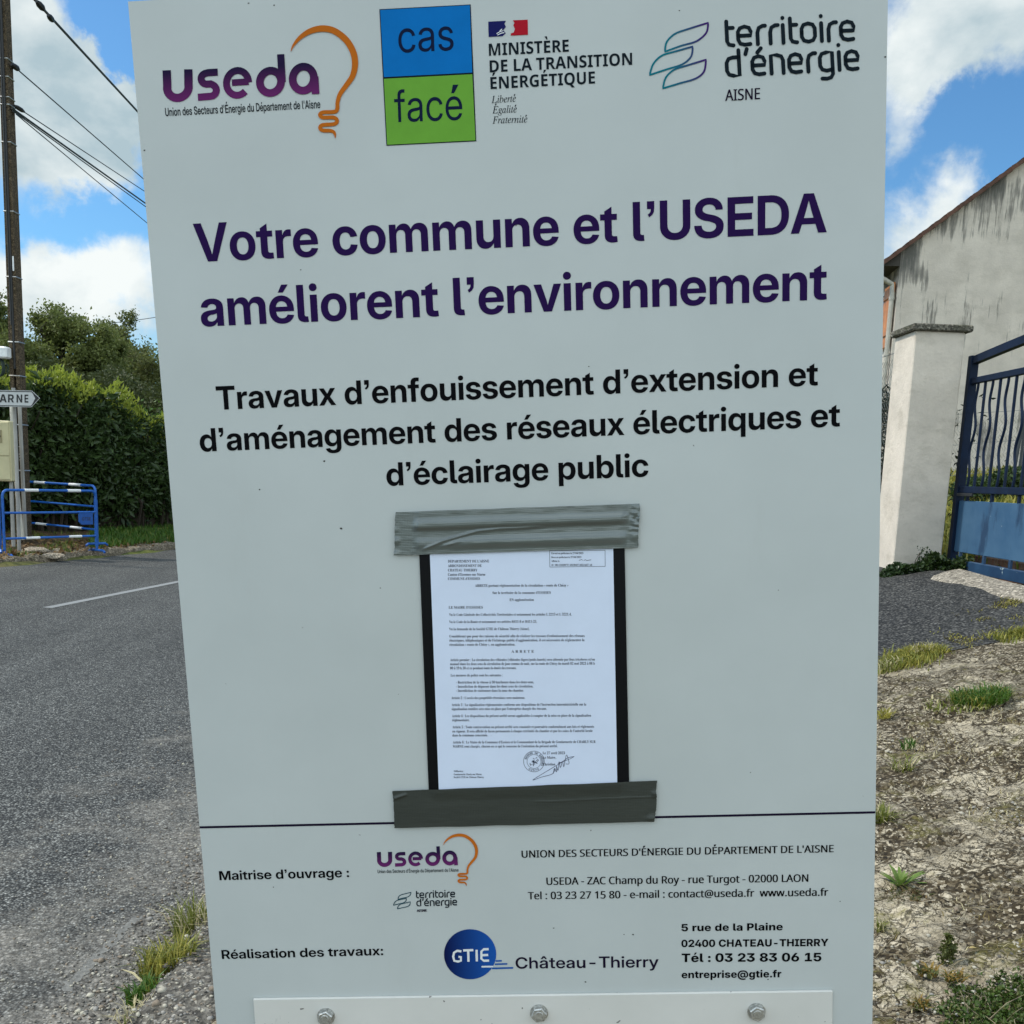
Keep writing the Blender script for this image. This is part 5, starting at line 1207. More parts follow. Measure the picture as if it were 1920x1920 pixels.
# mounting plate with three bolts
p_tl, p_tr = board_uv(476, 1869.5), board_uv(1560, 1855)
m = MB()
pu0, pu1, pv = p_tl[0], p_tr[0], (p_tl[1] + p_tr[1]) / 2
m.bevbox((pu0 - PANEL_W / 2, BASE_DROP - pv - .12, .0002), (pu1 - PANEL_W / 2, BASE_DROP - pv, .0045), .0012)


def plate_mat():
    t = NT('ivory_painted_plate')
    c = t.ramp(t.noise(8, 6, .6), [(.3, (.60, .585, .54)), (.7, (.66, .64, .595))])
    c = t.mix(t.math('MULTIPLY', t.math('GREATER_THAN', t.noise(110, 2, .4), .75), .8), c, (.08, .07, .06))
    c = t.mix(t.ramp(t.noise(16, 8, .75, t.vec((1.6, .6, 1))), [(.66, 0.0), (.76, .55)]), c, (.22, .20, .17))
    return t.done(c, .4)


plate = m.build('mounting_plate', plate_mat(), board)
M_BOLT = simple('zinc_bolt', (.50, .50, .48), .28, .95, .3, 300, .3)
for bx, by_ in ((613, 1902), (1011, 1895.5), (1417, 1893)):
    x, y, _ = ploc(bx, by_); r = .0098
    m = MB()
    m.tube([(x, y, .0046), (x, y, .0058)], r * 1.12, 20)
    hexa = lambda rr, z, ph: [(x + rr * math.cos(ph + i * math.pi / 3), y + rr * math.sin(ph + i * math.pi / 3), z) for i in range(6)]
    ph = random.random()
    V = hexa(r, .0058, ph) + hexa(r, .0112, ph) + hexa(r * .86, .0124, ph)
    m.add(V, [(i, (i + 1) % 6, 6 + (i + 1) % 6, 6 + i) for i in range(6)] + [(6 + i, 6 + (i + 1) % 6, 12 + (i + 1) % 6, 12 + i) for i in range(6)] + [tuple(range(12, 18))])
    m.tube([(x, y, .0124), (x, y, .0128)], [r * .55, r * .5], 14)
    m.build('bolt', M_BOLT, plate)

# ---- printing
M_PURPLE = ink('deep_purple_print', (.020, .006, .058))
M_BLACK = ink('black_print', (.003, .003, .004))
M_NAVY = ink('dark_slate_print', (.008, .014, .020))
M_VIOLETBLACK = ink('violet_black_print', (.012, .007, .022))

C = []
text_on_board(C, 'Votre commune et l\u2019USEDA', 'bold', (367, 491.5), (1550, 435.5), 69.5)
text_on_board(C, 'améliorent l\u2019environnement', 'bold', (378, 612.5), (1550, 561.5), 68)
poly_mesh('headline', C, M_PURPLE, panel)
C = []
text_on_board(C, 'Travaux d\u2019enfouissement d\u2019extension et', 'bold', (407.5, 768.5), (1533.5, 722.5), 43.5)
text_on_board(C, 'd\u2019aménagement des réseaux électriques et', 'bold', (376, 847), (1574.7, 799.5), 43)
text_on_board(C, 'd\u2019éclairage public', 'bold', (725.5, 911), (1216, 893.5), 43)
text_on_board(C, 'Maitrise d\u2019ouvrage :', 'bold', (412, 1650.3), (655, 1644.3), 18)
text_on_board(C, 'Réalisation des travaux:', 'bold', (416.5, 1798), (719, 1790.7), 18)
poly_mesh('lettering', C, M_BLACK, panel)
C = []
text_on_board(C, 'UNION DES SECTEURS D\u2019ÉNERGIE DU DÉPARTEMENT DE L\u2019AISNE'.replace('\u2019', "'"), 'humanist', (978.6, 1608), (1562.5, 1597.6), 14, heavier=.45)
text_on_board(C, 'USEDA - ZAC Champ du Roy - rue Turgot - 02000 LAON', 'humanist', (1025, 1659), (1515, 1653), 14.5, heavier=.45)
text_on_board(C, 'Tel : 03 23 27 15 80 - e-mail : contact@useda.fr  www.useda.fr', 'humanist', (990.6, 1686), (1552.4, 1679.2), 14.3, heavier=.45)
text_on_board(C, '5 rue de la Plaine', 'heavy', (1277.5, 1746), (1467.5, 1744), 14.5)
text_on_board(C, '02400 CHATEAU-THIERRY', 'heavy', (1277.5, 1775.6), (1553, 1773.7), 14.5)
text_on_board(C, 'Tél : 03 23 83 06 15', 'heavy', (1278, 1803.7), (1540, 1802.2), 17)
text_on_board(C, 'entreprise@gtie.fr', 'heavy', (1278, 1834), (1465, 1832.2), 14.5)
poly_mesh('address_lettering', C, M_BLACK, panel)
C = []
text_on_board(C, 'MINISTÈRE', 'humanistbold', (917, 104.8), (1066.7, 97), 21)
text_on_board(C, 'DE LA TRANSITION', 'humanistbold', (918.5, 136), (1185.4, 121.7), 21)
text_on_board(C, 'ÉNERGÉTIQUE', 'humanistbold', (920, 167.3), (1115.8, 156.6), 21)
text_on_board(C, 'Liberté', 'serifitalic', (921.7, 193.6), (967.5, 190.8), 12.5)
text_on_board(C, 'Égalité', 'serifitalic', (923.3, 213), (969.2, 210.8), 12.5)
text_on_board(C, 'Fraternité', 'serifitalic', (923.3, 232), (989, 229.6), 12.5)
poly_mesh('ministry_lettering', C, M_NAVY, panel)
# tricolour mark with a pale profile between blue and red
S = lambda x, y: (880 + x / 2.4, y / 2.4)
m = MB()
blue = [(85, 98), (165, 94), (158, 108), (165, 122), (152, 136), (164, 150), (150, 163), (87, 167)]
m.add([ploc(*S(*p), .0004) for p in blue], [tuple(range(len(blue)))[::-1]])
fix_up(m.build('flag_blue', ink('flag_blue_print', (.012, .014, .10)), panel))
m = MB()
red = [(196, 92), (263, 89), (264, 157), (187, 161), (186, 152), (200, 146), (205, 130), (198, 114), (203, 104)]
m.add([ploc(*S(*p), .0004) for p in red], [tuple(range(len(red)))[::-1]])
fix_up(m.build('flag_red', ink('flag_red_print', (.42, .012, .025)), panel))
m = MB()
for q in ([(124, 152), (140, 142), (150, 140)], [(128, 158), (144, 150), (156, 148)], [(138, 140), (146, 132)]):  # white printed scribble on the blue field
    stroke(m, [S(*p) for p in q], 1.5, .00055)
fix_up(m.build('flag_scribble', simple('white_print', (.72, .73, .73), .42, var=.03), panel))

# the two stacked squares
def quad(pts, z): return [ploc(*p, z) for p in pts]


TLq, TRq, MLq, MRq, BLq, BRq = (711.4, 17.6), (882.6, 8.6), (718.3, 146.6), (887.2, 138), (724.6, 273.4), (893.2, 265)
m = MB(); m.add(quad([BLq, BRq, TRq, TLq], .0004), [(0, 1, 2, 3)]); fix_up(m.build('logo_border', M_NAVY, panel))


def inset(q, a=1.6):
    c = np.mean(q, 0); return [tuple(np.array(p) + np.sign(c - np.array(p)) * a) for p in q]


m = MB(); m.add(quad(inset([MLq, MRq, TRq, TLq]), .0006), [(0, 1, 2, 3)]); fix_up(m.build('logo_blue_square', ink('logo_blue', (.004, .155, .47)), panel))
m = MB(); m.add(quad(inset([BLq, BRq, MRq, MLq]), .0006), [(0, 1, 2, 3)]); fix_up(m.build('logo_green_square', ink('logo_green', (.15, .36, .045)), panel))
C = []
text_on_board(C, 'cas', 'regular', (748, 99.2), (851, 94.3), 56, z=.0008)
text_on_board(C, 'facé', 'regular', (740.6, 229.7), (867.4, 224.8), 56, z=.0008)
poly_mesh('logo_lettering', C, ink('logo_navy', (.006, .012, .040)), panel)


# lightbulb wordmark, drawn with pen strokes; map_ turns drawing units into photo pixels
def bulb_logo(map_, k, small=False):
    up = {'u': [(194, 352), (197, 430)] + arc(250, 436, 54, 54, 172, 8, 14, -.06) + [(303, 425), (302, 347)],
          's': [(449, 361), (400, 364)] + arc(396, 394, 30, 28, 265, 100, 10, 0) + [(415, 420)] + arc(412, 452, 30, 30, -70, 88, 10, 0) + [(350, 487)],
          'e': arc(548, 415, 55, 62, 0, -315, 26), 'e2': [(520, 414), (604, 409)],
          'd': arc(713, 410, 53, 56, 0, 352, 30), 'd2': [(764, 272), (772, 412)],
          'a': arc(877, 394, 53, 60, 0, 352, 30), 'a2': [(934, 384), (939, 471)]}
    W = {'u': 42, 's': 36, 'e': 35, 'e2': 33, 'd': 39, 'd2': 36, 'a': 39, 'a2': 38}
    m = MB()
    for i, (c, pts) in enumerate(up.items()):
        stroke(m, [map_(*p) for p in pts], W[c] * k, .0004 + .00004 * i, cap='flat', closed=c in 'da')
    ys = [v[1] for v in m.v]
    g = gradient_ink('plum_gradient_print', 1, min(ys) + .25 * (max(ys) - min(ys)) * .2, min(ys) + .72 * (max(ys) - min(ys)), (.13, .020, .115), (.018, .010, .042))
    fix_up(m.build('wordmark', g, panel))
    path = [(815, 258), (830, 225), (865, 186), (912, 157), (970, 144), (1030, 155), (1090, 200), (1126, 260), (1136, 320), (1124, 380), (1092, 428), (1062, 470), (1049, 510), (1048, 540)]
    wid = [2, 12, 21, 28, 32, 32, 32, 32, 31, 28, 25, 22, 20, 20]
    sm = catmull(path, 6); ws = np.interp(np.linspace(0, 1, len(sm)), np.linspace(0, 1, len(wid)), wid)
    coil = catmull([(1048, 540), (1042, 556), (1020, 561), (975, 563), (961, 575), (975, 588), (1030, 589), (1046, 605), (1032, 621), (975, 626), (961, 640), (975, 653), (1016, 655), (1034, 668), (1037, 692)], 6)
    wc = np.interp(np.linspace(0, 1, len(coil)), [0, .82, .93, 1], [20, 19, 14, 2])
    m = MB()
    stroke(m, [map_(*p) for p in sm + coil[1:]], [w * k for w in list(ws) + list(wc)[1:]], .0008, cap='flat')
    fix_up(m.build('bulb_outline', M_ORANGE, panel))


M_ORANGE = ink('orange_print', (.50, .13, .012))
bulb_logo(lambda x, y: (240 + x / 2.6667, y / 2.6667), 1 / 2.6667)
bulb_logo(lambda x, y: (380 + (1080 + .644 * (x - 173)) / 3.31, 1520 + (347 + .575 * (y - 511) + .0178 * (x - 173)) / 3.31), .60 / 3.31)
C = []
text_on_board(C, "Union des Secteurs d'Énergie du Département de l'Aisne", 'semi', (310.5, 218), (601, 202.7), 14.5)
text_on_board(C, "Union des Secteurs d'Énergie du Département de l'Aisne", 'semi', (708, 1637), (859.8, 1634.2), 6.8)
poly_mesh('tagline', C, M_NAVY, panel)


# three-leaf mark and rounded lettering
def leaf_logo(map_, w, mat):
    m = MB()
    for i, pts in enumerate(([(880, 233), (888, 190), (925, 153), (985, 131), (1075, 103), (1066, 148), (1022, 186), (955, 206)],
                             [(811, 338), (828, 288), (866, 251), (920, 234), (1005, 210), (998, 255), (958, 290), (890, 312)],
                             [(871, 398), (884, 350), (922, 314), (980, 295), (1065, 269), (1056, 322), (1018, 354), (945, 376)])):
        seq = [pts[0]] + [tuple(p) for p in catmull(pts[0:5], 5)[1:]] + [tuple(p) for p in catmull(pts[4:] + pts[:1], 5)[1:-1]]
        stroke(m, [map_(*p) for p in seq], w, .0004 + .00004 * i, closed=True)
    return fix_up(m.build('leaf_mark', mat, panel))


o = leaf_logo(lambda x, y: (880 + x / 2.4, y / 2.4), 3.6, M_NAVY)
xs = [v.co.x for v in o.data.vertices]
o.data.materials[0] = gradient_ink('teal_to_violet_print', 0, min(xs) + .02, max(xs) - .005, (.006, .16, .21), (.055, .02, .14))
sl = lambda x, y: (380 + (1184 + .411 * (x - 810)) / 3.31, 1520 + (503 + .355 * (y - 103) + .012 * (x - 810)) / 3.31)
leaf_logo(sl, 1.5, ink('dark_teal_print', (.012, .055, .075)))

ROUND = {  # monoline letters: strokes in units of x-height 1, and advance
    't': ([[(.12, 1.32), (.12, .22), (.20, .05), (.38, .0), (.42, .0)], [(.12, .96), (.42, .96)]], .58),
    'e': ([[(.10, .50), (.70, .50), (.70, .70), (.62, .92), (.40, 1.0), (.18, .92), (.08, .72), (.08, .28), (.18, .07), (.40, 0), (.66, .03)]], .92),
    'r': ([[(.10, 0), (.10, .62), (.17, .88), (.36, .99), (.48, .99)]], .62),
    'i': ([[(.10, 0), (.10, .98)], [(.10, 1.36), (.10, 1.37)]], .34),
    'o': ([[(.08, .5), (.08, .72), (.18, .93), (.40, 1.0), (.62, .93), (.72, .72), (.72, .28), (.62, .07), (.40, 0), (.18, .07), (.08, .28), (.08, .5)]], .94),
    'd': ([[(.70, 1.38), (.70, .0), (.40, 0), (.18, .07), (.08, .28), (.08, .72), (.18, .93), (.40, 1.0), (.68, 1.0)]], .94),
    '\u2019': ([[(.18, 1.42), (.10, 1.14)]], .34),
    'n': ([[(.10, 0), (.10, 1.0), (.40, 1.0), (.62, .92), (.70, .70), (.70, 0)]], .92),
    'g': ([[(.70, .06), (.40, 0), (.18, .07), (.08, .28), (.08, .72), (.18, .93), (.40, 1.0), (.70, 1.0), (.70, -.20), (.60, -.38), (.40, -.44), (.16, -.42)]], .94),
}
ROUND['é'] = (ROUND['e'][0] + [[(.36, 1.20), (.54, 1.42)]], .92)


def round_text(m, s, p0, p1, xh, w, z=.0004):
    x = 0; st = []
    for c in s:
        ss, adv = ROUND[c]; st += [[(a + x, b) for a, b in q] for q in ss]; x += adv
    xs = [a for q in st for a, b in q]; x0, x1 = min(xs) - .09, max(xs) + .09
    p0, p1 = np.array(p0), np.array(p1); d = p1 - p0; dn_ = d / np.linalg.norm(d); nn = np.array([dn_[1], -dn_[0]])
    for i, q in enumerate(st):
        pts = [p0 + d * ((a - x0) / (x1 - x0)) + nn * ((b + .09 * 1) * xh * .9) for a, b in q]
        stroke(m, [tuple(p) for p in pts], w, z + .00003 * (i % 7))


for args in (('territoire', (1360.4, 89), (1605, 77), 38, 7.4), ('d\u2019énergie', (1360.4, 146), (1613, 132.3), 38, 7.4),
             ('territoire', (780.3, 1684), (853.7, 1682), 10, 2.3), ('d\u2019énergie', (781, 1699.2), (857.4, 1697.2), 10, 2.3)):
    m = MB(); round_text(m, *args); fix_up(m.build('rounded_lettering', M_NAVY, panel))
C = []
text_on_board(C, 'AISNE', 'humanist', (1360, 189.5), (1424.6, 186), 19.5, heavier=.45)
text_on_board(C, 'AISNE', 'humanist', (781.8, 1709.7), (800.8, 1709), 4.8, heavier=.45)
poly_mesh('county_lettering', C, M_VIOLETBLACK, panel)

# dividing rule
m = MB(); stroke(m, [(374.5, 1551.2), (1641, 1523)], 4.2, .0003, cap='flat'); fix_up(m.build('dividing_rule', M_VIOLETBLACK, panel))

# round contractor mark
m = MB(); n = 48
ring = [(881.5 + 49 * math.cos(t), 1789 + 47 * math.sin(t)) for t in np.linspace(0, 2 * math.pi, n, endpoint=False)]
m.add([ploc(*p, .0004) for p in ring], [tuple(range(n))]); o = fix_up(m.build('round_mark', M_NAVY, panel))
xs = [v.co.x for v in o.data.vertices]
o.data.materials[0] = gradient_ink('royal_blue_gradient_print', 0, min(xs), max(xs), (.004, .006, .05), (.012, .085, .36))
m = MB()
T3 = lambda x, y: (380 + x / 3.31, 1520 + y / 3.31)
for q in ([(1606, 872), (1580, 868), (1560, 880), (1555, 905), (1562, 930), (1585, 935), (1603, 930), (1603, 906), (1588, 906)],
          [(1617, 866), (1680, 864)], [(1648, 866), (1650, 936)], [(1700, 862), (1702, 934)], [(1775, 858), (1745, 859), (1730, 872), (1730, 918), (1746, 930), (1778, 929)], [(1730, 896), (1772, 894)]):
    stroke(m, [T3(*p) for p in q], 4.3, .0006 + .00002 * len(m.f) / 20, cap='flat')
stroke(m, [T3(1735, 967), T3(1800, 966)], 3.0, .0006)
fix_up(m.build('round_mark_lettering', simple('white_ink', (.72, .73, .73), .42, var=.03), panel))
m = MB()
stroke(m, [T3(1822, 932), T3(1853, 931)], 3.0, .0005); stroke(m, [T3(1818, 952), T3(1887, 950)], 3.0, .0005); stroke(m, [T3(1800, 978), (961, 1814.4)], 3.2, .0005)
fix_up(m.build('speed_lines', ink('royal_blue_print', (.012, .085, .33)), panel))
C = []
text_on_board(C, 'Château-Thierry', 'semi', (967, 1816), (1235, 1813.4), 22.5)
poly_mesh('town_lettering', C, M_VIOLETBLACK, panel)
# specks of dirt
M_DIRT = simple('dirt', (.05, .045, .04), .9)
for sx, sy, r in ((608, 865, 3), (640, 991, 3.2), (487, 918, 2), (271, 282, 2.2), (1104, 687, 1.6), (564, 506, 1.6), (860, 540, 1.4), (1187, 1752, 2.6), (1170, 1752, 1.6), (1575, 1690, 1.6), (1274, 20, 1.6), (513, 1663, 1.5), (1038, 1740, 1.6), (1098, 1841, 2), (1440, 1836, 2), (466, 6, 2), (514, 10, 2), (1644, 1539, 2), (1660, 107, 2.4)):
    q = [(sx + r * math.cos(t) * random.uniform(.5, 1.1), sy + r * .7 * math.sin(t) * random.uniform(.6, 1.2)) for t in np.linspace(0, 6.28, 8, endpoint=False)]
    fix_up(MB().add([ploc(*p, .0003) for p in q], [tuple(range(8))]).build('dirt_speck', M_DIRT, panel))

# ------------------------------------------------------------------ the taped-up notice
notice = thing('paper_notice', 'white typed notice sheet in a black-edged sleeve taped to the middle of the board', 'notice')
notice.matrix_world = BOARD_M @ Matrix.Translation(Vector(ploc(985, 1465)))
N_INV = Matrix.Translation(-Vector(ploc(985, 1465)))


def to_notice(o): o.data.transform(N_INV); return o


def slab(name, q, z0, z1, mat, parent, nseg=1):
    m = MB(); lo = [ploc(*p, z0) for p in q]; hi = [ploc(*p, z1) for p in q]
    m.add(lo + hi, [(4, 5, 6, 7), (0, 4, 7, 3), (1, 2, 6, 5), (0, 1, 5, 4), (2, 3, 7, 6)])
    o = m.build(name, mat, parent)
    import bmesh
    bm = bmesh.new(); bm.from_mesh(o.data); bmesh.ops.recalc_face_normals(bm, faces=bm.faces[:]); bm.to_mesh(o.data); bm.free()
    return o


M_SLEEVE = simple('black_plastic', (.004, .004, .005), .45, var=.1, spec=.12)
M_PAPER = simple('bluish_white_paper', (.66, .72, .86), .45, var=.03, scale=20)
o = to_notice(slab('sleeve', [(805, 1500), (1180, 1490), (1170.5, 1000), (785.5, 1012)], .0006, .0022, M_SLEEVE, notice))
sheet_o = to_notice(slab('sheet', [(824, 1500), (1157.5, 1490), (1149, 1000), (805.5, 1012)], .0023, .0027, M_PAPER, notice))
DOC_A = [("DEPARTEMENT DE L'AISNE", 428, 469, 702), ("ARRONDISSEMENT DE", 428, 499, 652), ("CHATEAU THIERRY", 428, 528, 624), ("Canton d'Essomes sur Marne", 428, 557, 677), ("COMMUNE d'ESSISES", 428, 585, 641),
         ("ARRETE portant réglementation de la circulation « route de Chézy »", 608, 630, 1228), ("Sur le territoire de la commune d'ESSISES", 724, 678, 1112), ("EN agglomération", 838, 725, 1000), ("LE MAIRE D'ESSISES", 433, 776, 660),
         ("Vu le Code Générale des Collectivités Territoriales et notamment les articles L 2213 et L 3221.4,", 436, 823, 1250), ("Vu le Code de la Route et notamment ses articles R411-8 et R411-25,", 436, 871, 1020), ("Vu la demande de la Société GTIE de Château Thierry (Aisne),", 436, 919, 970),
         ("Considérant que pour des raisons de sécurité afin de réaliser les travaux d'enfouissement des réseaux", 438, 966, 1338), ("électriques, téléphoniques et de l'éclairage public d'agglomération, il est nécessaire de réglementer la", 438, 994, 1336), ("circulation « route de Chézy », en agglomération.", 438, 1023, 876),
         ("Envoyé en préfecture le 27/04/2023", 1116, 416, 1328), ("Reçu en préfecture le 27/04/2023", 1116, 442, 1315), ("Affiché le", 1116, 468, 1170), ("ID : 002-210200737-20230427-2023AR27-AR", 1116, 494, 1388)]
DOC_B = [("A R R E T E", 850, 38, 1000), ("Article premier : La circulation des véhicules (véhicules légers/poids lourds) sera alternée par feux tricolores et/ou", 443, 92, 1405), ("manuel dans les deux sens de circulation de jour comme de nuit, sur la route de Chézy du mardi 02 mai 2023 à 08 h", 443, 119, 1405), ("00 à 19 h 30 et ce pendant toute la durée des travaux.", 443, 148, 884),
         ("Les mesures de police sont les suivantes :", 446, 196, 792), ("- Restriction de la vitesse à 30 km/heure dans les deux sens,", 482, 242, 1000), ("- Interdiction de dépasser dans les deux sens de circulation,", 482, 270, 995), ("- Interdiction de stationner dans la zone du chantier.", 482, 298, 933),
         ("Article 2 : L'accès des propriétés riveraines sera maintenu.", 451, 346, 941), ("Article 3 : La signalisation réglementaire conforme aux dispositions de l'instruction interministérielle sur la", 453, 391, 1348), ("signalisation routière sera mise en place par l'entreprise chargée des travaux.", 453, 419, 1086),
         ("Article 4 : Les dispositions du présent arrêté seront applicables à compter de la mise en place de la signalisation", 455, 465, 1380), ("réglementaire.", 456, 494, 572), ("Article 5 : Toute contravention au présent arrêté sera constatée et poursuivie conformément aux lois et règlements", 458, 539, 1400), ("en vigueur. Il sera affiché de façon permanente à chaque extrémité du chantier et par les soins de l'autorité locale", 458, 567, 1390), ("dans la commune concernée.", 458, 595, 694),
         ("Article 6 : Le Maire de la Commune d'Essises et le Commandant de la Brigade de Gendarmerie de CHARLY SUR", 461, 640, 1410), ("MARNE sont chargés, chacun en ce qui le concerne de l'exécution du présent arrêté.", 461, 668, 1158),
         ("Le 27 avril 2023", 1058, 713, 1206), ("Le Maire,", 1058, 743, 1147), ("Diffusion :", 467, 834, 535), ("Gendarmerie Charly sur Marne", 467, 855, 653), ("Société GTIE de Château Thierry", 467, 874, 667)]
C = []
for rows, oy in ((DOC_A, 920), (DOC_B, 1210)):
    for s, xl, yc, xr in rows:
        small = s[:4] in ('Envo', 'Reçu', 'Affi', 'ID :', 'Diff', 'Gend', 'Soci')
        h = 12 if small else 17
        sl_ = -.004 * (xr - xl)
        text_on_board(C, s, 'serif', (720 + xl / 3.5556, oy + (yc + h / 2 - sl_ / 2) / 3.5556), (720 + xr / 3.5556, oy + (yc + h / 2 + sl_ / 2) / 3.5556), h / 3.5556, z=.0029, n=2)
to_notice(poly_mesh('typed_text', C, ink('toner', (.02, .022, .035)), notice, True))
ZA = lambda x, y: (720 + x / 3.5556, 920 + y / 3.5556)
ZB = lambda x, y: (720 + x / 3.5556, 1210 + y / 3.5556)
m = MB()
for a, b in (((1104, 399), (1473, 396)), ((1473, 396), (1474, 503)), ((1474, 503), (1106, 508)), ((1106, 508), (1104, 399))):
    stroke(m, [ZA(*a), ZA(*b)], .7, .0029)
stroke(m, [ZA(1300, 463), ZA(1320, 458), ZA(1322, 464)], .9, .0029); stroke(m, [ZA(1332, 463), ZA(1345, 459), ZA(1350, 464), ZA(1380, 460)], .9, .0029)
for r, w in ((69, .75), (46, .6)):
    stroke(m, [ZB(1000 + r * math.cos(t), 770 + r * math.sin(t)) for t in np.linspace(0, 2 * math.pi, 40, endpoint=False)], w, .0029, closed=True)
rs = random.Random(4)
for k in range(26):   # the seated figure inside the stamp reads as a knot of ink
    t = rs.uniform(0, 6.28); r = rs.uniform(0, 32); a = np.array([1000 + r * math.cos(t), 772 + r * math.sin(t)])
    stroke(m, [ZB(*a), ZB(*(a + [rs.uniform(-12, 12), rs.uniform(-12, 12)]))], 1.0, .0029 + .00001 * k)
fix_up(to_notice(m.build('stamp', ink('stamp_ink', (.03, .035, .06)), notice)))
# words round the stamp
C = []
for word, a0, a1 in (('MAIRIE DE ESSISES', 200, 385), ('02570', 120, 62)):
    cts = list(word)
    for i, c in enumerate(cts):
        if c == ' ': continue
        a = math.radians(a0 + (a1 - a0) * i / (len(cts) - 1)); rd = np.array([math.cos(a), math.sin(a)])
        if a1 < a0: rd_out = -rd; base_r = 64
        else: rd_out = rd; base_r = 51
        p = np.array([1000, 770]) + rd * base_r; tang = np.array([-rd_out[1], rd_out[0]])
        text_on_board(C, c, 'bold', ZB(*(p - tang * 5)), ZB(*(p + tang * 5)), 13 / 3.5556, z=.0029, n=2)
to_notice(poly_mesh('stamp_lettering', C, ink('stamp_letter_ink', (.03, .035, .06)), notice, True))
m = MB()
stroke(m, [ZB(*p) for p in catmull([(1267, 737), (1225, 746), (1185, 775), (1110, 820), (1040, 862), (992, 894), (1050, 874), (1110, 858), (1132, 842), (1140, 815)], 5)], .8, .0030)
stroke(m, [ZB(*p) for p in catmull([(1130, 848), (1136, 815), (1150, 840), (1150, 800), (1160, 830), (1168, 770), (1176, 812), (1190, 768), (1198, 806), (1208, 760), (1218, 726), (1234, 782), (1212, 786)], 4)], .8, .00303)
stroke(m, [ZB(*p) for p in catmull([(1160, 782), (1200, 768), (1240, 752), (1266, 738)], 4)], .7, .00306)
fix_up(to_notice(m.build('signature', ink('pen_ink', (.02, .02, .06)), notice)))
C = []
text_on_board(C, 'Christian', 'serif', ZB(1060, 797), ZB(1142, 796), 17 / 3.5556, z=.00295, n=2)
to_notice(poly_mesh('signed_name', C, ink('toner_name', (.02, .022, .035)), notice, True))


# ---- duct tape
def tape_mat(name, base, rough=.33):
    t = NT(name)
    c = t.ramp(t.noise(10, 6, .6, t.vec((1, 8, 1))), [(.3, tuple(v * .88 for v in base)), (.7, tuple(v * 1.1 for v in base))])
    b = t.bump(t.noise(26, 6, .65, t.vec((.4, 9, 1))), .14, .0012)
    weave = t.math('ADD', t.math('SINE', t.math('MULTIPLY', t.sep()[0], 3300)), t.math('SINE', t.math('MULTIPLY', t.sep()[1], 3300)))
    b = t.bump(weave, .05, .0004, b)
    return t.done(c, rough, .4, b, .5)


def tape(name, q, label, zfun, mat, base_z, seed):
    tlc, trc, brc, blc = [np.array(p, float) for p in q]
    nu, nv = 190, 44
    rr = np.random.default_rng(seed)
    jl = np.cumsum(rr.normal(0, .5, nv)) * .5; jr = np.cumsum(rr.normal(0, .6, nv)) * .5
    jl -= jl.mean(); jr -= jr.mean()
    V = []
    for j in range(nv):
        t = j / (nv - 1)
        a = tlc * (1 - t) + blc * t + np.array([jl[j], 0]); b = trc * (1 - t) + brc * t + np.array([jr[j], 0])
        for i in range(nu):
            s = i / (nu - 1)
            p = a * (1 - s) + b * s
            p = p + np.array([0, .8 * mnoise.noise(Vector((s * 9, t * 2, seed)))])
            edge = min(s, 1 - s) * 30
            z = base_z + zfun(s, t) * 2.2e-3 + .00012 * mnoise.fractal(Vector((s * 14, t * 7, seed)), 1, 2, 4)
            V.append(ploc(*p, max(z, base_z)))
    i = (np.arange(nv - 1)[:, None] * nu + np.arange(nu - 1)[None, :]).ravel()
    Fq = np.stack([i, i + nu, i + nu + 1, i + 1], 1)
    o = big_mesh(name, np.array(V), Fq, mat, smooth=True)
    ctr = ploc(*((tlc + brc) / 2), 0)
    o.data.transform(Matrix.Translation(-Vector(ctr)))
    o.matrix_world = BOARD_M @ Matrix.Translation(Vector(ctr))
    tag(o, label, 'tape', 'strips of grey tape on the board')
    return o


def g(x, c, w): return math.exp(-((x - c) / w) ** 2)


def z_top(s, t):
    on = float(smoothstep(.07, .10, s) * (1 - smoothstep(.92, .96, s)))
    z = on * (1.5 * float(smoothstep(.17, .27, t) * (1 - smoothstep(.36, .47, t))) + .9 * float(smoothstep(.60, .74, t) * (1 - smoothstep(.78, .92, t))) * (.4 + .6 * float(smoothstep(.2, .3, s))) + .5)
    path = np.interp(s, [.10, .14, .20, .27, .34, .45, .62], [.93, .84, .70, .60, .50, .46, .45])
    z += .95 * g(t, path, .022) * float(smoothstep(.11, .14, s) * (1 - smoothstep(.55, .64, s)))
    z += .7 * g(t, path + .12, .03) * g(s, .235, .03)
    z += 1.1 * float(smoothstep(.955, .985, s)) * (mnoise.fractal(Vector((s * 30, t * 9, 4)), .8, 2.2, 4) + .6) * g(t, .40, .33)
    z += .35 * float(1 - smoothstep(.0, .03, s)) * (math.sin(t * 21) + .6) * float(smoothstep(.3, .6, t))
    return z


def z_bot(s, t):
    z = .45 * float(smoothstep(.14, .17, s) * (1 - smoothstep(.86, .88, s))) * float(1 - smoothstep(.05, .35, t))
    z += 1.0 * g(t, .17 - 2.2 * (s - .02), .03) * float(1 - smoothstep(.045, .055, s)) * (s > .004)
    z += .7 * g(s, .995, .012) * g(t, .33, .07) + .7 * g(s, .99, .02) * g(t, .92, .08)
    z += .25 * g(t, .45 - .06 * s, .012) * float(smoothstep(.5, .6, s))
    return z


tape('duct_tape', [(742.5, 960), (1198.5, 944), (1196.7, 1026.5), (739.7, 1041)], 'wrinkled silver grey tape strip across the top edge of the paper notice', z_top, tape_mat('silver_tape', (.150, .168, .163), .22), .0036, 3)
tape('duct_tape', [(735.5, 1481.5), (1231.8, 1462), (1227.6, 1539), (742.5, 1551)], 'smooth darker grey tape strip across the bottom edge of the paper notice', z_bot, tape_mat('dull_tape', (.048, .053, .045), .45), .0036, 5)

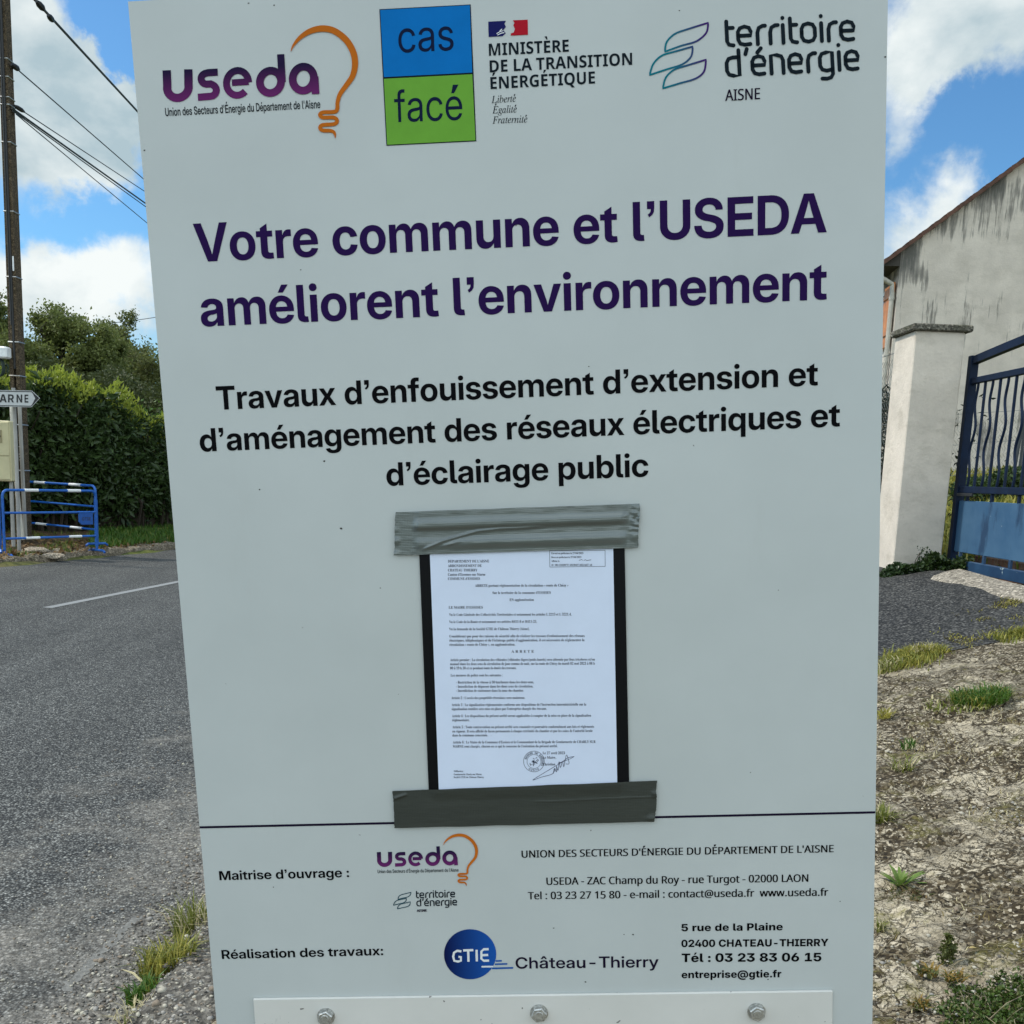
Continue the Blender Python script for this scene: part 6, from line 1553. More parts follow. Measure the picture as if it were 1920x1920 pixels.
# ------------------------------------------------------------------ left side: pole, cables, signs, barriers
POLE_P = on_ground(46, 1019)
PY = POLE_P[1]
M_POLEC = stone_mat('weathered_pole_concrete', (.062, .044, .025), (.14, .105, .065), .15)
M_DARKCABLE = simple('black_cable_sheath', (.010, .010, .010), .5)
M_STRAP = simple('steel_strap', (.50, .50, .48), .35, .8)
M_PVC = simple('pale_plastic_conduit', (.55, .52, .44), .5, var=.2, scale=3)
M_GREYPVC = simple('grey_plastic_conduit', (.33, .32, .29), .55, var=.25, scale=3)
M_WHITEP = simple('white_plastic', (.72, .73, .72), .45)


def make_pole(label, loc_, lean=(0, 0)):
    t = thing('utility_pole', label, 'utility pole', loc_)
    W, H = .165, 9.6
    # an H-shaped precast column: two flanges and a recessed web, tapering upward
    for nm in ('column',):
        m = MB()
        zs = np.linspace(-.3, H, 9)
        def prof(k): h = W / 2 * k; return [(-h, -.125 * k), (-h * .22, -.125 * k), (-h * .22, -.05), (h * .30, -.05), (h * .30, -.125 * k), (h, -.125 * k), (h, .10 * k), (-h, .10 * k)]
        V = []; 
        for z in zs:
            k = 1.05 - .28 * max(z, 0) / H
            V += [(x + lean[0] * z, y + lean[1] * z, z) for x, y in prof(k)]
        Fc = [(i * 8 + a, i * 8 + (a + 1) % 8, i * 8 + 8 + (a + 1) % 8, i * 8 + 8 + a) for i in range(len(zs) - 1) for a in range(8)]
        m.add(V, Fc + [tuple(range((len(zs) - 1) * 8, len(zs) * 8))])
        m.build(nm, M_POLEC, t)
    m = MB()
    m.tube([(.008 + lean[0] * z, -.12 + lean[1] * z, z) for z in np.linspace(2.9, 9.3, 8)], .019, 8)
    m.tube([(-.02 + lean[0] * z, -.13 + lean[1] * z, z) for z in np.linspace(3.6, 9.3, 8)], .011, 6)
    m.build('cable_run', M_DARKCABLE, t)
    for py in (115, 149, 187, 201, 271, 400, 522, 643, 706, 797, 882):
        z = at_y(40, py, PY)[2] - POLE_P[2]
        k = 1.05 - .28 * z / H; h = W / 2 * k + .006
        m = MB(); m.tube([(x + lean[0] * z, y, z) for x, y in ((-h, -.13 * k), (h, -.13 * k), (h, .105 * k), (-h, .105 * k), (-h, -.13 * k))], .010, 5)
        m.build('steel_strap', M_STRAP, t)
    return t


pole_lean = (.0, 0.0)
pole = make_pole('tall weathered concrete electricity pole with black cable down its groove, beside the blue barriers', POLE_P)
z = at_y(30, 497, PY)[2] - POLE_P[2]
m = MB(); m.bevbox((.035, -.130, z - .115), (.062, -.122, z + .115), .003); m.build('number_plate', M_WHITEP, pole)
m = MB()
zt = at_y(46, 838, PY)[2] - POLE_P[2]
for k, q in enumerate(([(0, 0), (.05, 0), (.0, -.09), (.05, -.09)], [(0, -.12), (.05, -.14), (.0, -.17), (.05, -.19)], [(0, -.22), (.05, -.22), (.05, -.32)])):
    m.tube([(.030 + a, -.136, zt + b) for a, b in q], .006, 4)
m.build('stencil_number', simple('stencil_paint', (.62, .62, .58), .7), pole)
# pale box and coil of spare wire on its left flank
t_box = thing('junction_box', 'small white plastic box fixed to the concrete pole above the arrow sign', 'box', at_y(2, 670, PY - .25))
m = MB(); m.bevbox((-.16, -.10, -.02), (.135, .10, .17), .025); m.build('casing', M_WHITEP, t_box)
coil = thing('wire_coil', 'dark green loops of spare wire hanging below the white box on the pole', 'wire coil', at_y(2, 688, PY - .2))
m = MB()
for k in range(4):
    m.tube([(.062 * math.cos(a) * (1 + .1 * k) - .01 * k, -.02 * k, -.01 + .135 * math.sin(a) * (1 + .05 * k)) for a in np.linspace(0, 6.3, 20)], .009, 6)
m.tube([(.09, 0, .05), (.12, 0, .0), (.10, 0, -.09)], .01, 6)
m.build('loops', simple('dark_green_wire', (.012, .03, .022), .5), coil)

# conduits at the pole's foot
cd = thing('cable_conduit', 'pale cream conduit leaning against the foot of the concrete pole', 'conduit', on_ground(41, 1012) + np.array([0, -.45, 0]))
a = np.array(cd.location)
m = MB(); m.tube([tuple(at_y(px, py, PY - .35) - a) for px, py in ((21, 742), (22, 764), (27, 850), (34, 940), (42, 1012))], .034, 10); m.build('pipe', M_PVC, cd)
cd2 = thing('cable_conduit', 'grey conduit running up the front of the concrete pole', 'conduit', on_ground(49, 1012) + np.array([0, -.3, 0]))
a = np.array(cd2.location)
m = MB(); m.tube([tuple(at_y(px, py, PY - .25) - a) for px, py in ((36, 742), (37, 770), (42, 880), (48, 1009))], .03, 10); m.build('pipe', M_GREYPVC, cd2)

# overhead wires, strung along the street to the next pole
NEXT = 72.0
pole2 = thing('utility_pole', 'more distant concrete electricity pole further along the street', 'utility pole', (at_y(585, 900, NEXT)[0], NEXT, float(terrain(at_y(585, 900, NEXT)[0], NEXT))))
m = MB(); m.tube([(0, 0, -.3), (0, 0, 14.5)], [.2, .13], 8); m.build('column', M_POLEC, pole2)


def wire(a, b, r, label, yA=None, sag=.0, clamp=None):
    """a wire through photo points a and b, from the near pole to the far one"""
    dx_, dy_ = b[0] - a[0], b[1] - a[1]
    e = (600, a[1] + dy_ / dx_ * (600 - a[0]))
    y0 = PY - .1 if yA is None else yA
    P0, P1 = at_y(*a, y0), at_y(*e, NEXT)
    o = thing('overhead_wire', label, 'wire', P0, 'overhead wires on the pole')
    pts = []
    for t in np.linspace(0, 1, 40):
        t = t * t * .5 + t * .5
        p = P0 * (1 - t) + P1 * t - np.array([0, 0, sag * 4 * t * (1 - t)])
        pts.append(tuple(p - P0))
    m = MB(); m.tube(pts, r, 6); m.build('conductor', M_DARKCABLE, o)
    if clamp:
        m = MB()
        for c0, c1, cr in clamp:
            q0, q1 = at_y(*c0, y0 + .02) - P0, at_y(*c1, y0 + .25) - P0
            m.tube([tuple(q0), tuple(q0 * .7 + q1 * .3), tuple(q0 * .3 + q1 * .7), tuple(q1)], [cr * .5, cr, cr, cr * .4], 8)
        m.build('clamp', M_DARKCABLE, o)
    return o


wire((60, -6), (256, 207), .022, 'thickest black overhead cable, topmost of the wires leaving the pole', clamp=[((68, 2), (84, 20), .05), ((90, 28), (100, 40), .045)])
m = MB(); pts = [tuple(at_y(px, py, PY)) for px, py in ((76, 12), (78, 26), (84, 36), (92, 36), (95, 28))]
wire((22, 121), (265, 332), .0105, 'single black wire starting from a fat clamp, second from the top', clamp=[((22, 121), (36, 131), .045)])
wire((24, 196), (270, 358), .009, 'thin black wire, upper one of the bundle of three at the middle of the pole', clamp=[((27, 198), (46, 210), .035)])
wire((22, 203), (271, 380), .0165, 'doubled black wire in the middle of the bundle of three')
wire((24, 208), (271, 386), .010, 'black wire running close under the doubled wire of the bundle')
wire((30, 214), (272, 415), .0085, 'lowest thin black wire leaving the pole, apart from the bundle')
fw = thing('overhead_wire', 'faint far wire crossing the sky low down above the trees beside the board', 'wire', at_y(175, 608, 60), 'overhead wires on the pole')
P0 = np.array(fw.location); P1 = at_y(420, 566, 62)
m = MB(); m.tube([tuple((P1 - P0) * t - np.array([0, 0, .2 * 4 * t * (1 - t)])) for t in np.linspace(-.0, 1, 12)], .022, 5); m.build('conductor', simple('grey_far_wire', (.12, .14, .17), .6), fw)

# cream cabinet at the left edge
CBY = PY - 1.0
cb0 = at_y(22, 903, CBY)
cab = thing('electrical_cabinet', 'cream electrical cabinet standing left of the concrete pole', 'cabinet', (cb0[0] - .34, CBY + .12, float(terrain(cb0[0], CBY))))
M_CREAM = simple('cream_enamel', (.56, .50, .29), .5, var=.12, scale=3)
a = np.array(cab.location)
hz0, hz1 = at_y(22, 903, CBY)[2] - a[2], at_y(20, 789, CBY)[2] - a[2]
m = MB(); m.bevbox((-.34, -.12, hz0), (.34, .12, hz1), .015); m.build('body', M_CREAM, cab)
zs_ = at_y(22, 856, CBY)[2] - a[2]
m = MB(); m.bevbox((-.31, -.135, zs_ + .01), (.325, -.121, hz1 - .03), .004); d1 = m.build('door', M_CREAM, cab)
m = MB(); m.bevbox((-.31, -.135, hz0 + .03), (.325, -.121, zs_ - .01), .004); m.build('lower_cover', M_CREAM, cab)
zl = at_y(3, 818, CBY)[2] - a[2]
m = MB(); m.bevbox((.15, -.150, zl - .10), (.22, -.136, zl + .10), .006); lk = m.build('lock_plate', simple('ochre_lock', (.30, .25, .13), .5), d1)
m = MB(); m.tube([(.185, -.151, zl), (.185, -.158, zl)], .02, 10); m.build('keyhole', M_DARKCABLE, lk)
for lx in (-.25, .27):
    m = MB(); m.tube([(lx, 0, -.1), (lx, 0, hz0 + .02)], .03, 10); m.build('leg', M_GREYPVC, cab)

# arrow sign
ASY = PY - 1.6
as0 = on_ground(27, 1038)
M_SIGNW = simple('sign_white', (.50, .51, .50), .45, var=.06)
M_SIGNB = simple('sign_black', (.008, .008, .009), .5)
sgn = thing('direction_sign', 'white arrow-shaped direction sign with black border and capital letters', 'road sign', (as0[0], ASY + .06, float(terrain(as0[0], ASY))))
a = np.array(sgn.location)
w = lambda px, py, dz=0: tuple(at_y(px, py, ASY - dz) - a)
outl = [(-130, 729), (60, 732.5), (75, 746.5), (59, 763.5), (-130, 760)]
def flat(poly, y0, y1): 
    return MB().prism([(p[0], p[1]) for p in poly], y0, y1, lambda u, v, k: w(u, v, k))
o = flat(outl, -.03, .0).build('plate', M_SIGNW, sgn)
def ringp(poly, inner, y):
    n = len(poly); return MB().add([w(*p, y) for p in poly] + [w(*p, y) for p in inner], [(i, (i + 1) % n, n + (i + 1) % n, n + i) for i in range(n)])
o2 = [(-129, 730.2), (59.5, 733.6), (73.5, 746.5), (58.6, 762.3), (-129, 758.9)]
o3 = [(-127, 731.8), (58.8, 735.2), (71.3, 746.6), (58.0, 760.8), (-127, 757.3)]
ringp(o2, o3, .003).build('border', M_SIGNB, sgn)
MB().add([w(*p, .004) for p in ((60, 735.5), (71.6, 746.6), (59.2, 760.5), (66.0, 746.8))], [(0, 1, 3), (1, 2, 3)]).build('arrow_tip', M_SIGNB, sgn)
m = MB()
for ch, x0, x1 in (('M', -34, -18), ('A', -1, 12.5), ('R', 15, 26), ('N', 31, 41.5), ('E', 46, 53)):
    V, T, cap = set_text(ch, 'bold'); xs = [p[0] for p in V]
    fx = lambda x: x0 + (x - min(xs)) / (max(xs) - min(xs)) * (x1 - x0)
    m.add([w(fx(p[0]), 754.2 + .012 * fx(p[0]) - p[1] / cap * 15, .005) for p in V], T)
m.build('lettering', M_SIGNB, sgn)
for pxa, pxb in ((25, 29),):
    m = MB(); m.tube([(w(18, 726)[0], .06, w(18, 726)[2]), (w(24, 860)[0], .06, w(24, 860)[2]), (w(28, 1000)[0], .06, -.05)], .028, 10); m.build('post', M_GREYPVC, sgn)

# blue works barriers
M_BLUEP = simple('blue_barrier_paint', (.008, .10, .40), .4, var=.2, scale=20)
M_BAND = simple('white_reflective_band', (.74, .75, .75), .5, var=.08)
M_BLUEPLATE = simple('blue_plate', (.010, .085, .34), .45)


def make_barrier(A, B, H, label, plate=True, lead=None):
    """frame of round tube between two ground points, with three rails, white bands and feet"""
    A = np.array(A); B = np.array(B); d = B - A; L = np.linalg.norm(d[:2]); ang = math.atan2(d[1], d[0])
    t = thing('works_barrier', label, 'barrier', A, 'blue works barriers', (0, 0, ang))
    sl = d[2]
    r = .021; c = .09
    m = MB()
    top = [(0, 0, .02), (0, 0, H - c)] + [(c - c * math.cos(q), 0, H - c + c * math.sin(q)) for q in np.linspace(.3, 1.57, 5)] + \
          [(L - c + c * math.sin(q), 0, H - c + c * math.cos(q)) for q in np.linspace(0, 1.27, 5)] + [(L, 0, H - c), (L, 0, .02)]
    m.tube(top, r, 10)
    m.build('frame', M_BLUEP, t)
    for z in (H * .655, H * .265):
        m = MB(); m.tube([(0, 0, z), (L, 0, z)], r * .85, 8); m.build('rail', M_BLUEP, t)
    for z, rr in ((H, r), (H * .265, r * .85)):
        for f0 in (.22, .68):
            m = MB(); m.tube([(L * f0, 0, z), (L * (f0 + .145), 0, z)], rr + .004, 10); m.build('reflective_band', M_BAND, t)
    for x in (0, L):
        m = MB(); m.tube([(x, -.20, .0), (x, -.16, .03), (x, .16, .03), (x, .20, .0)], .02, 8); m.build('foot', M_BLUEP, t)
        m = MB(); m.box((x - .028, -.012, H * .1), (x + .028, .012, H * .86)) if x else m.box((x - .02, -.006, H * .12), (x + .02, .006, H * .2)); m.build('flat_upright', M_BLUEP, t)
    if plate:
        m = MB(); m.prism([(L - .07, H * .645), (L - .33, H * .645), (L - .33, H * .50), (L - .29, H * .455), (L - .07, H * .455)], -.012, .012, lambda u, v, k: (u, k, v))
        p = m.build('name_plate', M_BLUEPLATE, t)
        V, T, cap = set_text('GTIE', 'heavy'); m = MB(); xs = [q[0] for q in V]
        m.add([(L - .285 + q[0] / max(xs) * .17, -.0135, H * .52 + q[1] / cap * .055) for q in V], T)
        m.build('plate_lettering', simple('plate_ink', (.02, .04, .11), .5), p)
    return t


bA = on_ground(9, 1043); bB = on_ground(182, 1038)
Hb = at_y(182, 924, bB[1])[2] - bB[2]
make_barrier(bA, bB, Hb, 'front blue tubular barrier with a name plate and white bands, facing the road')
bC = at_y(40, 1018, bB[1] + 1.5); bC[2] = terrain(bC[0], bC[1])
make_barrier(bC, bB + np.array([-.05, .12, 0]), Hb - .02, 'rear blue tubular barrier running back behind the pole from the front barrier', plate=False)
bD = bA + np.array([-1.6, -.9, .0]); bD[2] = terrain(bD[0], bD[1])
make_barrier(bD, bA + np.array([-.07, 0, 0]), Hb, 'blue tubular barrier at the left edge, only its end showing past the front one', plate=False)

# stones in the litter at the kerb
M_STONE = stone_mat('pale_rubble', (.22, .18, .13), (.42, .36, .28), .1)
for (px, py, r, lab) in ((68, 1038, .17, 'flat pale stone lying in leaf litter under the front barrier'), (109, 1034, .09, 'smaller brown stone lying right of the flat stone under the barrier'), (157, 1033, .06, 'little pale stone near the right foot of the front barrier'), (100, 1046, .13, 'dark lump of broken kerb beside the road under the barrier')):
    p = on_ground(px, py)
    import bmesh
    bm = bmesh.new(); bmesh.ops.create_icosphere(bm, subdivisions=3, radius=1)
    for v in bm.verts:
        k = 1 + .35 * mnoise.noise(v.co * 1.3 + Vector((px, py, 0)))
        v.co = Vector((v.co.x * r * k * 1.3, v.co.y * r * k, v.co.z * r * .42 * k))
    me = bpy.data.meshes.new('stone'); bm.to_mesh(me); bm.free(); me.materials.append(M_STONE)
    o = bpy.data.objects.new('stone', me); COL.objects.link(o); o.location = p + np.array([0, 0, r * .2]); tag(o, lab, 'stone', 'stones by the kerb')

# ------------------------------------------------------------------ right side: pillar, gate, house, fences
GZ = .97
M_RENDER_P = None


def render_mat(name, base, streaks=0.0, top=None, dirt=.5):
    """painted cement render with grime; streaks: black algae runs that start at given heights"""
    t = NT(name)
    n = t.ramp(t.noise(2.2, 7, .65), [(.3, tuple(c * .82 for c in base)), (.7, tuple(min(1, c * 1.1) for c in base))])
    sm = t.ramp(t.noise(3.5, 8, .7, t.vec((1, 1, 1.8), loc=(3, 1, 2))), [(.50, 0.0), (.74, dirt)])
    c = t.mix(sm, n, tuple(v * .45 for v in (base[0], base[1] * .97, base[2] * .85)))
    if streaks:
        x, y, z = t.sep()[0:3]
        # distance below the sloping verge, so that the runs hang from it
        below = t.math('SUBTRACT', t.math('ADD', t.math('MULTIPLY', x, top[0]), top[1]), z)
        fade = t.n('ShaderNodeMapRange'); fade.inputs['From Min'].default_value = 2.2; fade.inputs['From Max'].default_value = .1
        t.l(below, fade.inputs['Value'])
        run = t.noise(1.0, 8, .62, t.vec((7.5, 1, .55)))
        run2 = t.noise(1.0, 9, .72, t.vec((26, 1, 1.6), loc=(5, 0, 3)))
        patch = t.noise(1.0, 4, .5, t.vec((1.35, 1, .7), loc=(8, 0, 1)))
        s = t.math('ADD', t.math('MULTIPLY', run, .8), t.math('ADD', t.math('MULTIPLY', run2, .55), t.math('MULTIPLY', patch, 1.4)))
        s = t.math('ADD', s, t.math('MULTIPLY', fade.outputs[0], .17))
        m = t.ramp(t.math('SUBTRACT', s, .84), [(.625, 0.0), (.70, .55), (.82, streaks)])
        c = t.mix(m, c, (.055, .058, .055))
    b = t.bump(t.noise(55, 8, .75), .45, .012)
    return t.done(c, .9, 0, t.bump(t.vor(30), .15, .01, b), .2)


# gate pillar
PX0, PX1, PYF, PDEP = 3.11, 3.505, 8.60, .46
pil = thing('gate_pillar', 'rendered white gate pillar with a flat grey cap stone', 'pillar', ((PX0 + PX1) / 2, PYF + PDEP / 2, GZ))
cxp, cyp = pil.location[0], pil.location[1]
M_PILL = render_mat('white_rendered_pillar', (.70, .615, .515), dirt=.5)
m = MB()
hw, hd, hh = (PX1 - PX0) / 2, PDEP / 2, 1.905
V = []; nz_ = 26
m.bevbox((-hw, -hd, -.15), (hw, hd, hh), .008)
m.build('shaft', M_PILL, pil)
m = MB(); m.bevbox((-hw - .035, -hd - .035, hh), (hw + .05, hd + .035, hh + .052), .009)
m.build('cap', stone_mat('mossy_cap_stone', (.10, .09, .07), (.22, .20, .16), .5), pil)

# low wall running on behind the pillar, with coping, and the wire fence on it
WX = 3.20
lw = thing('boundary_wall', 'low white rendered wall with coping running back from the gate pillar', 'wall', (WX + .1, 12.5, 1.0))
zc = at_x(1652, 926, WX)[2]
m = MB(); m.bevbox((-.10, -3.42, -.3), (.10, 5.5, zc - 1.0 - .07), .008); m.build('wall', M_PILL, lw)
m = MB(); m.bevbox((-.14, -3.43, zc - 1.0 - .07), (.14, 5.5, zc - 1.0), .012); m.build('coping', stone_mat('grey_coping', (.25, .24, .20), (.42, .40, .35), .3), lw)
M_WIRE = simple('galvanised_wire', (.20, .20, .19), .5, .5)
M_WIREPOST = simple('dark_steel_post', (.03, .035, .04), .5)


def wire_fence(A, B, h, label, pitch=.055, r=.0016, posts=(0, 1)):
    A = np.array(A); B = np.array(B); d = B - A; L = np.linalg.norm(d); d /= L
    t = thing('wire_fence', label, 'fence', A)
    m = MB(); n = int(L / pitch); nz = int(h / (pitch * .9))
    for i in range(n):
        for s_ in (0, 1):
            pts = []
            for k in range(nz + 1):
                off = (i + ((k + s_) % 2) * 1.0 - .5 * 0) * pitch
                q = d * off; pts.append((q[0], q[1], q[2] + k * pitch * .9))
            if s_ == 0: m.tube(pts, r, 3, cap=False)
    m.build('wire_mesh', M_WIRE, t)
    for f_ in posts:
        q = d * L * f_; m = MB(); m.tube([(q[0], q[1], q[2] - .5), (q[0], q[1], q[2] + h + .06)], .02, 8); m.build('post', M_WIREPOST, t)
    for k in (0, .5, 1):
        m = MB(); q = d * L; m.tube([(0, 0, h * k), (q[0], q[1], q[2] + h * k)], r * 1.3, 4); m.build('line_wire', M_WIRE, t)
    return t


wz = at_x(1660, 668, WX + .1)[2]
wire_fence((WX + .1, 9.15, zc), (WX + .1, 13.2, zc), wz - zc, 'chain-link wire fence standing on the low white wall behind the pillar', pitch=.06, r=.0022, posts=(0, .5, 1))

# blue gate, its far leaf edge beside the pillar
M_GBLUE = simple('dark_blue_gate_paint', (.004, .012, .034), .55, var=.3, scale=9, spec=.2)


def panel_blue():
    t = NT('faded_blue_sheet_steel')
    c = t.ramp(t.noise(3, 7, .65), [(.3, (.030, .085, .165)), (.7, (.060, .130, .215))])
    s = t.ramp(t.noise(1, 7, .7, t.vec((3, 5, .9))), [(.58, 0.0), (.66, .85)])
    c = t.mix(s, c, (.016, .04, .085))
    ch = t.ramp(t.noise(16, 6, .7, t.vec((1, 1, 1), loc=(4, 4, 4))), [(.70, 0.0), (.73, .9)])
    c = t.mix(ch, c, (.42, .46, .46))
    return t.done(c, .55, 0, t.bump(t.noise(2.5, 3), .1, .02), .25)


def chipped_blue():
    t = NT('chipped_blue_paint')
    c = t.ramp(t.noise(6, 6, .6), [(.3, (.012, .036, .085)), (.7, (.024, .065, .13))])
    ch = t.ramp(t.noise(9, 8, .75), [(.62, 0.0), (.645, 1.0)])
    c = t.mix(ch, c, (.45, .55, .55))
    return t.done(c, .45, 0, t.bump(ch, .3, .002), .5)


M_GPANEL = panel_blue(); M_GCHIP = chipped_blue()
GX0, GYF = 3.62, 8.66        # foot of the gate's far stile; the leaf runs towards the street
GLEN = 3.0
gz = lambda px, py, y: at_y(px, py, y)[2] - GZ
gate = thing('driveway_gate', 'blue painted steel gate with wavy bars above a sheet panel', 'gate', (GX0, GYF, GZ), rot=(0, 0, -math.pi / 2 + .02))
# local x runs along the leaf (towards the camera), local z up
z_top, z_r2, z_r3 = gz(1823, 672, GYF), gz(1811, 715, GYF), gz(1790, 917, GYF)
z_pt, z_pb, z_b1, z_b0 = gz(1796, 938, GYF), gz(1785, 1033, GYF), gz(1783, 1047, GYF), gz(1780, 1064, GYF)
def bar(nm, a, b, mat=None):
    m = MB(); m.bevbox(a, b, .004); return m.build(nm, mat or M_GBLUE, gate)
bar('stile', (-.03, -.035, z_b0 - .02), (.035, .03, z_top + .02))
bar('stile', (GLEN - .06, -.03, z_b0 - .02), (GLEN, .03, z_top + .25))
m = MB()   # gently rising top rail
tp = [(x, z_top - .02 + .085 * x - .008 * x * x) for x in np.linspace(.0355, GLEN - .06, 16)]
for i in range(15):
    (xa, za), (xb, zb) = tp[i], tp[i + 1]
    m.add([(xa, -.025, za - .03), (xb, -.025, zb - .03), (xb, .025, zb - .03), (xa, .025, za - .03), (xa, -.025, za + .03), (xb, -.025, zb + .03), (xb, .025, zb + .03), (xa, .025, za + .03)],
          [(0, 3, 2, 1), (4, 5, 6, 7), (0, 1, 5, 4), (2, 3, 7, 6)])
m.build('top_rail', M_GBLUE, gate)
bar('rail', (.0355, -.022, z_r2 - .024), (GLEN - .06, .022, z_r2 + .024))
bar('rail', (.0355, -.024, z_r3 - .03), (GLEN - .06, .024, z_r3 + .024))
k = 0; x = .13
while x < GLEN - .1:
    m = MB()
    if k % 2 == 0:
        zs = np.linspace(z_r3 + .02, z_r2 - .02, 44); q = (zs - zs[0]) / (zs[-1] - zs[0])
        off = .030 * np.sin(q * 2 * math.pi * 2.0 + .6) * np.sin(np.pi * np.clip(q, 0, 1)) ** .6
        m.tube([(x + o_, 0, z_) for o_, z_ in zip(off, zs)], .011, 8)
        m.build('wavy_bar', M_GBLUE, gate)
    else:
        m.tube([(x, 0, z_r3 + .02), (x, 0, z_r2 - .02)], .012, 8); m.build('straight_bar', M_GBLUE, gate)
    x += .125; k += 1
for x in np.arange(.15, GLEN - .1, .42):
    bar('spacer', (x, -.012, z_pt - .003), (x + .022, .012, z_r3 - .028))
    bar('spacer', (x - .02, -.012, z_b1 - .003), (x + .006, .012, z_pb + .003), M_GCHIP)
m = MB(); m.bevbox((.0355, -.010, z_pb), (GLEN - .06, .010, z_pt), .004); m.build('sheet_panel', M_GPANEL, gate)
m = MB(); m.bevbox((.0355, -.028, z_b0 - .01), (GLEN - .06, .028, z_b1), .004); m.build('bottom_rail', M_GCHIP, gate)
bar('latch', (.05, -.045, z_r3 - .055), (.32, -.027, z_r3 - .030), simple('black_latch', (.015, .018, .022), .5))
# rust-coloured sill of bricks under the gate
sill = thing('brick_sill', 'strip of red brown bricks lying under the blue gate', 'bricks', (GX0 + .25, 7.4, GZ - .02))
def brick_mat():
    t = NT('old_red_brick')
    br = t.n('ShaderNodeTexBrick'); br.inputs['Scale'].default_value = 9; br.inputs['Color1'].default_value = (.22, .10, .06, 1); br.inputs['Color2'].default_value = (.30, .17, .10, 1); br.inputs['Mortar'].default_value = (.22, .19, .15, 1)
    t.l(t.vec((1, 1, 1), rot=(0, 0, math.pi / 2)), br.inputs['Vector'])
    return t.done(t.mix(.6, br.outputs['Color'], t.ramp(t.noise(20, 7, .7), [(.3, .5), (.7, 1.2)]), 'MULTIPLY'), .9, 0, t.bump(t.noise(30, 6), .5, .01), .2)
m = MB(); m.bevbox((-.12, -2.0, -.1), (.14, 1.15, .17), .01); m.build('brickwork', brick_mat(), sill)

# house
HX, HY, HZ = 6.14, 18.0, 1.75
house = thing('house', 'house with a streaked grey rendered gable, tiled roof and an orange shutter', 'house', (HX, HY, HZ))
H_ROT = math.radians(-6.0)
_ga = np.array([math.cos(H_ROT), math.sin(H_ROT)]); _gb = np.array([-math.sin(H_ROT), math.cos(H_ROT)])
house.rotation_euler = (0, 0, H_ROT)


def on_house(px, py, off, side):
    """house coordinates of a sight line's hit on the gable (side 'gable') or on the street wall (side 'street')"""
    r = ray(px, py); n_ = _gb if side == 'gable' else _ga
    t = (n_ @ np.array([HX, HY]) + off) / (n_ @ r[:2])
    p = r * t + np.array([0, 0, CAM_H]); q = p[:2] - np.array([HX, HY])
    return np.array([_ga @ q, _gb @ q, p[2] - HZ])


e_c = on_house(1668.5, 487, 0, 'gable'); e_r = on_house(1920, 303, 0, 'gable')      # underside of the tiled verge
SL = (e_r[2] - e_c[2]) / (e_r[0] - e_c[0])
zv = lambda X_: e_c[2] + HZ + SL * (X_ - HX - e_c[0])             # verge height along the gable
RX_ = HX + 4.4; HL = 9.5; X2 = 2 * RX_ - HX
M_GABLE = render_mat('grey_rendered_gable', (.63, .555, .475), .85, (SL, zv(HX) - HZ), .3)
zr, zw = zv(RX_) - HZ, zv(HX) - HZ
m = MB()
poly = [(0, -.8), (X2 - HX, -.8), (X2 - HX, zw), (RX_ - HX, zr), (0, zw)]
m.prism(poly, 0, HL, lambda u_, v_, k_: (u_, k_, v_))
m.build('wall', M_GABLE, house)
M_TILE = simple('brown_red_roof_tile', (.10, .045, .028), .8, var=.45, scale=5, bump=.4)
ln = math.hypot(1, SL); ca, sa = 1 / ln, SL / ln
m = MB()
ov = .28; tl_ = .235; nt_ = int(((RX_ - HX) + ov) / (tl_ * ca)) + 1
for side in (0, 1):
    for i in range(nt_):
        x0 = -ov + i * tl_ * ca; x1 = min(x0 + tl_ * 1.16 * ca, RX_ - HX)
        if x1 <= x0: continue
        f_ = (lambda X_: X_) if side == 0 else (lambda X_: X2 - HX - X_)
        z0, z1 = zw + SL * x0, zw + SL * x1
        a0, a1 = .006, -.020                                        # each course rides on the one below it
        V = [(f_(x0), -.09, z0 + a0), (f_(x1), -.09, z1 + a1), (f_(x1), HL + .1, z1 + a1), (f_(x0), HL + .1, z0 + a0)]
        V += [(p[0] - (sa * .055) * (1 if side == 0 else -1), p[1], p[2] + ca * .055) for p in V]
        m.add(V, [(0, 1, 2, 3), (4, 7, 6, 5), (0, 4, 5, 1), (2, 6, 7, 3), (0, 3, 7, 4), (1, 5, 6, 2)])
m.build('roof', M_TILE, house)
m = MB()   # verge tiles hanging down over the gable
for i in range(nt_):
    x0 = -ov + i * tl_ * ca; x1 = x0 + tl_ * 1.12 * ca
    z0, z1 = zw + SL * x0 + .055, zw + SL * x1 + .035
    m.add([(x0, -.115, z0 - .064), (x1, -.105, z1 - .048), (x1, -.105, z1 + .006), (x0, -.115, z0 + .022), (x0, -.091, z0 - .064), (x1, -.091, z1 - .048), (x1, -.091, z1 + .006), (x0, -.091, z0 + .022)],
          [(0, 1, 2, 3), (4, 7, 6, 5), (0, 4, 5, 1), (3, 2, 6, 7), (0, 3, 7, 4), (1, 5, 6, 2)])
m.build('verge_tiles', M_TILE, house)
M_SOFFIT = simple('dark_eave_board', (.045, .038, .03), .8)
m = MB(); m.add([(-.27, -.02, zw - SL * .27 - .02), (-.27, HL, zw - SL * .27 - .02), (-.002, HL, zw - SL * .27 - .02), (-.002, -.02, zw - SL * .27 - .02), (-.27, -.02, zw - SL * .27 + .05), (-.27, HL, zw - SL * .27 + .05), (-.002, HL, zw - .01), (-.002, -.02, zw - .01)],
          [(0, 1, 2, 3), (0, 3, 7, 4), (0, 4, 5, 1)]); m.build('eave', M_SOFFIT, house)
M_GUT = simple('grey_beige_gutter', (.42, .39, .33), .5)
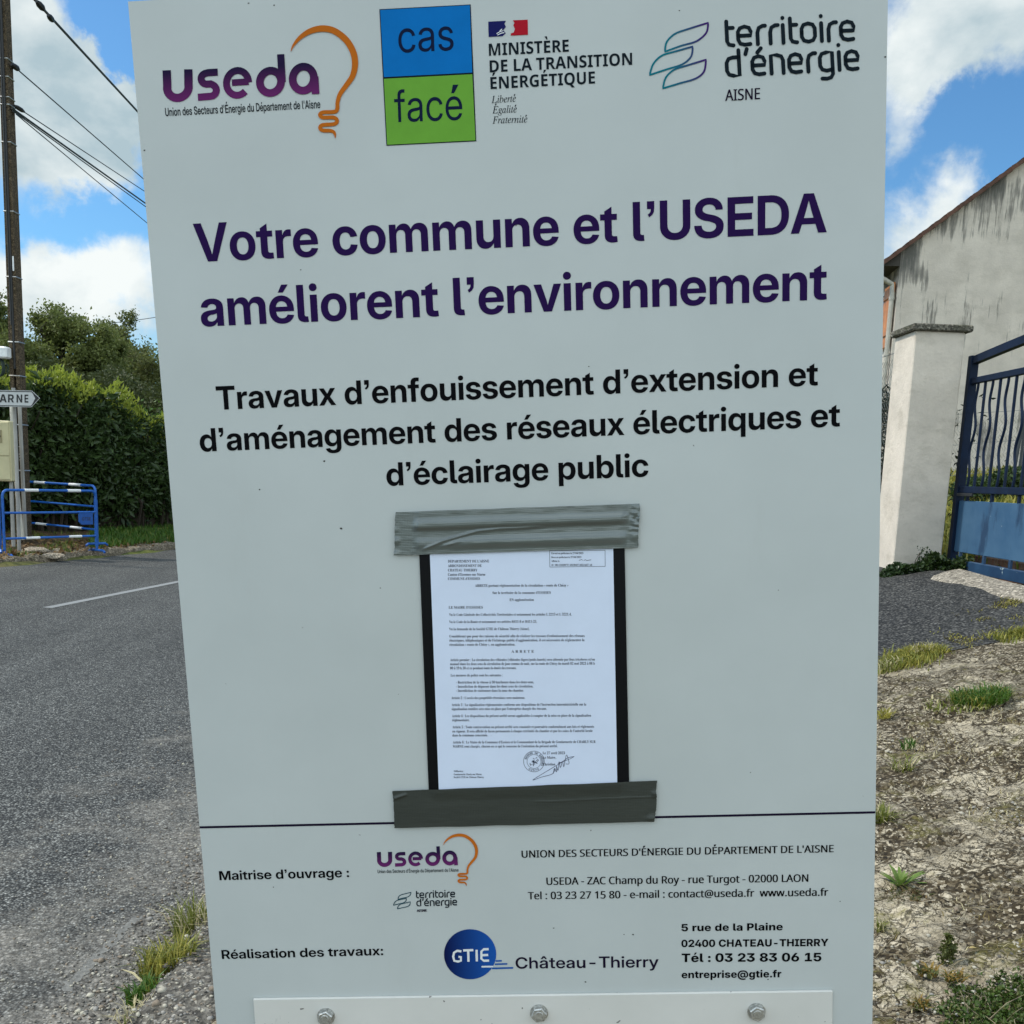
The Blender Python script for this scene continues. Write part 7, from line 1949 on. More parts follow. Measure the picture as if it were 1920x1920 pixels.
m = MB(); zg = zw - SL * .30 - .01
prof = [(math.cos(a) * .075, math.sin(a) * .075) for a in np.linspace(math.pi, 2 * math.pi, 9)]
V = [(-.355 + x_, y_, zg + z_) for y_ in (-.1, HL) for x_, z_ in prof]
m.add(V, [(i, i + 1, 9 + i + 1, 9 + i) for i in range(8)] + [tuple(range(9))]); m.build('gutter', M_GUT, house)
m = MB(); m.tube([(-.355, .02, zg - .07), (-.35, .02, zg - .14), (-.20, .05, zg - .20), (-.075, .08, zg - .26), (-.06, .08, zg - .40), (-.06, .08, zg - 1.8), (-.06, .08, -.3)], .042, 10)
for zz in (1.0, 2.1, 3.0): m.tube([(-.06, .08, zz), (-.06, .08, zz + .05)], .05, 10)
m.build('downpipe', M_GUT, house)
# orange shutter folded back on the street wall, and the window beyond it
M_SHUT = simple('orange_varnished_shutter', (.50, .17, .03), .45, var=.3, scale=6)
sy0, sy1 = on_house(1672.5, 590, -.04, 'street')[1], on_house(1657.0, 590, -.04, 'street')[1]
sz0, sz1 = on_house(1660, 652, -.04, 'street')[2], on_house(1670, 535, -.04, 'street')[2]
m = MB()
for k in range(4):
    ya = sy0 + (sy1 - sy0) * k / 4; yb = sy0 + (sy1 - sy0) * (k + 1) / 4
    m.bevbox((-.062, ya + .004, sz0), (-.03, yb - .004, sz1), .004)
sh = m.build('shutter', M_SHUT, house)
m = MB()
for zz in (.18, .78): m.bevbox((-.082, sy0 + .02, sz0 + (sz1 - sz0) * zz), (-.0635, sy1 - .02, sz0 + (sz1 - sz0) * zz + .07), .004)
m.build('shutter_batten', M_SHUT, sh)
m = MB(); m.bevbox((-.02, sy1 + .05, sz0 + .02), (.01, sy1 + 1.15, sz1 - .02), .004); fr = m.build('window', simple('white_window_frame', (.68, .68, .66), .5), house)
m = MB(); m.box((-.024, sy1 + .11, sz0 + .08), (-.021, sy1 + .57, sz1 - .08)); m.box((-.024, sy1 + .63, sz0 + .08), (-.021, sy1 + 1.09, sz1 - .08)); m.build('pane', simple('dark_glass', (.02, .025, .03), .08), fr)

# fence in front of the gable
f0 = at_y(1775, 893, 13.4); f1 = at_y(1990, 872, 14.4)
fh = at_y(1850, 775, 13.8)[2] - at_y(1850, 888, 13.8)[2]
wire_fence(f0, f1, fh, 'low wire-mesh fence crossing the garden in front of the gable, seen through the gate', pitch=.062, r=.0024, posts=(0, .62, 1))
lp = thing('leaning_post', 'thin dark post leaning by the wire mesh fence behind the gate', 'post', at_y(1898, 885, 13.2))
m = MB(); m.tube([(0, 0, -.3), (.07, 0, at_y(1910, 770, 13.2)[2] - lp.location[2])], .021, 8); m.build('shaft', M_WIREPOST, lp)

# ------------------------------------------------------------------ vegetation
def leaf_mat(name, lo, hi, rough=.5, trans=.25, scale=.9):
    t = NT(name)
    c = t.ramp(t.noise(scale * 6, 6, .7), [(.3, lo), (.7, hi)])
    t.done(c, rough, 0, None, .35)
    tr = t.n('ShaderNodeBsdfTranslucent'); t.l(c, tr.inputs['Color'])
    mx = t.n('ShaderNodeMixShader'); mx.inputs[0].default_value = trans
    t.l(t.b.outputs[0], mx.inputs[1]); t.l(tr.outputs[0], mx.inputs[2])
    t.l(mx.outputs[0], t.t.nodes['Material Output'].inputs['Surface'])
    return t.m


M_LAUREL = leaf_mat('laurel_leaf', (.018, .036, .012), (.07, .115, .030), .40, .2)
M_SHOOT = leaf_mat('young_laurel_leaf', (.20, .27, .028), (.41, .45, .07), .45, .4)
M_TREE = leaf_mat('spring_tree_leaf', (.095, .12, .032), (.21, .245, .07), .55, .45, .2)
M_TREE2 = leaf_mat('olive_tree_leaf', (.085, .105, .032), (.195, .215, .07), .55, .45, .2)
M_BARK = stone_mat('bark', (.05, .042, .03), (.12, .10, .075), .3)
M_TWIG = simple('hedge_wood', (.035, .025, .015), .9)
M_IVY = leaf_mat('ivy_leaf', (.012, .026, .008), (.045, .075, .018), .4, .15)

# laurel hedge along the far side of the street
hp = [on_ground(-330, 1003), on_ground(60, 1005), on_ground(200, 1003), on_ground(340, 994), on_ground(560, 985)]
hx = [p[0] for p in hp]; hyy = [p[1] + .35 for p in hp]
top_px = [(-330, 725), (0, 722), (60, 722), (75, 700), (92, 705), (110, 712), (140, 728), (165, 742), (190, 739), (225, 739), (250, 742), (270, 749), (300, 776), (340, 790), (560, 800)]
hedge = thing('laurel_hedge', 'tall clipped laurel hedge with bright young shoots along its top, across the road', 'hedge', (hx[2], hyy[2] + .8, float(terrain(hx[2], hyy[2]))))
hb = np.array(hedge.location)


HT = []
for px, py in top_px:
    HT.append(at_y(px, py + 4, np.interp(on_ground(px, 1000)[0], hx, hyy) + .5))


def hedge_top(x, y):
    """height of the hedge at world x"""
    return np.interp(x, [p[0] for p in HT], [p[2] for p in HT])


n = 34000
X_ = RNG.uniform(hx[0], hx[-1], n); yf = np.interp(X_, hx, hyy); zt = hedge_top(X_, 0); zb = terrain(X_, yf)
q = RNG.uniform(0, 1, n) ** .85
dep = RNG.exponential(.22, n)
bul = np.array([mnoise.fractal(Vector((a * .9, b * 3.2, 3)), 1, 2, 3) for a, b in zip(X_, q)])
under = smoothstep(.30, .02, q)
Yy = yf + dep + bul * .42 + .75 * under + .35 * smoothstep(.85, 1.0, q)
Zz = zb + q * (zt - zb) * 1.0
Zz += np.array([mnoise.noise(Vector((a * 2.3, 1.7, 0))) for a in X_]) * .10 * q
keep = RNG.uniform(0, 1, n) > under * .75
P = np.stack([X_, Yy, Zz], 1)[keep]
V, T = leaf_quads(P - hb, .145 * np.exp(RNG.normal(0, .28, len(P))), .1, .42)
big_mesh('foliage', V, T, M_LAUREL, hedge)
n = 11000     # top growth and the back
X_ = RNG.uniform(hx[0], hx[-1], n); yf = np.interp(X_, hx, hyy); zt = hedge_top(X_, 0)
Yy = yf + RNG.uniform(.2, 1.7, n)
cl = np.array([mnoise.fractal(Vector((a * 1.6, b * 1.6, 9)), 1, 2, 3) for a, b in zip(X_, Yy)])
Zz = zt + .05 + cl * .42 - RNG.exponential(.17, n)
P = np.stack([X_, Yy, Zz], 1)
V, T = leaf_quads(P - hb, .125, .1, .34, dirs=np.array([0, 0, 1.0])[None] + RNG.normal(size=(n, 3)) * .45)
big_mesh('young_shoots', V, T, M_SHOOT, hedge)
m = MB()
for k in range(70):
    a = RNG.uniform(hx[0], hx[-1]); b = np.interp(a, hx, hyy) + RNG.uniform(.5, 1.1); z0 = float(terrain(a, b)); zz = float(hedge_top(a, 0)) - .3
    pts = [(a - hb[0] + RNG.normal(0, .12) * i, b - hb[1] + RNG.normal(0, .08) * i, z0 - hb[2] - .1 + (zz - z0) * i / 3) for i in range(4)]
    m.tube(pts, [.035, .03, .02, .008], 5)
m.build('stems', M_TWIG, hedge)
# dark sheet added inside the hedge to block light between the leaves
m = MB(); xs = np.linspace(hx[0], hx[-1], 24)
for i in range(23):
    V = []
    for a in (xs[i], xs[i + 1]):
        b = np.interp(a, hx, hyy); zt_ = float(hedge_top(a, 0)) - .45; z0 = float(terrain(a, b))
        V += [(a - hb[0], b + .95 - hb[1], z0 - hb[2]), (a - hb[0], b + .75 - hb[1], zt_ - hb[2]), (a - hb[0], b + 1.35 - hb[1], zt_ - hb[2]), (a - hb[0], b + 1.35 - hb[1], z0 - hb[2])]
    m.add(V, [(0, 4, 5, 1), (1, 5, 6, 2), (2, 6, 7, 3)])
m.build('light_block_core', M_TWIG, hedge)

# paler climber scrambling over the right end of the hedge
clp = at_y(300, 830, np.interp(on_ground(300, 1000)[0], hx, hyy) + .1)
climb = thing('climbing_plant', 'fresher green climbing plant spilling over the hedge next to the board', 'climber', (clp[0], clp[1] - .1, float(terrain(clp[0], clp[1]))))
n = 2600
a = RNG.normal(0, .42, n); z_ = clp[2] + RNG.normal(0, .38, n) - .3 * np.abs(a)
P = np.stack([clp[0] + a + .25 * (z_ - clp[2]), clp[1] - .08 + RNG.normal(0, .12, n), z_], 1)
V, T = leaf_quads(P - np.array(climb.location), .10, .2, .55)
big_mesh('foliage', V, T, leaf_mat('climber_leaf', (.045, .10, .014), (.11, .20, .03), .45, .3), climb)
m = MB()
for k in range(6): m.tube([(RNG.normal(0, .2), .15, 0), (RNG.normal(0, .2), .1, .8), (RNG.normal(0, .25), .05, clp[2] - climb.location[2])], .012, 5)
m.build('stems', M_TWIG, climb)


def make_tree(label, base, height, spread, nleaf, leaf, mat, seed, first=.25, thin=1.0):
    rs = np.random.default_rng(seed)
    t = thing('tree', label, 'tree', base, 'trees beyond the hedge')
    m = MB(); tips = []

    def grow(p, d, L, r, lvl):
        k = 5; pts = [p]; dd = d
        for i in range(k):
            dd = dd + rs.normal(0, .10, 3) + np.array([0, 0, .05 if lvl else 0]); dd /= np.linalg.norm(dd)
            pts.append(pts[-1] + dd * L / k)
        m.tube([tuple(q) for q in pts], np.linspace(r, r * .45, k + 1), 7 if lvl == 0 else 5 if lvl == 1 else 4)
        if lvl >= 1: tips.extend([(pts[j], L, lvl) for j in range(2, k + 1)])
        if lvl < 3:
            nb = (13, 5, 4)[lvl]
            for i in range(nb):
                f_ = first + (1 - first) * (i + rs.uniform(0, .8)) / nb if lvl == 0 else rs.uniform(.3, 1)
                j = min(int(f_ * k), k - 1); q = pts[j] + (pts[j + 1] - pts[j]) * (f_ * k - j)
                a = rs.uniform(0, 6.28); out = np.array([math.cos(a), math.sin(a), 0])
                if lvl == 0:
                    e = .35 + .75 * f_; nd = out * (1.0 - .45 * f_) + np.array([0, 0, e]); l = spread * (1.05 - .55 * f_) * rs.uniform(.8, 1.15)
                else:
                    nd = dd * .5 + out * .75 + np.array([0, 0, rs.uniform(-.1, .5)]); l = L * rs.uniform(.4, .62)
                nd /= np.linalg.norm(nd)
                grow(q, nd, l, max(r * (.45 if lvl == 0 else .5) * (1 - .4 * f_), .012), lvl + 1)

    grow(np.array([0, 0, -.3]), np.array([0, 0, 1.0]), height * .93, height * .018, 0)
    m.build('trunk', M_BARK, t)
    w_ = np.array([(.6, 1.0, 1.3)[lv - 1] for _, _, lv in tips]); w_ /= w_.sum()
    idx = rs.choice(len(tips), nleaf, p=w_)
    c = np.array([tips[i][0] for i in idx]); sd = np.array([.10 + .10 * tips[i][1] for i in idx]) * thin
    P = c + rs.normal(size=(nleaf, 3)) * sd[:, None]
    V, T = leaf_quads(P, leaf, .1, .6, rng=rs)
    big_mesh('crown', V, T, mat, t)
    return t


def tree_at(label, px, top, Y, spread, nleaf, leaf, mat, seed, first=.25, thin=1.0):
    b = at_y(px, 900, Y); z0 = float(terrain(np.clip(b[0], -40, 20), Y)); zt_ = at_y(px, top, Y)[2]
    return make_tree(label, (b[0], Y, z0), zt_ - z0, spread, nleaf, leaf, mat, seed, first, thin)


tree_at('dark bushy tree rising behind the concrete pole', 12, 600, 40, 2.6, 14000, .14, M_TREE, 11)
tree_at('tallest leafy spring tree, rounded crown just right of the concrete pole', 98, 606, 41, 2.8, 20000, .14, M_TREE, 12)
tree_at('slimmer pointed tree in the middle of the row beyond the hedge', 160, 634, 43, 2.5, 16000, .14, M_TREE, 13)
tree_at('thin half bare tree with sky showing through its twigs', 208, 662, 46, 2.5, 14000, .13, M_TREE2, 14, .3, .9)
tree_at('yellowish low tree closest to the board, beyond the hedge', 262, 632, 48, 2.9, 22000, .14, M_TREE2, 15, .2)
tree_at('wide tree showing only its edge beside the board', 318, 640, 50, 2.9, 16000, .15, M_TREE, 16, .2)
tree_at('tree at the left edge of the view beyond the pole', -60, 600, 42, 2.7, 9000, .17, M_TREE, 17)
# an understorey that fills the gaps between trunks
bush = thing('bramble_thicket', 'dim thicket of brambles filling the foot of the trees beyond the hedge', 'thicket', (at_y(160, 900, 38)[0], 38, float(terrain(-16, 38))))
n = 24000
px_ = RNG.uniform(-150, 460, n); Yv = 37 + RNG.uniform(0, 4, n)
P = np.array([at_y(a, 900, b) for a, b in zip(px_, Yv)]); zz = np.array([at_y(a, 668 + .14 * max(a, 0) + 14 * math.sin(a * .05), b)[2] for a, b in zip(px_, Yv)])
z0 = terrain(np.clip(P[:, 0], -50, 10), P[:, 1]); P[:, 2] = z0 + (zz - z0) * RNG.uniform(0, 1, n) ** .6
V, T = leaf_quads(P - np.array(bush.location), .15, .1, .6)
big_mesh('foliage', V, T, leaf_mat('thicket_leaf', (.03, .042, .012), (.085, .105, .03), .6, .3, .2), bush)

# grass on the bank across the street
M_GRASS = leaf_mat('lush_grass', (.03, .085, .008), (.09, .18, .02), .5, .3)
M_GRASSY = leaf_mat('yellowing_grass', (.22, .21, .03), (.42, .37, .08), .55, .35)
M_GRASSO = leaf_mat('olive_grass', (.10, .125, .018), (.25, .26, .05), .5, .35)
M_STRAW = leaf_mat('dry_straw', (.40, .34, .18), (.58, .52, .32), .6, .2)


def grass_patch(name, P, h, w, lean, mat, label=None, cat=None, group=None, kind=None, extra=None, rng=RNG):
    P = np.asarray(P); c = P.mean(0); c[2] = P[:, 2].min()
    V, T = blades(P - c, h, w, lean, rng); mats = [mat]; mi = None
    if extra:
        frac, m2 = extra; k = rng.uniform(0, 1, len(P)) < frac
        mi = np.repeat(k.astype(int), 3); mats = [mat, m2]
    o = big_mesh(name, V, T, mats, None, mi); o.location = c
    return tag(o, label, cat, group, kind)


n = 26000
px_ = RNG.uniform(168, 470, n); py_ = 982 + (1 - RNG.uniform(0, 1, n) ** .8) * 62
pts = np.array([at_z(a, b, .14) for a, b in zip(px_, py_)])
k = (pts[:, 0] < x_far(pts[:, 1]) - .28) & (pts[:, 1] < np.interp(pts[:, 0], hx, hyy) + .7) & (py_ > 985 + (230 - px_) * .12)
pts = pts[k]; pts[:, 2] = terrain(pts[:, 0], pts[:, 1])
grass_patch('bank_grass', pts, .16, .007, .6, M_GRASS, kind='stuff', extra=(.12, M_GRASSO))
n = 5000
px_ = RNG.uniform(-60, 200, n); py_ = RNG.uniform(1008, 1048, n)
pts = np.array([at_z(a, b, .12) for a, b in zip(px_, py_)]); k = (pts[:, 0] < x_far(pts[:, 1]) - .2) & (np.array([mnoise.noise(Vector((p[0] * 2, p[1] * 2, 0))) for p in pts]) > .05)
pts = pts[k]; pts[:, 2] = terrain(pts[:, 0], pts[:, 1])
grass_patch('litter_grass', pts, .09, .007, .7, M_GRASSO, kind='stuff', extra=(.4, M_GRASS))
# fallen leaves under the barriers
n = 1500
px_ = RNG.uniform(-40, 330, n); py_ = RNG.uniform(1016, 1050, n)
pts = np.array([at_z(a, b, .13) for a, b in zip(px_, py_)]); k = pts[:, 0] < x_far(pts[:, 1]) - .05
pts = pts[k]; pts[:, 2] = terrain(pts[:, 0], pts[:, 1]) + .03
V, T = leaf_quads(pts, .07, 1.0, .7)
o = big_mesh('fallen_leaves', V, T, leaf_mat('dead_leaf', (.10, .055, .02), (.28, .17, .07), .7, .1)); o['kind'] = 'stuff'


# ---- right-hand verge
def verge_pt(px, py):
    return on_ground(px, py)


def tuft(px, py, n, rad, h, mat, label, extra=(.25, M_STRAW), w=.0035, lean=.8, squash=1.0, name='grass_tuft', group='grass tufts on the verge', p=None):
    c = verge_pt(px, py) if p is None else np.array(p)
    a = RNG.uniform(0, 6.28, n); r = rad * np.sqrt(RNG.uniform(0, 1, n))
    P = np.stack([c[0] + r * np.cos(a), c[1] + r * np.sin(a) * squash, np.zeros(n)], 1); P[:, 2] = terrain(P[:, 0], P[:, 1]) + .0
    return grass_patch(name, P, h, w, lean, mat, label, 'grass', group, extra=extra)


# grass line along the seam between driveway and broken concrete
n = 11000
sx = RNG.uniform(1.85, 3.5, n)
cl = np.array([mnoise.fractal(Vector((a * 2.2, 0, 5)), 1, 2, 3) for a in sx])
k = (RNG.uniform(-.25, .45, n) < cl * 1.5 + .30 * smoothstep(2.1, 2.6, sx) - .05)
sx = sx[k]; sy = 5.44 + RNG.normal(0, 1, len(sx)) * (.05 + .07 * np.abs(cl[k])) + .06 * np.sin(sx * 3) - .10 * smoothstep(2.2, 1.8, sx)
P = np.stack([sx, sy, terrain(sx, sy)], 1)
grass_patch('seam_grass', P, .046, .0028, 1.15, M_GRASSO, kind='stuff', extra=(.45, M_GRASSY))
sx = RNG.uniform(2.4, 3.3, 3000); sy = 5.70 + (sx - 2.5) * 1.15 + RNG.normal(0, .15, 3000)
k = np.array([mnoise.fractal(Vector((a * 4, b * 4, 21)), 1, 2, 4) for a, b in zip(sx, sy)]) > RNG.uniform(-.1, .5, 3000); sx, sy = sx[k], sy[k]
P = np.stack([sx, sy, terrain(sx, sy)], 1)
grass_patch('driveway_moss', P, .020, .0028, 1.4, leaf_mat('brown_moss', (.09, .075, .025), (.20, .16, .06), .7, .2), kind='stuff', extra=(.5, M_GRASSY))
tuft(1728, 1228, 150, .075, .07, M_GRASSY, 'small bright yellow-green tuft on the driveway, apart from the seam of grass')
tuft(1660, 1258, 260, .085, .06, M_GRASSO, 'olive tuft against the board edge at the end of the grass seam')
tuft(1838, 1316, 900, .115, .062, M_GRASS, 'large dark green tuft alone on the broken concrete', extra=(.15, M_GRASSY), w=.0024, lean=1.25)
tuft(1800, 1322, 240, .15, .03, M_GRASSO, 'flat mossy tuft hugging the concrete left of the dark green tuft', lean=1.2)
tuft(1652, 1345, 120, .05, .035, M_GRASSY, 'low yellow tuft at the board edge below the grass seam', lean=1.2)
tuft(1702, 1405, 90, .028, .035, M_GRASS, 'tiny green tuft in the middle of the broken concrete near the board')
tuft(1688, 1452, 45, .035, .075, M_GRASSO, 'sparse spiky tuft of long thin blades near the board', w=.003, lean=1.1)
tuft(1650, 1552, 160, .028, .075, M_GRASSO, 'dark tuft with long blades touching the board edge beside the dividing rule', w=.0025, lean=1.0)
tuft(1648, 1755, 40, .012, .035, M_GRASSO, 'tiny spiky tuft at the board edge below the leafy weed', w=.002)


def rosette(px, py, n, L, w, label, mat, cat='weed', up=.9):
    c = verge_pt(px, py); t = thing('leafy_weed', label, cat, c, 'weeds on the verge')
    for i in range(n):
        a = i * 2.4 + RNG.normal(0, .2); e = up * (1 - .55 * i / n) + RNG.normal(0, .08); l = L * RNG.uniform(.75, 1.1)
        q = np.linspace(0, 1, 7); V = []
        for s_ in q:
            out = l * s_ * math.cos(e) * 1.0 + .15 * l * s_ * s_; z_ = l * s_ * math.sin(e) - .45 * l * s_ ** 2.2 * (1 - .3 * up)
            ww = w * (math.sin(math.pi * (s_ * .86 + .08)) ** .8) * (1 + .12 * math.sin(s_ * 19))
            for k in (-1, 0, 1):
                V.append((out * math.cos(a) - k * ww * math.sin(a), out * math.sin(a) + k * ww * math.cos(a), z_ + abs(k) * ww * .35 + .004))
        Fc = [(j * 3 + b, j * 3 + b + 1, j * 3 + b + 4, j * 3 + b + 3) for j in range(6) for b in (0, 1)]
        MB().add(V, Fc).build('leaf', mat, t, smooth=True)
    return t


M_WEED = leaf_mat('soft_green_weed', (.10, .17, .03), (.20, .28, .06), .5, .3, 3)
M_WEED2 = leaf_mat('olive_weed', (.05, .065, .015), (.13, .14, .035), .55, .25, 3)
rosette(1687, 1672, 17, .088, .0062, 'fresh green weed with long tongue-shaped leaves beside the board', M_WEED, up=1.42)
# knotted little weed with a stem of small leaves
c = verge_pt(1775, 1802); kw = thing('leafy_weed', 'small upright olive weed with tiny leaves up its stem, right of the green weed', 'weed', c, 'weeds on the verge')
MB().tube([(0, 0, 0), (.004, 0, .03), (-.004, .002, .062)], [.0018, .0015, .001], 5).build('stem', M_WEED2, kw)
n = 190; hz = RNG.uniform(0, .064, n); a = RNG.uniform(0, 6.28, n); r = .022 * (1 - hz / .08) * np.sqrt(RNG.uniform(0, 1, n))
V, T = leaf_quads(np.stack([r * np.cos(a), r * np.sin(a), hz], 1), .014, .4, .7); big_mesh('foliage', V, T, M_WEED2, kw)
tuft(1700, 1688, 330, .055, .022, M_WEED2, 'brownish green mat of low growth around the leafy weed', extra=(.5, leaf_mat('brown_stems', (.08, .05, .02), (.18, .12, .05), .7, .1)), lean=1.4, name='moss_cushion', w=.0022)
# carpet of small plants at the bottom right
n = 9000
a = RNG.uniform(1735, 2010, n); b = RNG.uniform(1815, 2000, n)
k = (((a - 1900) / 130) ** 2 + ((b - 1925) / 95) ** 2 + np.array([mnoise.fractal(Vector((p * .03, q * .03, 2)), 1, 2, 4) for p, q in zip(a, b)]) * .9) < 1.0
P = np.array([verge_pt(p, q) for p, q in zip(a[k][:4200], b[k][:4200])])
P[:, 2] += .004
V, T = leaf_quads(P, .0125, .55, .55)
mi = np.repeat((RNG.uniform(0, 1, len(P)) < .25).astype(int), 2)
o = big_mesh('ground_cover', V, T, [leaf_mat('tiny_green_leaf', (.028, .06, .008), (.08, .13, .02), .5, .25, 4), M_WEED2], None, mi); o['kind'] = 'stuff'
for i, (px, py) in enumerate(((1740, 1830), (1722, 1893), (1790, 1838))):
    tuft(px, py, 70, .022, .022, leaf_mat('rusty_sprig', (.16, .10, .02), (.34, .22, .05), .55, .25, 4), ('rusty orange sprig just above the green carpet', 'rusty brown sprig left of the green carpet', 'orange green sprig nearest the small olive weed')[i], extra=(.4, M_WEED2), w=.0028, lean=1.2)
# low dead grass and moss, in drifts over the broken concrete
n = 26000
x = RNG.uniform(.5, 3.3, n); y = RNG.uniform(1.7, 5.5, n)
w_ = np.array([mnoise.fractal(Vector((a * 2.1, b * 2.1, 14)), .9, 2, 4) for a, b in zip(x, y)])
k = RNG.uniform(.02, .55, n) < w_
P = np.stack([x, y, terrain(x, y) + .002], 1)[k]
grass_patch('dead_grass', P, .017, .0013, 1.9, M_STRAW, kind='stuff', extra=(.6, leaf_mat('dead_moss', (.10, .075, .025), (.24, .18, .06), .7, .2)))
# dry stalks lying about
m = MB()
for k in range(150):
    p = verge_pt(RNG.uniform(1640, 1960), RNG.uniform(1560, 1960)); a = RNG.uniform(0, 6.28); l = RNG.uniform(.02, .075)
    q = p + np.array([math.cos(a) * l, math.sin(a) * l, 0]); q[2] = terrain(q[0], q[1]) + RNG.uniform(.002, .018)
    mid = (p + q) / 2 + np.array([RNG.normal(0, .006), RNG.normal(0, .006), .006])
    m.tube([tuple(p + [0, 0, .004]), tuple(mid), tuple(q)], .0007, 4)
for pa, pb in (((1740, 1700), (1640, 1800)), ((1920, 1870), (1855, 1915)), ((1865, 1605), (1930, 1592)), ((1720, 1612), (1800, 1608)), ((1800, 1606), (1925, 1594)), ((1665, 1850), (1745, 1800)), ((1760, 1708), (1890, 1712))):
    p, q = verge_pt(*pa), verge_pt(*pb); m.tube([tuple(p + [0, 0, .006]), tuple((p + q) / 2 + [0, .005, .011]), tuple(q + [0, 0, .006])], .0010, 5)
o = m.build('dry_stalks', simple('dry_stalk', (.20, .165, .10), .8, var=.6, scale=30)); o['kind'] = 'stuff'
# one yellow dead leaf
c = verge_pt(1822, 1786); dl = MB().add([(-.012, 0, .003), (-.003, -.0045, .006), (.010, -.002, .005), (.013, .002, .003), (.002, .0045, .007)], [(0, 1, 2, 3, 4)]).build('dead_leaf', simple('ochre_dead_leaf', (.36, .27, .10), .6))
dl.location = c + np.array([0, 0, .008]); tag(dl, 'single yellow dead leaf lying on the pebbles of the verge', 'leaf')

# pebbles, thickest at the bottom right and beside the near kerb
def pebbles(name, pts, rad, mat, seed):
    rs = np.random.default_rng(seed); n = len(pts)
    base = np.array([(0, 0, 1), (.9, 0, .3), (.28, .86, .3), (-.73, .53, .3), (-.73, -.53, .3), (.28, -.86, .3), (.6, .5, -.5), (-.3, .7, -.5), (-.8, 0, -.5), (-.2, -.75, -.5), (.65, -.45, -.5)], float)
    tri = [(0, 1, 2), (0, 2, 3), (0, 3, 4), (0, 4, 5), (0, 5, 1), (1, 6, 2), (2, 6, 7), (2, 7, 3), (3, 7, 8), (3, 8, 4), (4, 8, 9), (4, 9, 5), (5, 9, 10), (5, 10, 1), (1, 10, 6)]
    r = rad * np.exp(rs.normal(0, .38, n)); a = rs.uniform(0, 6.28, n)
    v = base[None] * (1 + rs.normal(0, .16, (n, 11, 1))) * np.stack([r * rs.uniform(.8, 1.5, n), r, r * rs.uniform(.5, .8, n)], 1)[:, None, :]
    x = v[..., 0] * np.cos(a)[:, None] - v[..., 1] * np.sin(a)[:, None]; y = v[..., 0] * np.sin(a)[:, None] + v[..., 1] * np.cos(a)[:, None]
    V = np.stack([x, y, v[..., 2]], -1) + np.asarray(pts)[:, None, :]
    T = (np.arange(n) * 11)[:, None, None] + np.array(tri)[None]
    o = big_mesh(name, V.reshape(-1, 3), T.reshape(-1, 3), mat, None, np.repeat(rs.integers(0, len(mat), n), 15)); o['kind'] = 'stuff'
    return o


PEB = [simple('pebble_pale', (.38, .35, .28), .85, var=.2, scale=60), simple('pebble_grey', (.25, .235, .21), .85, var=.2, scale=60), simple('pebble_brown', (.19, .15, .11), .85, var=.25, scale=60), simple('pebble_dark', (.09, .08, .068), .85, var=.2, scale=60)]
n = 11000
x = RNG.uniform(.55, 2.1, n); y = RNG.uniform(1.75, 4.2, n)
w_ = np.array([mnoise.fractal(Vector((a * 1.8, b * 1.8, 4)), .9, 2, 4) for a, b in zip(x, y)]) + (.42 - (y - 1.8) * .38)
k = RNG.uniform(-.1, .9, n) < w_
P = np.stack([x, y, terrain(x, y) + np.array([mnoise.noise(Vector((a * 5, b * 5, 0))) for a, b in zip(x, y)]) * .004 + .002], 1)[k]
pebbles('gravel', P, .0036, PEB, 1)
n = 2600
y = RNG.uniform(2.3, 5.0, n); x = -1.08 + RNG.normal(0, .10, n) - np.abs(RNG.normal(0, .12, n)) * (RNG.uniform(0, 1, n) < .5)
P = np.stack([x, y, np.where(x > -1.04, terrain(x, y) * .55 + .046, .003)], 1)
pebbles('kerb_gravel', P, .0042, PEB, 2)
n = 3600
y = RNG.uniform(2.2, 4.6, n); x = RNG.uniform(-1.05, -.72, n)
kz = terrain(x, y) * .55 + .075 * np.sqrt(np.clip((x + 1.07) / .07, 0, 1)) - .03 + .028 * np.array([mnoise.fractal(Vector((a * 7, b * 7, 6.0)), .9, 2.1, 5) for a, b in zip(x, y)])
pebbles('kerb_pebbles', np.stack([x, y, kz], 1), .0042, PEB[1:] + PEB[:2], 8)
n = 3200
y = RNG.uniform(2.3, 7.0, n); x = -1.15 - RNG.exponential(.42, n)
pebbles('road_grit', np.stack([x, y, x * 0 + .002], 1), .0030, PEB, 3)

# ---- grass in the gutter by the near kerb
def kp(px, py, z=.02): return at_z(px, py, z)


tuft(0, 0, 430, .085, .085, M_GRASSO, 'thick yellow-green tuft growing in the gutter against the broken kerb', extra=(.55, M_GRASSY), p=kp(316, 1812), group='grass tufts along the kerb', w=.003)
tuft(0, 0, 200, .07, .12, M_GRASSO, 'tall thin tuft in the gutter beside the board edge', extra=(.35, M_STRAW), p=kp(362, 1745), group='grass tufts along the kerb', w=.0024)
tuft(0, 0, 190, .045, .06, M_GRASS, 'small bright green tuft in the gutter nearest the bottom of the view', extra=(.15, M_GRASSO), p=kp(268, 1868), group='grass tufts along the kerb', w=.0032)
tuft(0, 0, 60, .06, .05, M_GRASSO, 'sparse straw-coloured wisps at the foot of the kerb', extra=(.8, M_STRAW), p=kp(248, 1905), group='grass tufts along the kerb', w=.002, lean=1.2)
m = MB(); p0, p1 = kp(230, 1818, .03), kp(272, 1846, .035)
m.tube([tuple(p0), tuple((p0 + p1) / 2 + [0, 0, .012]), tuple(p1)], [.0012, .004, .0035], 6)
o = m.build('straw', M_STRAW); tag(o, 'pale dry straw lying across the gutter by the thick tuft', 'straw')

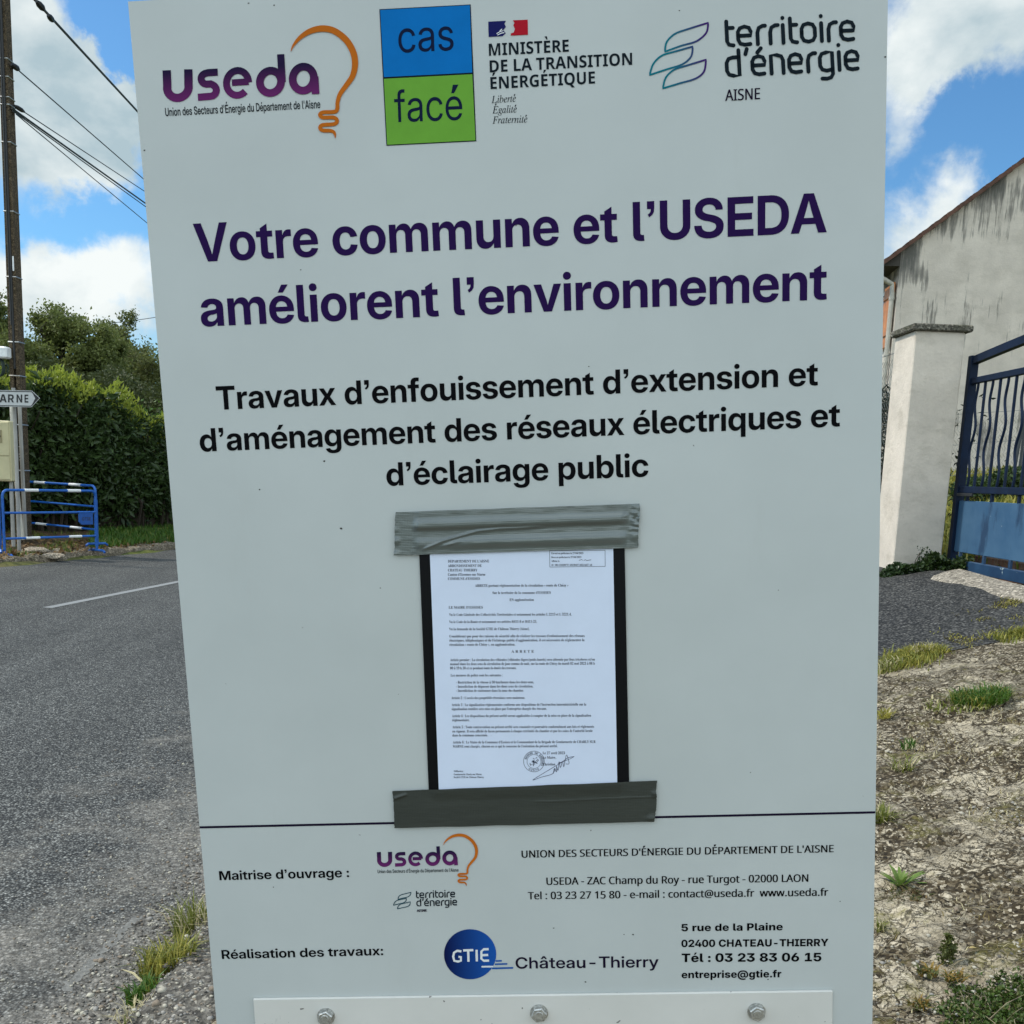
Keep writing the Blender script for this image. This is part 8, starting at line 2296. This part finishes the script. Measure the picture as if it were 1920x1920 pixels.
# ---- behind and around the gate
cb = thing('ivy_clump', 'dark ivy clump growing at the foot of the white gate pillar', 'ivy', (3.25, 8.45, GZ))
n = 2600
x = RNG.uniform(2.93, 3.62, n); hgt = .025 + .065 * smoothstep(2.95, 3.3, x) * (1 - .3 * smoothstep(3.45, 3.6, x)) + .04 * np.sin(x * 21)
P = np.stack([x, 8.50 - RNG.uniform(0, .26, n) ** 1.3 - .02, GZ - .03 + hgt * RNG.uniform(0, 1, n)], 1)
P[:, 2] += terrain(P[:, 0], P[:, 1]) - GZ + .02
V, T = leaf_quads(P - np.array(cb.location), .036, .4, .75); big_mesh('foliage', V, T, M_IVY, cb)
m = MB()
for dx0, hh_ in ((-.04, .16), (-.02, .19), (0, .13)): m.tube([(dx0, -.02, 0), (dx0 + .02, -.02, hh_ * .6), (dx0 + .05, -.02, hh_)], .003, 4)
m.build('stems', M_TWIG, cb)
n = 40; P = np.stack([RNG.normal(.02, .03, n), RNG.normal(-.03, .02, n), RNG.uniform(.10, .20, n)], 1); V, T = leaf_quads(P, .026, .4, .7); big_mesh('sprig', V, T, M_IVY, cb)

shr = thing('evergreen_shrub', 'dark evergreen shrub standing close behind the low wall and wire fence', 'shrub', (WX + .5, 11.0, 1.2))
n = 9000
y = RNG.uniform(9.3, 13, n); zt_ = np.array([at_x(1660, 752, WX + .4)[2]])[0]
z_ = 1.25 + (zt_ - 1.25 + .12 * np.sin(y * 5)) * RNG.uniform(0, 1, n) ** .8
P = np.stack([WX + .22 + RNG.exponential(.14, n), y, z_], 1)
k = RNG.uniform(0, 1, n) < 1
V, T = leaf_quads(P[k] - np.array(shr.location), .05, .1, .4); big_mesh('foliage', V, T, leaf_mat('conifer_needles', (.008, .014, .006), (.022, .034, .012), .6, .1), shr)
m = MB()
for yy in (-1.2, 0, 1.3): m.tube([(.1, yy, -.3), (.12, yy + .05, .5), (.1, yy, 1.2)], [.05, .04, .02], 6)
m.build('stems', M_TWIG, shr)

# grass of the garden, and low shrubs against the wire fence
n = 30000
x = RNG.uniform(3.75, 9.5, n); y = RNG.uniform(7.0, 17.6, n)
k = (x / y > .36) & (x / y < .62)
P = np.stack([x, y, terrain(x, y) - .02], 1)[k]
grass_patch('garden_grass', P, .16, .012, .8, M_GRASSO, kind='stuff', extra=(.55, M_GRASSY))
for i, (px, py, Yv, w_, h_) in enumerate(((1832, 885, 13.0, .30, .30), (1862, 880, 13.6, .35, .26), (1895, 878, 13.3, .30, .36), (1925, 876, 13.8, .4, .32))):
    b = at_y(px, py, Yv); b[2] = terrain(b[0], b[1])
    s_ = thing('garden_shrub', ('small green shrub leftmost behind the gate bars', 'low spreading shrub behind the gate, next to the leftmost one', 'taller dark shrub behind the gate by the leaning post', 'low shrub behind the gate at the right edge')[i], 'shrub', b, 'shrubs by the garden fence')
    n = 900; q = RNG.normal(size=(n, 3)); q /= np.linalg.norm(q, axis=1)[:, None]; q *= RNG.uniform(.5, 1, n)[:, None] ** .4
    P = q * np.array([w_, w_ * .7, h_ * .6]) + np.array([0, 0, h_ * .55])
    V, T = leaf_quads(P, .06, .2, .6); big_mesh('foliage', V, T, leaf_mat('garden_leaf', (.025, .05, .012), (.07, .11, .03), .5, .2), s_)
    MB().tube([(0, 0, -.05), (.02, 0, h_ * .7)], [.02, .01], 5).build('stem', M_TWIG, s_)
